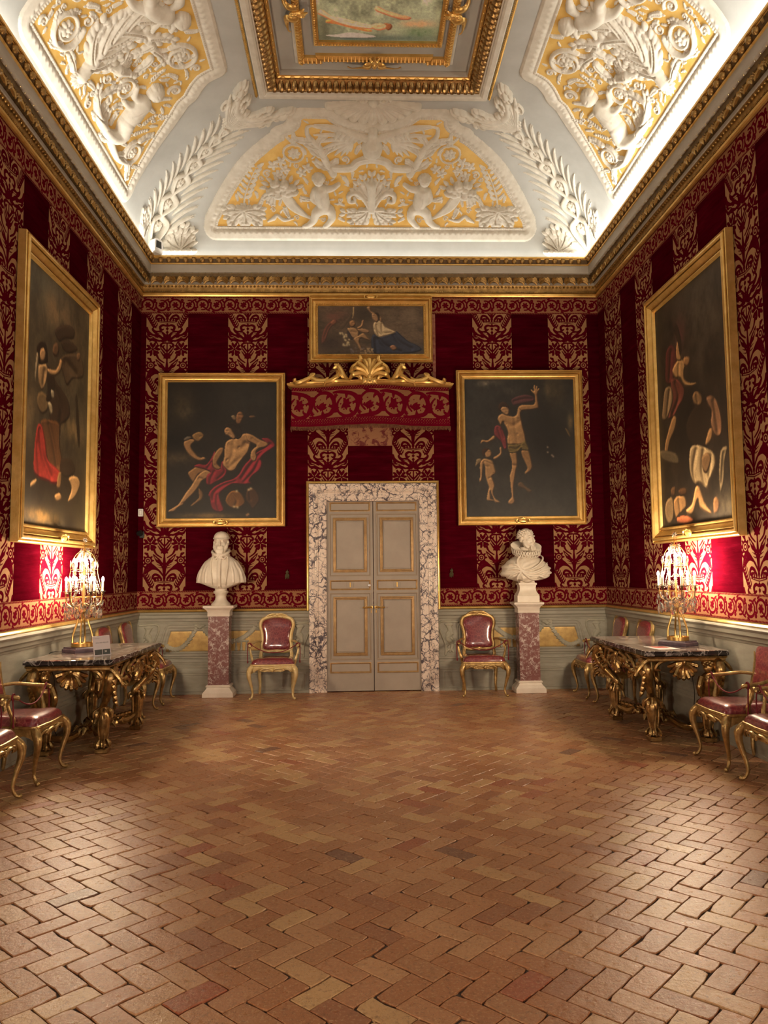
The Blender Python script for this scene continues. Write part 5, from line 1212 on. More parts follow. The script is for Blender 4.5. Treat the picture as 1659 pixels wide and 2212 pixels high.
def pic_walker():
    p = Pic((0, 0, 1000, 1480), 180, (60, 53, 40), 11, [(178, 205), (588, 615), (560, 2100), (118, 2060)]); D = (24, 18, 12)
    p.wash(300, 420, 420, 220, (76, 75, 62), .85).wash(400, 640, 300, 150, (116, 96, 68), .85, 1.3).wash(480, 720, 200, 120, (88, 74, 54), .7).wash(170, 1250, 160, 200, (104, 86, 60), .8).wash(470, 1400, 230, 90, (122, 100, 66), .8).wash(330, 1800, 700, 260, (34, 26, 17), .95).wash(250, 2000, 330, 55, (124, 94, 52), .8, 1.3).wash(450, 2040, 120, 80, (26, 20, 14), .9)
    w = (86, 70, 52)
    p.shape([(360, 720), (400, 690), (460, 690), (490, 730), (480, 780), (430, 780), (390, 800), (365, 760)], (66, 52, 40), D, 50).shape([(400, 800), (450, 790), (500, 830), (505, 860), (460, 880), (420, 860)], (62, 48, 36), D, 40).shape([(350, 820), (375, 808), (387, 860), (370, 900), (345, 880)], (116, 86, 60), D, 40).shape([(390, 920), (450, 880), (520, 890), (545, 950), (545, 1040), (480, 1050), (440, 1095), (415, 1020)], w, D, 60, mod=[([(430, 930), (500, 1020)], 30, .8)]).shape([(505, 880), (525, 880), (525, 922), (508, 930)], (130, 100, 70), D, 20)
    p.shape([(310, 1010), (380, 1090), (440, 1180), (460, 1280), (430, 1340), (400, 1360), (390, 1440), (370, 1480), (320, 1300)], (60, 44, 32), D, 70, mod=[([(350, 1100), (400, 1250), (390, 1380)], 30, .8)])
    p.shape([(260, 1340), (330, 1330), (390, 1360), (392, 1500), (412, 1650), (382, 1700), (320, 1640), (290, 1500)], (104, 68, 40), D, 70, mod=[([(320, 1360), (350, 1500), (370, 1640)], 26, .8)]).shape([(240, 1370), (270, 1370), (295, 1480), (310, 1600), (370, 1660), (397, 1700), (370, 1770), (300, 1750), (250, 1730), (213, 1680), (220, 1500)], (164, 52, 42), (46, 12, 10), 70, mod=[([(255, 1400), (270, 1560), (330, 1720)], 26, .8), ([(235, 1500), (250, 1700)], 20, .6)])
    p.shape([(245, 1150), (280, 1140), (312, 1180), (312, 1260), (270, 1292), (238, 1230)], (126, 102, 68), D, 60).shape([(300, 960), (340, 1000), (360, 1080), (340, 1180), (300, 1200), (310, 1100)], (40, 30, 24), D, 40)
    p.shape([(255, 950), (300, 950), (312, 1000), (300, 1080), (270, 1130), (250, 1080), (245, 1000)], (190, 152, 104), D, 50, mod=[([(290, 1000), (280, 1090)], 20, .7)]).shape([(310, 980), (360, 990), (385, 950), (395, 918), (410, 940), (396, 1000), (360, 1032), (320, 1022)], (196, 154, 104), D, 34).shape([(330, 1130), (350, 1130), (356, 1180), (340, 1182)], (180, 164, 132), D, 20).shape([(310, 1210), (336, 1220), (346, 1280), (330, 1292)], (196, 178, 140), D, 24)
    p.shape([(238, 830), (265, 798), (297, 808), (308, 860), (312, 930), (292, 945), (255, 950), (240, 890)], (36, 26, 18), (12, 8, 6), 40).shape([(263, 850), (284, 842), (298, 880), (289, 928), (267, 932), (257, 890)], (202, 158, 108), D, 34).shape([(238, 870), (250, 905), (240, 985), (228, 1062), (224, 1010)], (176, 156, 122), D, 14)
    p.shape([(195, 1762), (232, 1740), (226, 1782), (190, 1802)], (180, 140, 92), D, 24).shape([(400, 1600), (470, 1600), (492, 1680), (440, 1722), (398, 1690)], (52, 40, 28), D, 40).shape([(450, 1732), (480, 1708), (512, 1720), (527, 1770), (502, 1842), (470, 1882), (445, 1882), (470, 1800)], (196, 152, 98), D, 34).shape([(380, 1700), (402, 1690), (396, 1792), (370, 1792)], (142, 104, 64), D, 24).shape([(355, 1850), (390, 1830), (402, 1872), (370, 1892)], (176, 132, 82), D, 24).shape([(495, 1180), (510, 1190), (525, 1480), (510, 1480)], (44, 36, 26), D, 10)
    return p
def pic_angel():
    p = Pic((0, 0, 1000, 1480), 180, (38, 31, 24), 13, [(190, 620), (650, 215), (745, 2010), (240, 2060)]); D = (20, 14, 9)
    p.wash(520, 600, 480, 300, (66, 58, 47), .8, 1.2).wash(430, 1350, 240, 300, (16, 12, 9), .9).wash(680, 1900, 180, 150, (94, 82, 62), .8).wash(360, 760, 130, 140, (70, 42, 38), .7, 1.3).wash(500, 900, 60, 240, (60, 52, 42), .5, 1.5)
    p.shape([(270, 870), (310, 830), (340, 900), (318, 1050), (300, 1090), (265, 1080), (262, 980)], (96, 42, 40), D, 50, mod=[([(300, 880), (290, 1050)], 20, .8)]).shape([(300, 1060), (350, 1060), (390, 1120), (380, 1200), (350, 1240), (320, 1300), (280, 1320), (300, 1200)], (118, 62, 50), D, 60, mod=[([(330, 1080), (350, 1180), (310, 1290)], 22, .9)]).shape([(260, 1120), (300, 1110), (312, 1200), (270, 1322), (240, 1322), (245, 1230)], (154, 126, 90), D, 50, mod=[([(290, 1130), (270, 1300)], 18, .7)])
    p.shape([(345, 930), (380, 930), (402, 950), (387, 1000), (392, 1058), (430, 1080), (470, 1080), (440, 1102), (390, 1102), (360, 1050), (330, 1052), (308, 1000)], (204, 158, 102), D, 44, mod=[([(350, 960), (350, 1040)], 16, .5)]).shape([(385, 915), (415, 905), (427, 930), (412, 972), (385, 962)], (176, 130, 82), D, 34).shape([(338, 930), (334, 860), (345, 788), (360, 800), (362, 870), (368, 930)], (196, 150, 98), D, 26).shape([(312, 720), (335, 690), (360, 760), (370, 850), (360, 900), (340, 800)], (46, 34, 26), D, 30)
    p.shape([(310, 1310), (336, 1320), (322, 1400), (292, 1470), (272, 1562), (255, 1562), (258, 1500), (270, 1440)], (182, 138, 88), D, 26).shape([(230, 1530), (330, 1552), (352, 1622), (300, 1622), (240, 1592)], (112, 98, 74), D, 30)
    p.shape([(450, 1250), (540, 1200), (580, 1330), (560, 1500), (440, 1500), (400, 1380)], (44, 33, 23), D, 60).shape([(450, 1150), (480, 1138), (512, 1180), (502, 1232), (460, 1232), (445, 1190)], (146, 112, 74), D, 44, mod=[([(470, 1160), (480, 1210)], 12, .8)]).shape([(540, 1180), (580, 1168), (622, 1230), (648, 1330), (642, 1432), (600, 1442), (570, 1360), (575, 1280), (550, 1230)], (154, 112, 80), D, 60, mod=[([(590, 1200), (620, 1400)], 26, .7)]).shape([(560, 1390), (582, 1400), (576, 1462), (545, 1502), (533, 1482)], (176, 132, 84), D, 24)
    p.shape([(430, 1520), (480, 1498), (540, 1520), (592, 1560), (602, 1640), (562, 1740), (545, 1792), (500, 1760), (450, 1750), (423, 1650)], (190, 164, 120), (50, 38, 26), 60, mod=[([(470, 1530), (450, 1650), (460, 1740)], 22, .9), ([(520, 1540), (510, 1660), (530, 1770)], 22, .9), ([(570, 1580), (560, 1700)], 18, .8)]).shape([(640, 1540), (688, 1518), (666, 1620), (662, 1740), (640, 1832), (628, 1700)], (160, 138, 102), D, 40, mod=[([(660, 1560), (645, 1760)], 16, .8)]).shape([(510, 1580), (552, 1552), (572, 1600), (542, 1692), (513, 1662)], (150, 114, 76), D, 40)
    p.shape([(400, 1940), (440, 1900), (465, 1788), (492, 1788), (532, 1900), (577, 1962), (560, 1974), (500, 1932), (480, 1870), (450, 1962), (420, 1974)], (208, 156, 98), D, 34).shape([(315, 1880), (350, 1838), (392, 1850), (402, 1920), (360, 1962), (330, 1992)], (190, 142, 90), D, 44, mod=[([(350, 1860), (360, 1940)], 16, .7)]).shape([(265, 1880), (300, 1848), (317, 1900), (312, 2000), (280, 2032), (258, 1960)], (170, 138, 96), D, 40).shape([(300, 1788), (327, 1778), (322, 1842), (298, 1832)], (104, 74, 48), D, 30).shape([(350, 1800), (397, 1788), (402, 1832), (360, 1842)], (96, 66, 42), D, 34).shape([(340, 1990), (400, 1978), (452, 2010), (420, 2042), (350, 2032)], (186, 102, 64), D, 28).shape([(590, 1880), (610, 1858), (632, 1900), (622, 1962), (593, 1972)], (156, 110, 68), D, 30)
    return p
def pic_ceiling():
    p = Pic((0, 0, 1000, 1260), 200, (112, 120, 104), 17); y = lambda v: 1260-v*.62
    p.wash(820, y(300), 260, 200, (112, 120, 106), .8, 1.4).wash(850, y(150), 160, 100, (70, 88, 66), .8, 1.4).wash(300, y(60), 240, 50, (66, 78, 80), .8).wash(500, y(50), 700, 50, (58, 72, 72), .7).wash(820, y(330), 150, 50, (150, 116, 88), .7, 1.4).wash(60, y(200), 60, 260, (60, 62, 52), .8)
    p.shape([(70, y(330)), (160, y(300)), (300, y(220)), (420, y(170)), (440, y(200)), (330, y(260)), (180, y(350)), (90, y(390))], (224, 142, 78), (120, 64, 42), 40, mod=[([(120, y(340)), (260, y(260)), (400, y(190))], 12, .9)])
    p.shape([(60, y(90)), (160, y(110)), (260, y(150)), (400, y(120)), (480, y(80)), (440, y(60)), (300, y(50)), (150, y(60))], (224, 218, 212), (116, 112, 116), 50, mod=[([(120, y(90)), (280, y(110)), (420, y(85))], 14, .8), ([(160, y(75)), (360, y(70))], 10, .8)])
    p.shape([(40, y(560)), (120, y(450)), (240, y(400)), (360, y(330)), (450, y(290)), (480, y(250)), (440, y(220)), (360, y(230)), (240, y(270)), (140, y(340)), (60, y(430)), (0, y(500))], (232, 172, 136), (128, 80, 60), 80, L=(-.2, -.5, .8), mod=[([(180, y(400)), (300, y(310)), (420, y(260))], 22, .4), ([(300, y(340)), (310, y(330))], 8, .8)])
    p.shape([(450, y(310)), (500, y(330)), (560, y(300)), (570, y(240)), (520, y(200)), (470, y(210)), (440, y(260))], (226, 164, 128), (120, 76, 58), 44, mod=[([(500, y(270)), (520, y(262))], 7, .9), ([(540, y(285)), (552, y(278))], 7, .9), ([(530, y(230)), (545, y(232))], 6, .8)]).shape([(540, y(330)), (600, y(320)), (610, y(250)), (580, y(200)), (560, y(240)), (560, y(300))], (132, 86, 58), (60, 38, 28), 26)
    p.shape([(480, y(640)), (560, y(560)), (660, y(500)), (700, y(450)), (640, y(430)), (560, y(480)), (470, y(560))], (222, 160, 124), (112, 70, 52), 56).shape([(640, y(470)), (700, y(480)), (760, y(440)), (740, y(400)), (680, y(400)), (640, y(430))], (196, 128, 96), (96, 60, 46), 40)
    return p
FP = [(-.006, -.012), (0, -.030), (.006, -.036), (.013, -.036), (.017, -.028), (.018, -.014), (.025, -.014), (.027, -.030), (.036, -.034), (.050, -.046), (.060, -.056), (.065, -.050), (.066, -.026), (.073, -.026), (.075, -.060), (.081, -.068), (.092, -.068), (.098, -.060), (.099, -.034), (.105, -.034), (.107, -.052), (.113, -.057), (.119, -.052), (.122, 0)]
FPB = [(-.006, -.016), (0, -.040), (.008, -.048), (.020, -.048), (.026, -.038), (.027, -.016), (.036, -.016), (.038, -.040), (.052, -.046), (.072, -.064), (.086, -.076), (.092, -.068), (.093, -.036), (.102, -.036), (.105, -.082), (.113, -.092), (.130, -.092), (.138, -.082), (.139, -.046), (.147, -.046), (.150, -.070), (.158, -.076), (.166, -.070), (.170, 0)]
def cartouche(w=.18):
    mb = MB(); mb.ball((0, -.004, 0), (w*.34, .012, w*.16), 14, 6)
    for sx in (-1, 1):
        mb.tube(smooth_path([(sx*w*.30, -.006, w*.12), (sx*w*.44, -.010, w*.14), (sx*w*.5, -.008, 0), (sx*w*.42, -.010, -w*.14), (sx*w*.2, -.006, -w*.17)], 4), [.006, .010, .009, .009, .005], 6)
        mb.tube(smooth_path([(0, -.008, w*.22), (sx*w*.12, -.010, w*.17), (sx*w*.28, -.006, w*.15)], 4), [.010, .007, .005], 6)
    return mb.mesh()
CART = cartouche(); CART.materials.append(G_BRIGHT)
def picture(name, label, pic, w, h, loc, rz, prof, cz, beads=False, gain=1.0):
    """w, h: outer size of the frame; loc: bottom centre on the wall"""
    fwid = prof[-1][0]; t = thing(name, label, 'painting', loc, rz, None); cw, ch = w-2*fwid, h-2*fwid
    MB().rect(-cw/2, cw/2, fwid, fwid+ch, prof).put('frame', G_BRIGHT, t, ang=30)
    c = put('canvas', pic.mesh(cw+.01, ch+.01, gain), OILS, t, (0, -.016, fwid-.005))
    MB().box(-w/2+.03, w/2-.03, -.012, .0, .03, h-.03).put('stretcher_back', BRONZE, t, smooth=False)
    o = put('cartouche', CART, None, t, (0, prof[15][1]-.004, (fwid*.45 if cz == 'b' else h-fwid*.12)))
    if beads:
        mb = MB(); d = .014
        for k in range(64):
            x = -cw/2+cw*(k+.5)/64
            for z in (fwid-d, fwid+ch+d): mb.ball((x, -.040, z), (.010, .010, .010), 6, 4)
        for k in range(30):
            z = fwid+ch*(k+.5)/30
            for x in (-cw/2-d, cw/2+d): mb.ball((x, -.040, z), .010, 6, 4)
        tag(mb.put('bead_row', G_BRIGHT, t), kind='stuff')
    return t
picture('framed_painting', 'painting of a reclining figure in red drapery in plain gilt frame', pic_recline(), 1.75, 2.145, (1.14, -.012, 2.25), 0, FP, 'b')
picture('framed_painting', 'painting of a standing figure with raised arm and small child in gilt frame', pic_standing(), 1.79, 2.185, (5.295, -.012, 2.245), 0, FP, 'b')
picture('framed_painting', 'small wide beaded gilt framed painting hung high above the door', pic_over(), 1.735, .94, (3.215, -.012, 4.545), 0, FP, 't', True)
picture('framed_painting', 'tall painting with woman in red skirt on the left wall', pic_walker(), 1.95, 2.79, (.012, -2.92, 1.90), PI/2, FPB, 'b', gain=1.25)
picture('framed_painting', 'tall dark painting with angel and old man on the right wall', pic_angel(), 2.0, 2.82, (W-.012, -2.94, 1.90), -PI/2, FPB, 'b', gain=1.25)
# fresco in the middle of the vault (seen from below, head towards the back wall)
pm = pic_ceiling().mesh(QX1-QX0, 1.6, 1.9)
fo = put('ceiling_painting', pm, FRESCO, ceiling, ((QX0+QX1)/2, QY1-1.6, ZI-.004)); fo.rotation_euler = (-PI/2, 0, 0); fo.scale = (1, 1, 1)
fo.location = ((QX0+QX1)/2, QY1, ZI-.006); fo.rotation_euler = (PI/2, 0, 0); fo.scale = (1, 1, 1)

# ================================================================ pelmet over the door
t = thing('pelmet', 'carved gilt pelmet with red damask valance above the door', 'pelmet', (3.2, 0, 3.60))
XC = 3.2
def px5(x, y): return (2.09+(x-60)*.001427-XC, 4.17+(930-y)*.001427-3.60)
def bul(q): return .5+.5*math.cos(PI*min(1, abs(q)*1.25)) if abs(q) < .8 else 0.0
sv_pts = []                              # plan of the pelmet front, from the left wall round to the right
hw = 1.085
fr = np.linspace(-hw, hw, 61)
plan_pts = [(-hw, -.01)]+[(x, -(.15+.10*bul(x/hw)+.012*math.sin(x*9))) for x in fr]+[(hw, -.01)]
P = np.array(plan_pts); dl = np.concatenate([[0], np.cumsum(np.hypot(*np.diff(P, axis=0).T))]); NS = 440
sx = np.interp(np.linspace(0, dl[-1], NS), dl, P[:, 0]); sy = np.interp(np.linspace(0, dl[-1], NS), dl, P[:, 1]); ss = np.linspace(0, dl[-1], NS)
vz = np.linspace(0, 1, 104); HV = .56
def val_field(S, Z):
    """scrolling stems with tulips and vine leaves, beaded guards above and below"""
    c = Cv(0, 0, dl[-1], HV, .005, init=-.02); L = dl[-1]; n0 = L/2; cm = HV*.53
    for k in range(-5, 6):
        cx = n0+k*.325; sg = 1 if k % 2 == 0 else -1
        # main stem sweeping round the roundel and on to the next one
        P = smooth_path([(cx-.19, cm-sg*.16), (cx-.08, cm-sg*.165), (cx+.10, cm-sg*.12), (cx+.15, cm+sg*.0), (cx+.10, cm+sg*.13), (cx-.02, cm+sg*.165), (cx-.12, cm+sg*.10), (cx-.13, cm-sg*.01), (cx-.08, cm-sg*.085)], 6)
        c.stroke(P, [.008, .020, .028, .026, .020, .014, .011, .008])
        for i, a in ((8, .9), (16, 1.0), (24, .9), (30, -1.0), (36, -1.0)):
            q, q2 = P[i], P[i+1]; h = math.atan2(q2[1]-q[1], q2[0]-q[0]); c.leaf(q[0], q[1], h-sg*a*-1, .085, .017, sg*.9); c.leaf(q[0], q[1], h+sg*a*.9, .06, .013, -sg*.9)
        if k % 2 == 0:      # tulip
            for a, r, w in ((-.5, .105, .026), (0, .115, .028), (.5, .105, .026)): c.leaf(cx-.06, cm-sg*.05, sg*.55+a*sg, r, w, -a*sg*.5)
            c.leaf(cx-.05, cm-sg*.05, sg*2.2, .07, .016, sg*.8); c.carve([(cx-.03, cm-sg*.03), (cx+.02, cm+sg*.01)], [.004, .002])
        else:               # vine leaf
            for a in (-1.7, -.9, -.1, .7, 1.5, 2.4): c.leaf(cx-.02, cm, a*sg, .082, .022, .2)
            c.blob(cx-.02, cm, .03, .03); c.carve([(cx-.03, cm), (cx+.02, cm+sg*.012)], .004)
        for q in range(6): a = q*1.05; c.blob(cx+.075*math.cos(a)*1.15, cm+.085*math.sin(a), .0065, .0065)
        for dx, dy in ((.17, .12), (.19, -.05), (-.17, -.10)):
            for a in range(0, 360, 72): h = math.radians(a); c.stroke([(cx+dx, cm+sg*dy), (cx+dx+.022*math.cos(h), cm+sg*dy+.022*math.sin(h))], [.010, .006])
    for z0, st in ((.052, 1), (.072, -1), (.092, 1), (HV-.04, 1), (HV-.018, -1)):
        for i in range(int(L/.036)): x = i*.036; c.stroke([(x, z0-.006*st), (x+.022, z0+.006*st)], .0055)
    c.stroke([(0, .112), (L, .112)], .0035); c.stroke([(0, HV-.06), (L, HV-.06)], .0035); c.stroke([(0, .028), (L, .028)], .012)
    return c
vf = val_field(None, None)
fi = np.clip((vz*HV/vf.dy).astype(int), 0, vf.ny-1); fj = np.clip((ss/vf.dx).astype(int), 0, vf.nx-1)
FV = vf.H[np.ix_(fi, fj)]
Z0 = np.array([.018*bul(x/hw) for x in sx]); ZZt = .575+.018*np.array([bul(x/hw) for x in sx])
wob = .006*np.sin(ss*17)+.004*np.sin(ss*41)
V = []
for v in vz: V.append(np.stack([sx*(1+.012*(1-v)), sy-(1-v)*(.012+wob), Z0+(ZZt-Z0)*v], -1))
me = mesh_np(np.concatenate(V), gridq(len(vz), NS)); me.attributes.new('fld', 'FLOAT', 'POINT').data.foreach_set('value', FV.ravel().astype(np.float32))
val = put('valance', me, VALANCE, t)
mb = MB(); rg = random.Random(5)
for i in np.linspace(2, NS-3, 330).astype(int):
    x, y, z = sx[i]*1.012, sy[i]-.014-wob[i], Z0[i]; mb.tube([(x, y, z+.012), (x+rg.gauss(0, .002), y-.004, z-.015), (x+rg.gauss(0, .003), y-.003+rg.gauss(0, .003), z-.042)], [.0035, .0045, .002], 4)
tag(mb.put('fringe', mat('fringe', (.12, .03, .02), .8, c2=(.24, .12, .05), ns=40), t), kind='stuff')
# gilt ledge that follows the front
R = []
for d, z in ((.0, -.02), (.02, -.018), (.05, .0), (.062, .02), (.05, .034), (.02, .036), (.025, .05), (.0, .055), (-.05, .056)):
    ring = []
    for x, y in plan_pts:
        e = 1+d/hw*1.05; ring.append((x*e, min(y-d, -.005) if abs(x) < hw*.999 or y < -.05 else y, .58+.018*bul(x/hw)+z))
    R.append(ring)
MB().rings(R, closed=False).put('ledge', G_BRIGHT, t, ang=30)
def crest_side(s):
    mb = MB(); yb = -.20
    def tb(pts, rad, y=yb, n=5): mb.tube([( (p[0] if s < 0 else 2*(px5(830, 0)[0])-p[0]), y-(.05*math.sin(PI*i/max(1, len(pts)*n))), p[1]) for i, p in enumerate(smooth_path([px5(*q) for q in pts], n))], [q*1.4 for q in rad], 8)
    tb([(110, 880), (125, 908), (180, 895), (270, 850), (300, 815)], [.022, .026, .024, .02, .012]); tb([(120, 905), (105, 880), (118, 868)], [.016, .014, .01])
    tb([(300, 812), (272, 826), (276, 858), (330, 885), (400, 882), (432, 850)], [.012, .022, .026, .026, .02, .010])
    tb([(520, 780), (528, 830), (470, 880), (405, 900), (392, 932)], [.022, .026, .026, .022, .014])
    tb([(610, 880), (575, 835), (548, 775), (522, 745), (485, 762)], [.030, .030, .026, .024, .014])
    for a in (0, 1, 2): tb([(515, 748), (500+14*a, 728), (492+22*a, 722)], [.014, .012, .004])
    tb([(640, 862), (665, 828), (715, 828), (745, 862), (742, 905)], [.014, .024, .028, .024, .014])
    tb([(650, 795), (672, 752), (720, 715), (745, 680), (738, 648), (722, 652)], [.022, .026, .024, .022, .016, .010]); tb([(650, 795), (668, 800), (676, 785)], [.018, .012, .008])
    tb([(450, 880), (520, 890), (640, 895)], [.012, .020, .012], yb-.02); tb([(200, 905), (300, 905), (390, 905)], [.010, .018, .012], yb-.02)
    return mb
crest_side(-1).put('carved_crest', G_BRIGHT, t); crest_side(1).put('carved_crest', G_BRIGHT, t)
mb = MB(); xc = px5(830, 0)[0]
def tc(pts, rad, y=-.26): mb.tube([(p[0], y-.035*math.sin(PI*min(1, i/12)), p[1]) for i, p in enumerate(smooth_path([px5(*q) for q in pts], 4))], [q*1.35 for q in rad], 7)
for k in range(-4, 5):
    a = k*.36; x1, y1 = 830+150*math.sin(a), 850-165*math.cos(a)
    tc([(830, 870), (830+70*math.sin(a*.8), 860-95*math.cos(a*.8)), (x1, y1), (x1+22*np.sign(k+.01), y1+16)], [.012, .024, .024, .008])
for k in (-2, -1, 0, 1, 2): tc([(830, 860), (830+18*k, 895), (830+34*k, 925)], [.014, .024, .010], -.28)
mb.ball((xc, -.30, px5(0, 860)[1]), (.035, .03, .045), 10, 7)
mb.put('palmette', G_BRIGHT, t)
MB().box(xc-.10, xc+.10, -.24, -.20, px5(0, 900)[1], px5(0, 720)[1], .02).put('palmette_ground', G_BRIGHT, t)
MB().box(-hw+.02, hw-.02, -.115, -.012, .50, .57, .01).put('pelmet_board', BRONZE, t, smooth=False)

# ================================================================ pedestals and busts
def pedestal(x, y, label, dx, turn=0):
    t = thing('pedestal', label, 'pedestal', (x, y, 0), turn, 'marble pedestals beside the door'); dy = dx*.78
    f = dy/dx
    q = lambda L: [(a, a*f, z) for a, z in L]
    MB().sq(0, 0, q([(.196, 0), (.200, .004), (.200, .056), (.192, .062), (.186, .075), (.165, .095), (.150, .12), (.146, .128), (.160, .132), (.160, .150), (.146, .158)])).put('plinth', WMARBLE, t, ang=30)
    MB().sq(0, 0, q([(.136, .158), (.136, 1.050)])).put('shaft', REDMARB, t, smooth=False)
    MB().sq(0, 0, q([(.142, 1.050), (.146, 1.054), (.146, 1.110), (.155, 1.125), (.158, 1.135), (.180, 1.150), (.184, 1.158), (.198, 1.162), (.200, 1.170), (.200, 1.186), (.195, 1.192)])).put('capital', WMARBLE, t, ang=30)
    return t
pedestal(1.165, -.215, 'rosy brown marble pedestal under the capped bearded bust', .4)
pedestal(5.285, -.235, 'rosy brown marble pedestal under the bust with a ruff', .4)
def rotz(a): return Matrix.Rotation(a, 3, 'Z')
def head(mb, c, turn=0, sc=1.0, beard=1.0):
    R = rotz(turn)
    def b(p, r, rot=None): v = R @ Vector(p); mb.ball((c[0]+v.x*sc, c[1]+v.y*sc, c[2]+v.z*sc), tuple(k*sc for k in r), 14, 10, R if rot is None else R @ rot)
    def tb(pts, rad, n=7): mb.tube([np.array(c)+np.array(R @ Vector(p))*sc for p in pts], [k*sc for k in rad], n)
    b((0, .012, .035), (.086, .104, .100)); b((0, -.028, -.035), (.070, .078, .092)); b((0, -.060, -.085), (.044, .044, .040))
    tb([(0, -.098, .030), (0, -.112, .002), (0, -.128, -.028), (0, -.124, -.042), (0, -.104, -.046)], [.006, .012, .017, .015, .006])
    tb([(-.058, -.078, .026), (-.03, -.102, .034), (-.008, -.103, .026)], [.004, .012, .006]); tb([(.058, -.078, .026), (.03, -.102, .034), (.008, -.103, .026)], [.004, .012, .006])
    for s in (-1, 1):
        b((s*.034, -.086, .006), (.016, .012, .010)); b((s*.042, -.060, -.030), (.026, .028, .032)); b((s*.088, .012, -.012), (.014, .024, .034))
        tb([(s*.052, -.082, -.070), (s*.026, -.104, -.060), (0, -.112, -.056)], [.003, .010, .008])
    tb([(-.026, -.096, -.074), (0, -.108, -.076), (.026, -.096, -.074)], [.007, .010, .007])
    if beard:
        b((0, -.072, -.110), (.052*beard, .046, .060)); b((0, -.086, -.150), (.030*beard, .030, .040))
        for s in (-1, 1): tb([(s*.078, -.02, -.02), (s*.074, -.045, -.07), (s*.045, -.078, -.115)], [.018, .024, .022])
        for k in range(-3, 4): tb([(k*.012, -.098, -.078), (k*.013, -.112, -.105), (k*.011, -.114, -.135), (k*.006, -.106, -.178)], [.003, .010, .010, .003], 6)
    return R
def bust_cap():
    t = thing('marble_bust', 'white marble bust of a bearded man in cap and cape', 'bust', (1.175, -.215, 1.192))
    mb = MB(); A = np.linspace(0, 2*PI, 110, endpoint=False)
    prof = [(.205, .10, .07), (.222, .21, .12), (.252, .290, .155), (.30, .325, .175), (.36, .322, .185), (.44, .298, .185), (.52, .262, .175), (.58, .222, .158), (.63, .160, .130), (.665, .105, .105), (.70, .078, .085), (.76, .074, .08)]
    R = []
    for z, a, b in prof:
        ring = []
        for th in A:
            sd = max(0, abs(math.cos(th))-.35); f = 1+.05*sd*math.sin(19*th+z*7)*max(0, min(1, (.62-z)/.15))+.02*sd*math.sin(31*th-z*26)
            drop = .055*(abs(math.cos(th))**2) if z < .30 else 0
            ring.append((a*f*math.cos(th), b*f*math.sin(th)+.02, z+drop))
        R.append(ring)
    mb.rings(R, cap=True)
    for s in (-1, 1):
        mb.tube(smooth_path([(s*.10, -.085, .655), (s*.115, -.143, .55), (s*.10, -.176, .40), (s*.085, -.155, .26)], 5), [.010, .011, .010, .006], 6)
        mb.tube(smooth_path([(s*.015, -.12, .64), (s*.016, -.175, .52), (s*.016, -.19, .38), (s*.016, -.155, .24)], 5), [.010, .011, .011, .010], 6)
        for k in range(3): mb.tube(smooth_path([(s*(.12+.035*k), -.085+.02*k, .60-.02*k), (s*(.175+.045*k), -.125+.035*k, .46), (s*(.185+.055*k), -.125+.045*k, .30)], 5), [.006, .013, .012], 7)
        mb.tube(smooth_path([(0, -.125, .665), (s*.05, -.125, .668), (s*.105, -.06, .705), (s*.10, .03, .735), (s*.04, .085, .745)], 5), [.014, .018, .020, .018, .014], 8)
        mb.tube(smooth_path([(s*.012, -.13, .66), (s*.055, -.135, .615), (s*.09, -.10, .655)], 4), [.010, .014, .012], 6)
    for k in range(9): mb.ball((0, -.140-.056*min(1, k/4)+.012*max(0, k-6), .62-.042*k), .010, 8, 6)
    mb.tube(smooth_path([(0, -.125, .64), (0, -.182, .50), (0, -.194, .38), (0, -.165, .25)], 5), [.010, .012, .012, .010], 8)
    mb.ball((0, -.022, .672), (.122, .118, .050), 20, 12)
    head(mb, (0, -.012, .845), 0, 1.06, 1.0)
    for k in range(2): mb.ball((0, .008, .910-.012*k), (.100, .118, .080), 18, 10)
    mb.tube([((.101)*math.cos(a), .006+.119*math.sin(a), .897+.016*math.sin(a)) for a in np.linspace(0, 2*PI, 30, endpoint=False)], .010, 7, closed=True)
    mb.tube(smooth_path([(0, -.105, .93), (0, -.03, .985), (0, .06, .975)], 4), .006, 5)
    f = mb.put('figure', BMARBLE, t); remesh(f, .0052, 6)
    MB().lathe([(.001, .0), (.125, .0), (.128, .012), (.118, .03), (.10, .045), (.078, .075), (.070, .115), (.078, .15), (.095, .165), (.100, .178), (.094, .19), (.080, .196), (.080, .235), (.001, .24)], 28).put('socle', BMARBLE, t)
    return t
bust_cap()
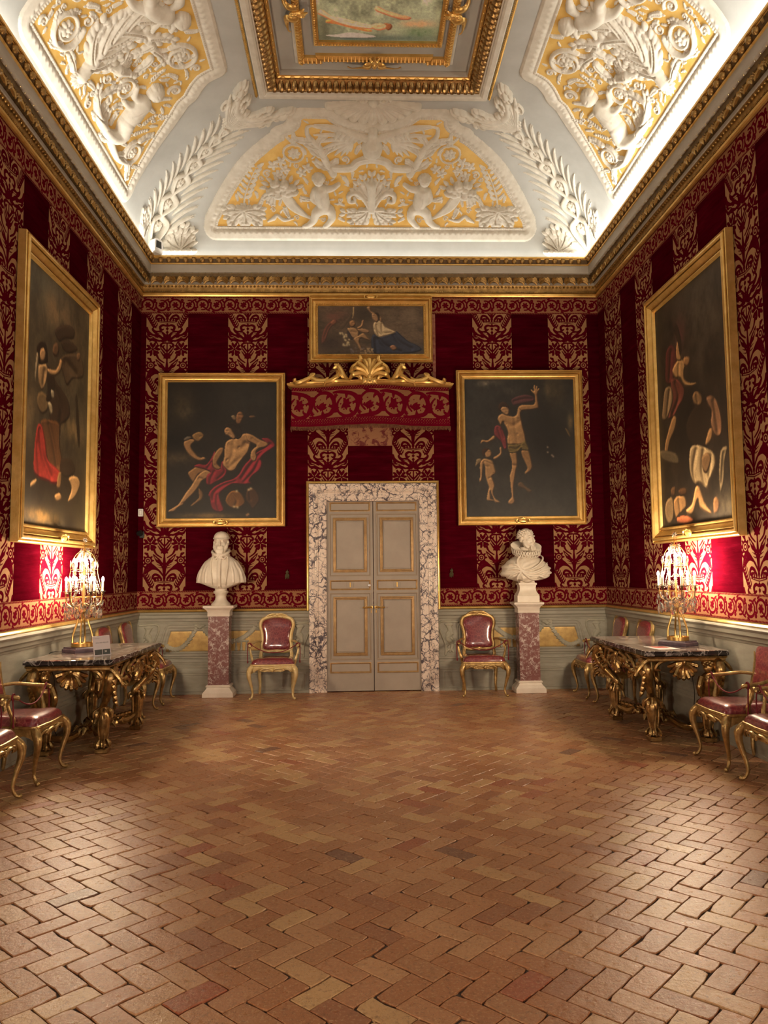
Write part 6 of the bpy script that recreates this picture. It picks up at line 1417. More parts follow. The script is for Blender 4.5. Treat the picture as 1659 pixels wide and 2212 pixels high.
def bust_ruff():
    t = thing('marble_bust', 'white marble bust of a man in a pleated ruff and draped cloak', 'bust', (5.285, -.235, 1.192))
    mb = MB(); A = np.linspace(0, 2*PI, 96, endpoint=False)
    prof = smooth_path([(.262, .10, .06), (.275, .20, .12), (.30, .275, .155), (.34, .318, .175), (.40, .335, .188), (.46, .322, .19), (.52, .282, .18), (.57, .222, .16), (.61, .158, .13), (.66, .10, .10), (.74, .075, .08)], 4)
    R = []
    for z, a, b in prof:
        ring = []
        for th in A:
            x, y = a*math.cos(th), b*math.sin(th); f = 1.0; am = max(0, min(1, (.58-z)/.1))
            if y < .06:     # cloak: folds radiating from the knot on his right breast and sweeping up to the left shoulder
                dx, dz = x+.09, z-.42; r = math.hypot(dx, dz); an = math.atan2(dz, dx)
                w = math.sin(an*13+r*9) if dx < .02 else math.sin((dz-.55*dx+.5*dx*dx)*95+math.sin(dx*11)*.8)
                f += .060*am*max(0, abs(w))**.8*min(1, r*9)*(1 if w > 0 else -.55)
            ring.append((x*f, y*f+.02-(.012*am if y < 0 else 0), z+(.035*abs(math.cos(th))**2+.010*math.sin(5*th) if z < .33 else 0)))
        R.append(ring)
    mb.rings(R, cap=True)
    for P in ([(-.03, -.115, .645), (-.12, -.135, .60), (-.145, -.155, .52), (-.09, -.195, .42)], [(-.09, -.195, .42), (.05, -.205, .45), (.16, -.172, .52), (.215, -.08, .595), (.18, .02, .64)], [(-.09, -.192, .41), (.06, -.20, .40), (.2, -.165, .46), (.28, -.06, .53)], [(-.09, -.19, .40), (.04, -.19, .35), (.2, -.16, .37), (.31, -.05, .43)], [(-.09, -.19, .40), (.02, -.175, .315), (.14, -.15, .30)],
              [(-.10, -.19, .41), (-.15, -.175, .34), (-.15, -.145, .29)], [(-.10, -.19, .42), (-.2, -.15, .38), (-.26, -.10, .33)], [(-.10, -.19, .43), (-.2, -.155, .45), (-.30, -.07, .42)], [(-.10, -.185, .44), (-.18, -.15, .51), (-.26, -.08, .50)], [(.1, -.185, .36), (.22, -.15, .33), (.30, -.06, .36)]):
        mb.tube(smooth_path(P, 6), [.006, .013, .015, .013, .006], 8)
    mb.ball((-.09, -.185, .42), (.022, .018, .024), 10, 7)
    for k in range(6): mb.ball((.012, -.162-.012*k, .60-.022*k), .008, 7, 5)
    Rz = head(mb, (.012, -.02, .85), .62, 1.08, .62)
    mb.ball(tuple(Vector((.012, -.02, .892))+Rz @ Vector((0, .022, .004))), (.098, .112, .085), 18, 12, Rz)      # hair
    for k in range(70):
        a = k*2.399; z = -.02+.112*(k/70); rr = .104*math.sqrt(max(.05, 1-(max(0, z)/.125)**2)); w = Vector((rr*math.cos(a), .020+rr*1.08*math.sin(a), z+.030))
        if w.y < -.062 and w.z < .080: continue
        v = Rz @ w; mb.ball((.012+v.x, -.02+v.y, .85+v.z), (.0145, .0145, .012), 7, 5)
    f = mb.put('figure', BMARBLE, t); remesh(f, .005, 7)
    # ruff: upper disc of radial pleats and two rows of loops beneath its edge
    rf = MB(); n = 34; R0, R1 = [], []
    nn = n*4; rin, rout = [], []
    tilt = lambda x, y: .42*y
    for i in range(nn+1):
        a = 2*PI*i/nn; w = math.sin(i*PI/2)*.5+.5*math.cos(i*PI)
        rin.append((.085*math.cos(a), .085*math.sin(a), .0+tilt(0, .085*math.sin(a)))); ro = .200+.004*math.cos(i*PI)
        rout.append((ro*math.cos(a)*1.02, ro*math.sin(a)*.98, .026+.008*math.cos(i*PI)+tilt(0, ro*math.sin(a))))
    mid = [((p[0]+q[0])/2, (p[1]+q[1])/2, (p[2]+q[2])/2+.006*math.cos(i*PI)) for i, (p, q) in enumerate(zip(rin, rout))]
    rf.rings([rin, mid, rout], closed=False)
    for k in range(n):
        for row, (z0, r0) in enumerate(((-.002, .194), (-.038, .184))):
            a0 = 2*PI*(k+.5*row)/n; da = PI/n*.98
            loop = [(r0*math.cos(a0+da*math.cos(q))*1.02, r0*math.sin(a0+da*math.cos(q))*.98, z0+.025*math.sin(q)+tilt(0, r0*math.sin(a0))) for q in np.linspace(0, 2*PI, 10, endpoint=False)]
            rf.tube(loop, .0055, 5, closed=True)
    n0_ = len(rf.v); rf.lathe([(.05, -.06), (.12, -.055), (.168, -.03), (.172, .008), (.10, .0), (.05, -.004)], 30)
    rf.v[n0_:] = [(x, y, z+tilt(x, y)) for x, y, z in rf.v[n0_:]]
    rf.put('ruff', BMARBLE, t, (.008, .0, .725), ang=60)
    MB().sq(0, 0, [(.145, .115, 0), (.148, .118, .004), (.148, .118, .085), (.140, .11, .095)]).put('block', BMARBLE, t, ang=30)
    MB().sq(0, 0, [(.140, .11, .095), (.142, .112, .10), (.132, .104, .115), (.128, .10, .12), (.112, .088, .15), (.106, .083, .19), (.112, .088, .225), (.122, .096, .235), (.122, .096, .255), (.10, .08, .26), (.09, .07, .30)]).put('socle', BMARBLE, t, ang=30)
bust_ruff()

# ================================================================ armchairs
def dome(outline, h, rings=8, flat=.5, plane='xy', pat=None):
    """padded cushion over a closed outline; returns a mesh with the pattern field"""
    O = np.array(outline, float); c = O.mean(0); V = []; n = len(O)
    fr = [1.0, 1.0, .97, .90, .78, .6, .38, .15]; hh = [-.02, 0, h*.42, h*.72, h*.90, h*.97, h, h]
    for f, z in zip(fr, hh):
        for p in O: q = c+(p-c)*f; V.append((q[0], q[1], z))
    V = np.array(V); Q = []
    for j in range(len(fr)-1):
        for i in range(n): k = (i+1) % n; Q.append((j*n+i, j*n+k, (j+1)*n+k, (j+1)*n+i))
    Q.append(tuple(range((len(fr)-1)*n, len(fr)*n)))
    x, y = V[:, 0]-c[0], V[:, 1]-c[1]
    f = .010*(np.sin(x*46)*np.cos(y*38)+.8*np.cos(np.hypot(x, y)*70)+.6*np.sin(np.abs(x)*60+y*50))
    if plane == 'back': V = np.stack([V[:, 0], .205+(V[:, 1]-.50)*.20-V[:, 2], V[:, 1]], -1)
    me = bpy.data.meshes.new('m'); me.from_pydata(V.tolist(), [], Q); me.update(); finish(me, True, 180); me.attributes.new('fld', 'FLOAT', 'POINT').data.foreach_set('value', f.astype(np.float32)); return me
def refine(out, n): return [tuple(p) for p in smooth_path(out, n, closed=True)]
def make_chair(name, label, gilt):
    t = thing(name, label, 'armchair', (0, 0, 0), 0, 'gilt armchairs along the walls')
    so = refine([(-.275, -.235), (-.14, -.262), (0, -.272), (.14, -.262), (.275, -.235), (.262, -.05), (.232, .12), (.215, .205), (0, .215), (-.215, .205), (-.232, .12), (-.262, -.05)], 4)
    put('seat', dome([(x*.985, y*.985) for x, y in so], .075), SEATDAM, t, (0, 0, .445))
    n = len(so); R = []
    for k, (ex, z) in enumerate(((.99, .449), (1.03, .446), (1.035, .432), (1.01, .424), (1.015, .405), (1.0, None), (.96, None))):
        ring = []
        for i, (x, y) in enumerate(so):
            zz = z
            if z is None:
                front = y < -.2; sd = x/.28 if front else (y/.24)
                zz = .345+.035*abs(math.cos(sd*PI*1.5))+(-.018 if front and abs(x) < .05 else 0)+.02*abs(sd)**4*-1
            ring.append((x*ex, y*ex, zz))
        R.append(ring)
    rail = MB().rings(R).put('seat_rail', gilt, t)
    mb = MB()                      # carved apron ornament
    for s in (-1, 1):
        mb.tube(smooth_path([(0, -.285, .375), (s*.05, -.290, .40), (s*.11, -.284, .395), (s*.15, -.278, .375), (s*.12, -.282, .362)], 4), [.010, .013, .011, .009, .006], 6)
        mb.tube(smooth_path([(s*.14, -.278, .40), (s*.20, -.268, .385), (s*.235, -.255, .35)], 4), [.006, .010, .008], 6)
    mb.ball((0, -.290, .378), (.022, .012, .026), 10, 7); mb.put('apron_carving', gilt, rail)
    for sx in (-1, 1):
        leg = MB().tube(smooth_path([(sx*.255, -.225, .425), (sx*.292, -.262, .375), (sx*.298, -.272, .30), (sx*.272, -.246, .18), (sx*.256, -.232, .09), (sx*.264, -.246, .035), (sx*.280, -.268, .016)], 5), [.032, .036, .029, .018, .0135, .013, .015], 9)
        leg.ball((sx*.284, -.274, .018), (.018, .018, .018), 9, 6); leg.tube(smooth_path([(sx*.285, -.268, .40), (sx*.308, -.288, .36), (sx*.306, -.286, .29)], 4), [.012, .016, .006], 6); leg.put('leg', gilt, t)
        leg = MB().tube(smooth_path([(sx*.205, .185, .43), (sx*.222, .205, .34), (sx*.220, .212, .22), (sx*.215, .205, .10), (sx*.224, .222, .012)], 5), [.028, .028, .022, .017, .018], 8); leg.ball((sx*.225, .225, .014), .016, 8, 5); leg.put('leg', gilt, t)
    bo = refine([(0, .572), (.11, .566), (.185, .585), (.200, .635), (.188, .72), (.200, .83), (.222, .91), (.196, .985), (.11, 1.018), (0, 1.03), (-.11, 1.018), (-.196, .985), (-.222, .91), (-.200, .83), (-.188, .72), (-.200, .635), (-.185, .585), (-.11, .566)], 3)
    put('backrest', dome([(x*.93, .80+(z-.80)*.93) for x, z in bo], .040, plane='back'), SEATDAM, t)
    yb = lambda z: .205+(z-.5)*.20
    fm = MB().tube([(x, yb(z), z) for x, z in bo], .026, 8, closed=True)
    for sx in (-1, 1): fm.tube(smooth_path([(sx*.205, .20, .43), (sx*.205, .205, .52), (sx*.192, yb(.60), .60)], 4), [.026, .024, .022], 8)
    bf = fm.put('back_frame', gilt, t)
    mb = MB(); lo_ = MB()          # carved crest and lower shell
    for s in (-1, 1):
        mb.tube(smooth_path([(0, yb(1.04)-.01, 1.055), (s*.05, yb(1.05)-.016, 1.062), (s*.11, yb(1.04)-.014, 1.045), (s*.17, yb(1.0)-.012, 1.01)], 4), [.018, .020, .015, .008], 7)
        mb.tube(smooth_path([(s*.02, yb(1.03)-.02, 1.03), (s*.06, yb(1.03)-.026, 1.022), (s*.09, yb(1.03)-.022, 1.04)], 4), [.010, .012, .006], 6)
        lo_.tube(smooth_path([(0, yb(.56)-.018, .565), (s*.05, yb(.56)-.022, .575), (s*.10, yb(.56)-.018, .56)], 4), [.012, .014, .006], 6)
    mb.ball((0, yb(1.05)-.018, 1.055), (.024, .016, .032), 10, 7); mb.put('crest', gilt, bf); lo_.put('lower_shell', gilt, bf)
    for sx in (-1, 1):
        arm = MB().tube(smooth_path([(sx*.198, yb(.70)-.01, .70), (sx*.245, .15, .708), (sx*.298, .03, .690), (sx*.318, -.075, .678), (sx*.312, -.118, .672), (sx*.298, -.112, .660)], 5), [.014, .015, .015, .017, .018, .012], 8).put('armrest', gilt, t)
        MB().tube(smooth_path([(sx*.262, -.055, .43), (sx*.285, -.075, .50), (sx*.305, -.055, .57), (sx*.316, -.045, .63), (sx*.316, -.065, .672)], 5), [.021, .018, .014, .0125, .014], 8).put('arm_support', gilt, arm)
    # the cord that keeps visitors from sitting down
    z = np.linspace(-1, 1, 17)
    cd_ = MB().tube([(.312*q, -.085-.02*(1-q*q), .695-.115*(1-q*q)) for q in z], .0055, 6)
    for sx in (-1, 1):
        cd_.tube([(sx*.314+.026*math.cos(a), -.085, .678+.027*math.sin(a)) for a in np.linspace(0, 2*PI, 12, endpoint=False)], .0055, 6, closed=True)
        cd_.tube(smooth_path([(sx*.335, -.088, .69), (sx*.342, -.098, .60), (sx*.338, -.10, .48)], 4), .0055, 6); cd_.ball((sx*.338, -.10, .465), (.010, .010, .020), 7, 6)
    cd_.put('cord', CORD, t)
    return t
ch = make_chair('armchair', 'cream and gilt armchair with purple red seat left of the door', G_CREAM); ch.location = (1.905, -.345, 0)
cg = make_chair('armchair', 'gilt armchair with dark red back right of the door', G_CHAIR); cg.location = (4.635, -.375, 0)
def chair_at(x, y, rz, label):
    c = copy_tree(cg); c.location = (x, y, 0); c.rotation_euler = (0, 0, rz); c['label'] = label; return c
chair_at(.325, -.62, PI/2, 'gilt armchair by the left wall in the far corner behind table')
chair_at(.325, -1.47, PI/2, 'gilt armchair by the left wall close behind the left table')
chair_at(.275, -4.22, PI/2, 'gilt armchair by the left wall just in front of left table')
chair_at(.275, -5.10, PI/2, 'gilt armchair by the left wall cut off by picture edge')
chair_at(W-.325, -.64, -PI/2, 'gilt armchair by the right wall in the far corner behind table')
chair_at(W-.325, -1.50, -PI/2, 'gilt armchair by the right wall close behind the right table')
chair_at(W-.275, -4.19, -PI/2, 'gilt armchair by the right wall just in front of right table')
chair_at(W-.275, -5.00, -PI/2, 'gilt armchair by the right wall cut off by picture edge')

# ================================================================ console tables
def make_table(label):
    t = thing('console_table', label, 'table', (0, 0, 0), 0, 'carved gilt console tables')
    hx, dp = .83, .79
    MB().box(-hx+.01, hx-.01, -dp+.01, -.012, .845, .866, .004).put('marble_top', TOPMARB, t, ang=30)
    MB().rings([[(-hx-d, -dp-d, z), (hx+d, -dp-d, z), (hx+d, -.010, z), (-hx-d, -.010, z)] for d, z in ((-.03, .815), (-.008, .818), (0, .826), (0, .852), (-.004, .860), (-.012, .863))]).put('edge_moulding', BLKMARB, t, ang=30)
    mb = MB().box(-hx+.05, hx-.05, -dp+.05, -.02, .765, .818, .008); mb.rings([[(-hx+.03-d, -dp+.03-d, z), (hx-.03+d, -dp+.03-d, z), (hx-.03+d, -.015, z), (-hx+.03-d, -.015, z)] for d, z in ((-.02, .79), (0, .797), (.004, .808), (-.006, .816))])
    apron = mb.put('apron_rail', G_DARK, t, ang=30)
    rg = random.Random(9)
    def shell_fan(c, rx, rz, flip=0):     # scallop with scrolls, hanging under the rail; flip turns it to the table's end
        mb = MB()
        def tp(p): return (c[0]+p[0], c[1]+p[1], c[2]+p[2]) if not flip else (c[0]+p[1]*-flip*-1, c[1]+p[0], c[2]+p[2])
        for k in range(-4, 5):
            a = k*.33; mb.tube([tp(p) for p in smooth_path([(0, -.01, 0), (rx*.55*math.sin(a), -.045, -rz*.5*math.cos(a)), (rx*math.sin(a), -.03, -rz*math.cos(a)), (rx*1.08*math.sin(a), -.055, -rz*1.02*math.cos(a))], 3)], [.010, .020, .022, .010], 6)
        mb.ball(tp((0, -.03, 0)), (.04, .03, .035), 9, 6)
        for s in (-1, 1):
            mb.tube([tp(p) for p in smooth_path([(s*.05, -.02, .01), (s*.14, -.035, .03), (s*.24, -.02, -.01), (s*.27, -.02, -.06), (s*.22, -.02, -.07)], 4)], [.012, .022, .022, .016, .010], 7)
            mb.tube([tp(p) for p in smooth_path([(s*.22, -.015, .03), (s*.34, -.02, .02), (s*.42, -.01, -.05), (s*.46, -.01, -.12)], 4)], [.012, .022, .018, .010], 7)
        mb.put('carved_shell', G_DARK, apron)
    shell_fan((0, -dp+.05, .755), .16, .17)
    for s in (-1, 1): shell_fan((s*(hx-.06), -.40, .755), .13, .15, s)
    for s in (-1, 1):                        # garlands of fruit and flowers along the front
        mb = MB()
        for k in range(18):
            q = k/17.; x = s*(.20+.40*q); z = .735-.10*math.sin(PI*q); mb.ball((x+rg.gauss(0, .008), -dp+.04+rg.gauss(0, .012), z+rg.gauss(0, .010)), .020+.012*rg.random(), 7, 5)
        for k in range(9): q = k/8.; x = s*(.20+.40*q); z = .72-.11*math.sin(PI*q); mb.tube([(x, -dp+.04, z), (x+rg.gauss(0, .02), -dp+.01, z-.03), (x+rg.gauss(0, .03), -dp+.015, z-.06)], [.008, .014, .004], 5)
        mb.put('garland', G_DARK, apron)
    fx, fy = .53, -.62
    for sx in (-1, 1):
        for front in (1, 0):
            y0 = fy if front else -.13; ys = -1 if front else .35; xo = sx*(fx if front else .60)
            mb = MB()
            # great C-scroll from the corner of the rail down to the knee
            mb.tube(smooth_path([(xo+sx*.13, y0+ys*.10, .775), (xo+sx*.20, y0+ys*.13, .70), (xo+sx*.17, y0+ys*.10, .60), (xo+sx*.06, y0+ys*.04, .50), (xo-sx*.02, y0, .44), (xo-sx*.03, y0+ys*-.02, .385), (xo+sx*.02, y0, .365)], 5), [.045, .052, .050, .042, .036, .030, .020], 9)
            mb.tube(smooth_path([(xo+sx*.13, y0+ys*.12, .765), (xo+sx*.07, y0+ys*.12, .76), (xo+sx*.05, y0+ys*.10, .71), (xo+sx*.09, y0+ys*.11, .69)], 4), [.032, .032, .026, .018], 8)
            # fluted shaft, ankle and foot
            mb.tube(smooth_path([(xo, y0, .40), (xo+sx*.012, y0+ys*.012, .32), (xo+sx*.006, y0+ys*.006, .20), (xo-sx*.004, y0-ys*.004, .10), (xo, y0, .05)], 4), [.040, .060, .048, .034, .040], 10)
            for k in range(5): a = 2*PI*k/5; mb.tube([(xo+.050*math.cos(a), y0+.050*math.sin(a), .36), (xo+.046*math.cos(a), y0+.046*math.sin(a), .22), (xo+.034*math.cos(a), y0+.034*math.sin(a), .09)], [.010, .013, .008], 6)
            leg = mb.box(xo-.055, xo+.055, y0-.055, y0+.055, 0, .045, .008).put('leg', G_DARK, t)
            lf, af = MB(), MB()
            for k in range(7):
                a = 2*PI*k/7; lf.tube(smooth_path([(xo+.03*math.cos(a), y0+.03*math.sin(a), .40), (xo+.075*math.cos(a), y0+.075*math.sin(a), .36), (xo+.085*math.cos(a), y0+.085*math.sin(a), .31)], 3), [.012, .024, .006], 6)
                af.tube(smooth_path([(xo+.04*math.cos(a), y0+.04*math.sin(a), .12), (xo+.062*math.cos(a), y0+.062*math.sin(a), .08), (xo+.07*math.cos(a), y0+.07*math.sin(a), .05)], 3), [.008, .018, .006], 5)
            lf.put('knee_leaves', G_DARK, leg); af.put('ankle_leaves', G_DARK, leg); lf = MB()
            for k in range(6):
                z = .74-.05*k; q = (xo+sx*(.21-.025*abs(k-1.5)), y0+ys*.13, z); lf.tube(smooth_path([q, (q[0]+sx*.035, q[1]+ys*.03, z-.02), (q[0]+sx*.03, q[1]+ys*.045, z-.055)], 3), [.012, .022, .005], 6)
            lf.put('scroll_leaves', G_DARK, leg)
    for sx in (-1, 1):                       # winged boys' busts at the wall end
        mb = MB(); cx, cy = sx*.73, -.16
        mb.ball((cx, cy, .70), (.045, .05, .058), 12, 9); mb.ball((cx+sx*.012, cy-.03, .69), (.020, .022, .022), 8, 6)
        for k in range(14): a = k*2.4; mb.ball((cx+.042*math.cos(a), cy+.046*math.sin(a), .725+.002*k), .018, 7, 5)
        mb.tube(smooth_path([(cx, cy, .66), (cx, cy, .60), (cx-sx*.02, cy, .50), (cx-sx*.05, cy-.01, .40), (cx-sx*.10, cy, .30)], 4), [.028, .085, .078, .055, .03], 10)
        mb.tube(smooth_path([(cx, cy-.07, .61), (cx+sx*.03, cy-.11, .53), (cx, cy-.09, .45)], 4), [.030, .026, .02], 8); mb.tube(smooth_path([(cx, cy+.06, .61), (cx+sx*.04, cy+.08, .52), (cx, cy+.06, .44)], 4), [.030, .026, .02], 8)
        for k in range(5): a = -.8+.4*k; mb.tube(smooth_path([(cx-sx*.02, cy, .36), (cx+.05*math.sin(a), cy-.06*math.cos(a), .33), (cx+.08*math.sin(a), cy-.09*math.cos(a), .27)], 3), [.012, .026, .008], 6)
        mb.put('cherub', G_DARK, t)
    mb = MB()                                # stretchers meeting under a knot of foliage
    for sx in (-1, 1):
        mb.tube(smooth_path([(sx*fx, fy, .17), (sx*.38, -.54, .12), (sx*.24, -.46, .17), (sx*.10, -.42, .15), (0, -.40, .15)], 5), [.022, .040, .042, .036, .04], 8)
        mb.tube(smooth_path([(sx*.60, -.13, .16), (sx*.42, -.26, .10), (sx*.24, -.36, .15), (0, -.40, .14)], 5), [.022, .036, .036, .03], 8)
    st = mb.put('stretcher', G_DARK, t); mb = MB()
    for k in range(46):
        a = rg.random()*2*PI; r = .22*math.sqrt(rg.random()); z = .14+.14*(1-r/.22)*rg.random(); x, y = 1.4*r*math.cos(a), -.42+r*.8*math.sin(a)
        if k % 2: mb.ball((x, y, z), .022+.016*rg.random(), 7, 5)
        else: mb.tube([(x, y, z), (x+.05*math.cos(a), y+.04*math.sin(a), z+.02), (x+.09*math.cos(a), y+.07*math.sin(a), z-.02)], [.012, .024, .004], 6)
    for sx in (-1, 1):
        for k in range(7): q = .12+.06*k; mb.tube(smooth_path([(sx*q, -.43-.02*k, .17), (sx*(q+.04), -.47-.02*k, .19), (sx*(q+.09), -.48-.02*k, .15)], 3), [.010, .022, .005], 6)
    mb.put('foliage_knot', G_DARK, st)
    return t
tb = make_table('carved gilt console table with dark marble top by the left wall'); tb.location = (.058, -2.87, 0); tb.rotation_euler = (0, 0, PI/2)
tb2 = copy_tree(tb); tb2.location = (W-.058, -2.79, 0); tb2.rotation_euler = (0, 0, -PI/2); tb2['label'] = 'carved gilt console table with dark marble top by the right wall'

# ================================================================ candelabra
def lathe_mesh(prof, n, m): me = MB().lathe(prof, n).mesh(); me.materials.append(m); return me
PEND = MB().lathe([(.001, 0), (.012, .004), (.026, .030), (.030, .048), (.022, .075), (.008, .098), (.001, .102)], 8, sy=.42).mesh(False); PEND.materials.append(CRYSTAL)
DROP = MB().lathe([(.001, 0), (.009, .010), (.010, .020), (.004, .040), (.001, .042)], 6).mesh(False); DROP.materials.append(CRYSTAL)
def star_mesh():
    mb = MB()
    for k in range(8): a = 2*PI*k/8; mb.tube([(0, 0, 0), (.014*math.cos(a), -.002, .014*math.sin(a)), (.026*math.cos(a), -.004, .026*math.sin(a))], [.004, .006, .001], 4)
    mb.ball((0, -.004, 0), .008, 6, 4); me = mb.mesh(False); me.materials.append(CRYSTAL); return me
STAR = star_mesh()
BULBMESH = lathe_mesh([(.001, 0), (.008, .002), (.013, .012), (.012, .022), (.006, .036), (.001, .044)], 10, BULBM)
PAN = lathe_mesh([(.001, 0), (.012, 0), (.030, .006), (.032, .010), (.012, .006), (.001, .006)], 12, CRYSTAL)
SLEEVE = lathe_mesh([(.0105, 0), (.0105, 1.0), (.001, 1.0)], 10, WAX)
CUP = lathe_mesh([(.001, -.035), (.006, -.032), (.009, -.02), (.016, -.012), (.012, 0), (.001, 0)], 10, BRONZE)
def make_candelabra(label, seed):
    t = thing('candelabra', label, 'candelabra', (0, 0, 0), 0, 'lit crystal candelabra on the console tables'); rg = random.Random(seed)
    MB().sq(0, 0, [(.145, .11, 0), (.148, .113, .006), (.148, .113, .03), (.138, .104, .036), (.136, .102, .05)]).put('plinth', VIOLET, t, ang=30)
    MB().lathe([(.096, .05), (.104, .052), (.104, .084), (.098, .088), (.088, .088), (.086, .05)], 26).put('drum', BRASS, t, ang=30)
    for k in range(4):
        a = PI/4+k*PI/2; c, s = math.cos(a), math.sin(a)
        MB().tube(smooth_path([(.094*c, .094*s, .086), (.090*c, .090*s, .16), (.066*c, .066*s, .24), (.046*c, .046*s, .31), (.056*c, .056*s, .37), (.03*c, .03*s, .40)], 4), [.012, .009, .010, .009, .010, .008], 7).put('stand_leg', BRASS, t)
    MB().lathe([(.001, .36), (.02, .37), (.03, .39), (.016, .42), (.010, .46), (.014, .50), (.009, .56), (.009, .70), (.016, .74), (.008, .78), (.006, .96), (.010, .98), (.003, 1.02), (.001, 1.09)], 12).put('stem', BRASS, t)
    wires = MB()
    for k in range(8):
        a = 2*PI*k/8+.2; c, s = math.cos(a), math.sin(a)
        wires.tube(smooth_path([(.05*c, .05*s, .40), (.15*c, .15*s, .47), (.165*c, .165*s, .58), (.13*c, .13*s, .74), (.115*c, .115*s, .86), (.07*c, .07*s, .95), (.008*c, .008*s, .99)], 4), .0028, 5)
    for r, z in ((.165, .53), (.122, .80)): wires.tube([(r*math.cos(a), r*math.sin(a), z) for a in np.linspace(0, 2*PI, 28, endpoint=False)], .0026, 5, closed=True)
    wires.tube(smooth_path([(.0, 0, 1.02), (-.02, -.01, 1.06), (-.03, 0, 1.0), (-.035, .0, .95)], 4), .002, 4)
    wires.put('wire_cage', BRASS, t)
    def candle(r, a, z0, hl, z_from):
        c, s = math.cos(a), math.sin(a)
        arm = MB().tube(smooth_path([(.012*c, .012*s, z_from), (r*.5*c, r*.5*s, z_from-.03), (r*.9*c, r*.9*s, z_from-.01), (r*c, r*s, z0-.03)], 4), [.006, .005, .005, .006], 6).put('candle_arm', BRONZE, t)
        put('candle_cup', CUP, None, arm, (r*c, r*s, z0)); put('drip_pan', PAN, None, arm, (r*c, r*s, z0+.001))
        put('candle_sleeve', SLEEVE, None, arm, (r*c, r*s, z0+.004), 0, (1, 1, hl)); put('bulb', BULBMESH, None, arm, (r*c, r*s, z0+.004+hl))
    for k in range(6): candle(.165+.012*(k % 2), 2*PI*k/6+rg.uniform(-.08, .08)+.3, .575, .105, .47)
    for k in range(5): candle(.088, 2*PI*k/5+rg.uniform(-.1, .1), .775, .085, .70)
    for k in range(10):                     # strings of cut beads from the crown to the arms
        a = 2*PI*k/10+.15; c, s = math.cos(a), math.sin(a); P = smooth_path([(.03*c, .03*s, .97), (.085*c, .085*s, .86), (.10*c, .10*s, .74), (.135*c, .135*s, .64), (.165*c, .165*s, .56)], 8)
        MB().tube(P, [.0075 if i % 2 else .0015 for i in range(len(P))], 5).put('bead_string', CRYSTAL, t, smooth=False)
    for k in range(13): a = 2*PI*k/13+rg.uniform(-.05, .05); r = .165+rg.uniform(-.012, .015); put('crystal_pendant', PEND, None, t, (r*math.cos(a), r*math.sin(a), .315+rg.uniform(-.015, .015)), a+PI/2)
    for k in range(7): a = 2*PI*k/7+.3; put('crystal_pendant', PEND, None, t, (.105*math.cos(a), .105*math.sin(a), .36), a+PI/2)
    for k in range(8): a = 2*PI*k/8+.1; put('crystal_pendant', PEND, None, t, (.125*math.cos(a), .125*math.sin(a), .80+rg.uniform(-.01, .02)), a+PI/2, (.72, .72, .72))
    for k in range(14): a = 2*PI*k/14+.2; put('crystal_star', STAR, None, t, (.178*math.cos(a), .178*math.sin(a), .445+rg.uniform(-.02, .03)), a+PI/2)
    for k in range(7): a = 2*PI*k/7; put('crystal_star', STAR, None, t, (.135*math.cos(a), .135*math.sin(a), .62+rg.uniform(-.03, .05)), a+PI/2)
    for k in range(16): a = 2*PI*k/16; r = .10+.05*rg.random(); put('crystal_drop', DROP, None, t, (r*math.cos(a), r*math.sin(a), .52+rg.uniform(-.05, .10)))
    for k in range(10): a = 2*PI*k/10; put('crystal_drop', DROP, None, t, (.055*math.cos(a), .055*math.sin(a), .905+rg.uniform(-.02, .03)))
    for z, d in ((1.09, .0), (.985, .03), (.975, -.035)): put('crystal_star', STAR, None, t, (d, -.006, z), 0, (1.15, 1.15, 1.15))
    return t
TZ = .866
c1 = make_candelabra('lit crystal candelabra on the left table beside the white card', 2); c1.location = (.32, -2.95, TZ); c1.rotation_euler = (0, 0, .9)
c2 = make_candelabra('lit crystal candelabra on the right table beside a flat sheet', 5); c2.location = (W-.32, -3.10, TZ); c2.rotation_euler = (0, 0, 2.2)

# ================================================================ card, sheet, cables, fittings
def text(name, s, size, mt, parent, loc, align='CENTER', rot=(PI/2, 0, 0)):
    cu = bpy.data.curves.new('t', 'FONT'); cu.body = s; cu.size = size; cu.align_x = align; cu.align_y = 'CENTER'; cu.extrude = .0003
    o = bpy.data.objects.new('t', cu); COL.objects.link(o); bpy.context.view_layer.update()
    me = bpy.data.meshes.new_from_object(o.evaluated_get(bpy.context.evaluated_depsgraph_get())); bpy.data.objects.remove(o)
    q = put(name, me, mt, parent, loc); q.rotation_euler = rot; return q
INK = mat('dark_ink', (.12, .11, .12), .6); SLATE = mat('slate_print', (.035, .045, .045), .5); PAPER = mat('card_paper', (.66, .60, .62), .5)
card = thing('room_card', 'white room card numbered 30 standing on the left table', 'sign', (.64, -3.326, TZ), 0.88)
hold = link(bpy.data.objects.new('card_holder', None), card); hold.rotation_euler = (-.22, 0, 0)
bd = MB().box(-.088, .088, 0, .004, .0, .182, .001).put('card_board', PAPER, card, smooth=False); bd.rotation_euler = (-.22, 0, 0)
text('card_title', 'SALA DEI VELLUTI', .0165, INK, bd, (.006, -.0006, .118)); MB().box(-.078, -.018, -.0006, .0005, .158, .1595).put('fine_print', INK, bd, smooth=False)
MB().box(-.080, -.003, -.001, .0005, .008, .056).put('dark_field', SLATE, bd, smooth=False); MB().box(.003, .080, -.001, .0005, .008, .056).put('dark_field', SLATE, bd, smooth=False)
text('card_number', '30', .026, WPLAST, bd, (.032, -.0018, .036))
MB().box(-.05, .05, .0, .075, .0, .003).put('card_foot', PAPER, card, smooth=False)
bpy.data.objects.remove(hold)
sh = thing('printed_sheet', 'white sheet with red print lying flat on the right table', 'paper', (5.88, -3.34, TZ), .12)
MB().box(-.105, .105, -.15, .15, .0, .003).put('sheet', WPLAST, sh, smooth=False)
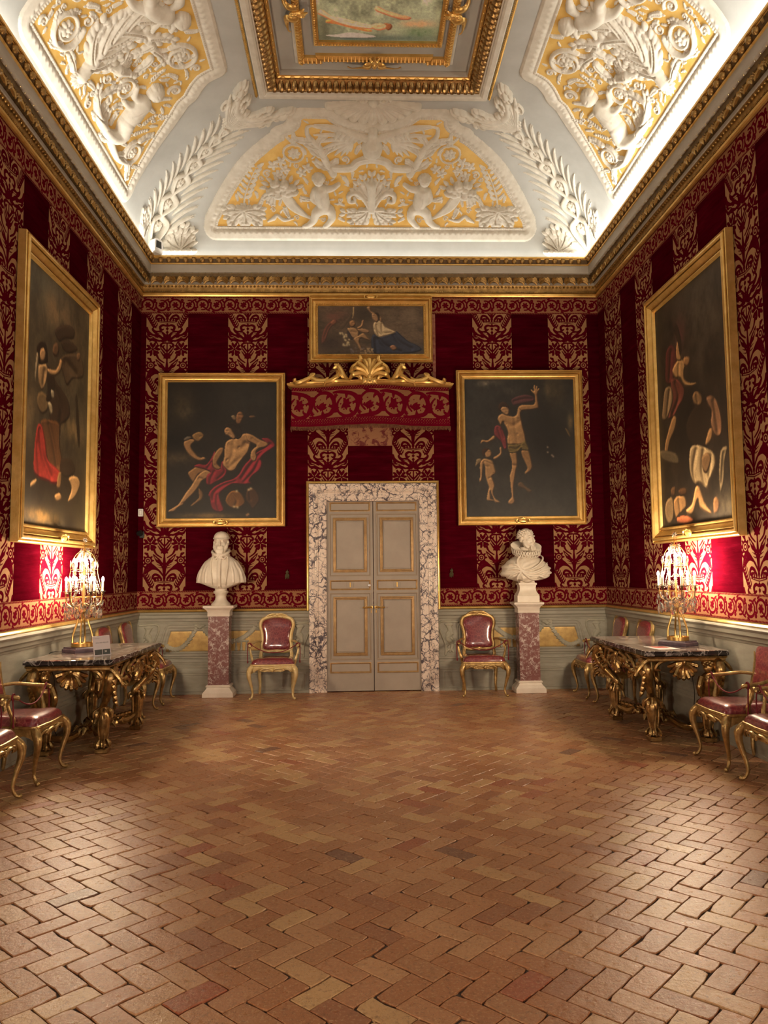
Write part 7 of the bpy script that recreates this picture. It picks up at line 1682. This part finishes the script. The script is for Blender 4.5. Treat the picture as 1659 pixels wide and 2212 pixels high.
MB().box(-.07, .07, -.03, .115, .003, .0036).put('red_print', mat('red_print', (.42, .07, .05), .5, c2=(.55, .18, .13), ns=12), sh, smooth=False)
for nm, lab, P in (('power_cable', 'dark power cable hanging behind the left table to the floor', [(.14, -3.0, .872), (.06, -3.05, .872), (.03, -3.06, .80), (.085, -3.02, .60), (.09, -3.10, .35), (.09, -2.98, .10), (.12, -2.85, .010), (.20, -2.75, .008)]),
                   ('power_cable', 'dark power cable hanging behind the right table to the floor', [(W-.14, -2.84, .872), (W-.06, -2.80, .872), (W-.03, -2.80, .80), (W-.085, -2.84, .60), (W-.09, -2.90, .35), (W-.09, -2.8, .10), (W-.12, -2.7, .010), (W-.20, -2.6, .008)])):
    tag(MB().tube(smooth_path(P, 6), .004, 6).put(nm, WIRE), lab, 'cable', 'power cables of the candelabra')
sw = thing('wall_sensor', 'small white sensor box on the velvet in the left corner', 'sensor', (.045, -.012, 2.405))
MB().box(-.032, .032, -.030, 0, 0, .105, .006).put('housing', WPLAST, sw, ang=30); MB().rect(-.018, .018, .02, .085, [(.003, -.030), (.002, -.033), (-.003, -.033), (-.004, -.030)]).put('sensor_window', mat('grey_plastic', (.45, .44, .42), .5), sw)
br = thing('wall_spotlight', 'small black fitting on the wall below the white sensor box', 'lamp', (.065, -.012, 2.11))
MB().box(-.03, .03, -.02, 0, .0, .09, .004).put('bracket', BLACK, br, ang=30); MB().tube(smooth_path([(0, -.02, .06), (-.01, -.06, .07), (-.015, -.09, .05)], 4), [.012, .034, .040], 10).put('lamp_body', BLACK, br)
sp = thing('corner_speaker', 'white loudspeaker with black front in the left ceiling corner', 'speaker', (.265, -.265, 6.0), PI/4+.25)
MB().rings([[(-.075+i, -.05, z), (.075-i, -.05, z), (.075-i, .06, z), (-.075+i, .06, z)] for z, i in ((0, .02), (.02, .004), (.12, 0), (.19, .012), (.205, .03))], cap=True).put('cabinet', WPLAST, sp, ang=30)
MB().rings([[(-.05+i, y, .075+i), (.05-i, y, .075+i), (.045-i, y, .175-i), (-.045+i, y, .175-i)] for y, i in ((-.049, 0), (-.058, .004), (-.060, .014))], cap=True).put('grille', BLACK, sp, ang=30)
EMB = mat('olive_thread', (.10, .085, .03), .7, c2=(.05, .03, .015), ns=40)
for x, lab in ((2.04, 'small olive green tassel on the velvet left of the door'), (4.30, 'small olive green tassel on the velvet right of the door')):
    tt = thing('wall_tassel', lab, 'tassel', (x, -.008, 1.54), 0, 'tassels on the velvet beside the door'); mb = MB(); rg = random.Random(int(x*10))
    for k in range(16): a = rg.uniform(-.5, .5); mb.tube([(0, -.012, .075), (.03*math.sin(a*2), -.016, .045), (.055*math.sin(a), -.010, rg.uniform(-.015, .012))], [.005, .006, .002], 4)
    mb.put('threads', EMB, tt); MB().ball((0, -.014, .085), (.022, .014, .022), 8, 6).put('knot', EMB, tt)
    mb = MB(); mb.tube([(0, -.012, .09), (.004, -.010, .12)], .004, 5); mb.put('loop', EMB, tt)
hk = MB().tube([(0, -.004, 0), (.006, -.014, .03), (.028, -.012, .036), (.032, -.006, .006)], .003, 5)
tag(hk.put('picture_hook', mat('wire_steel', (.4, .38, .36), .35, .9), None, (5.10, -.010, 4.425)), 'small wire hook above the frame of the standing figure painting', 'hook')
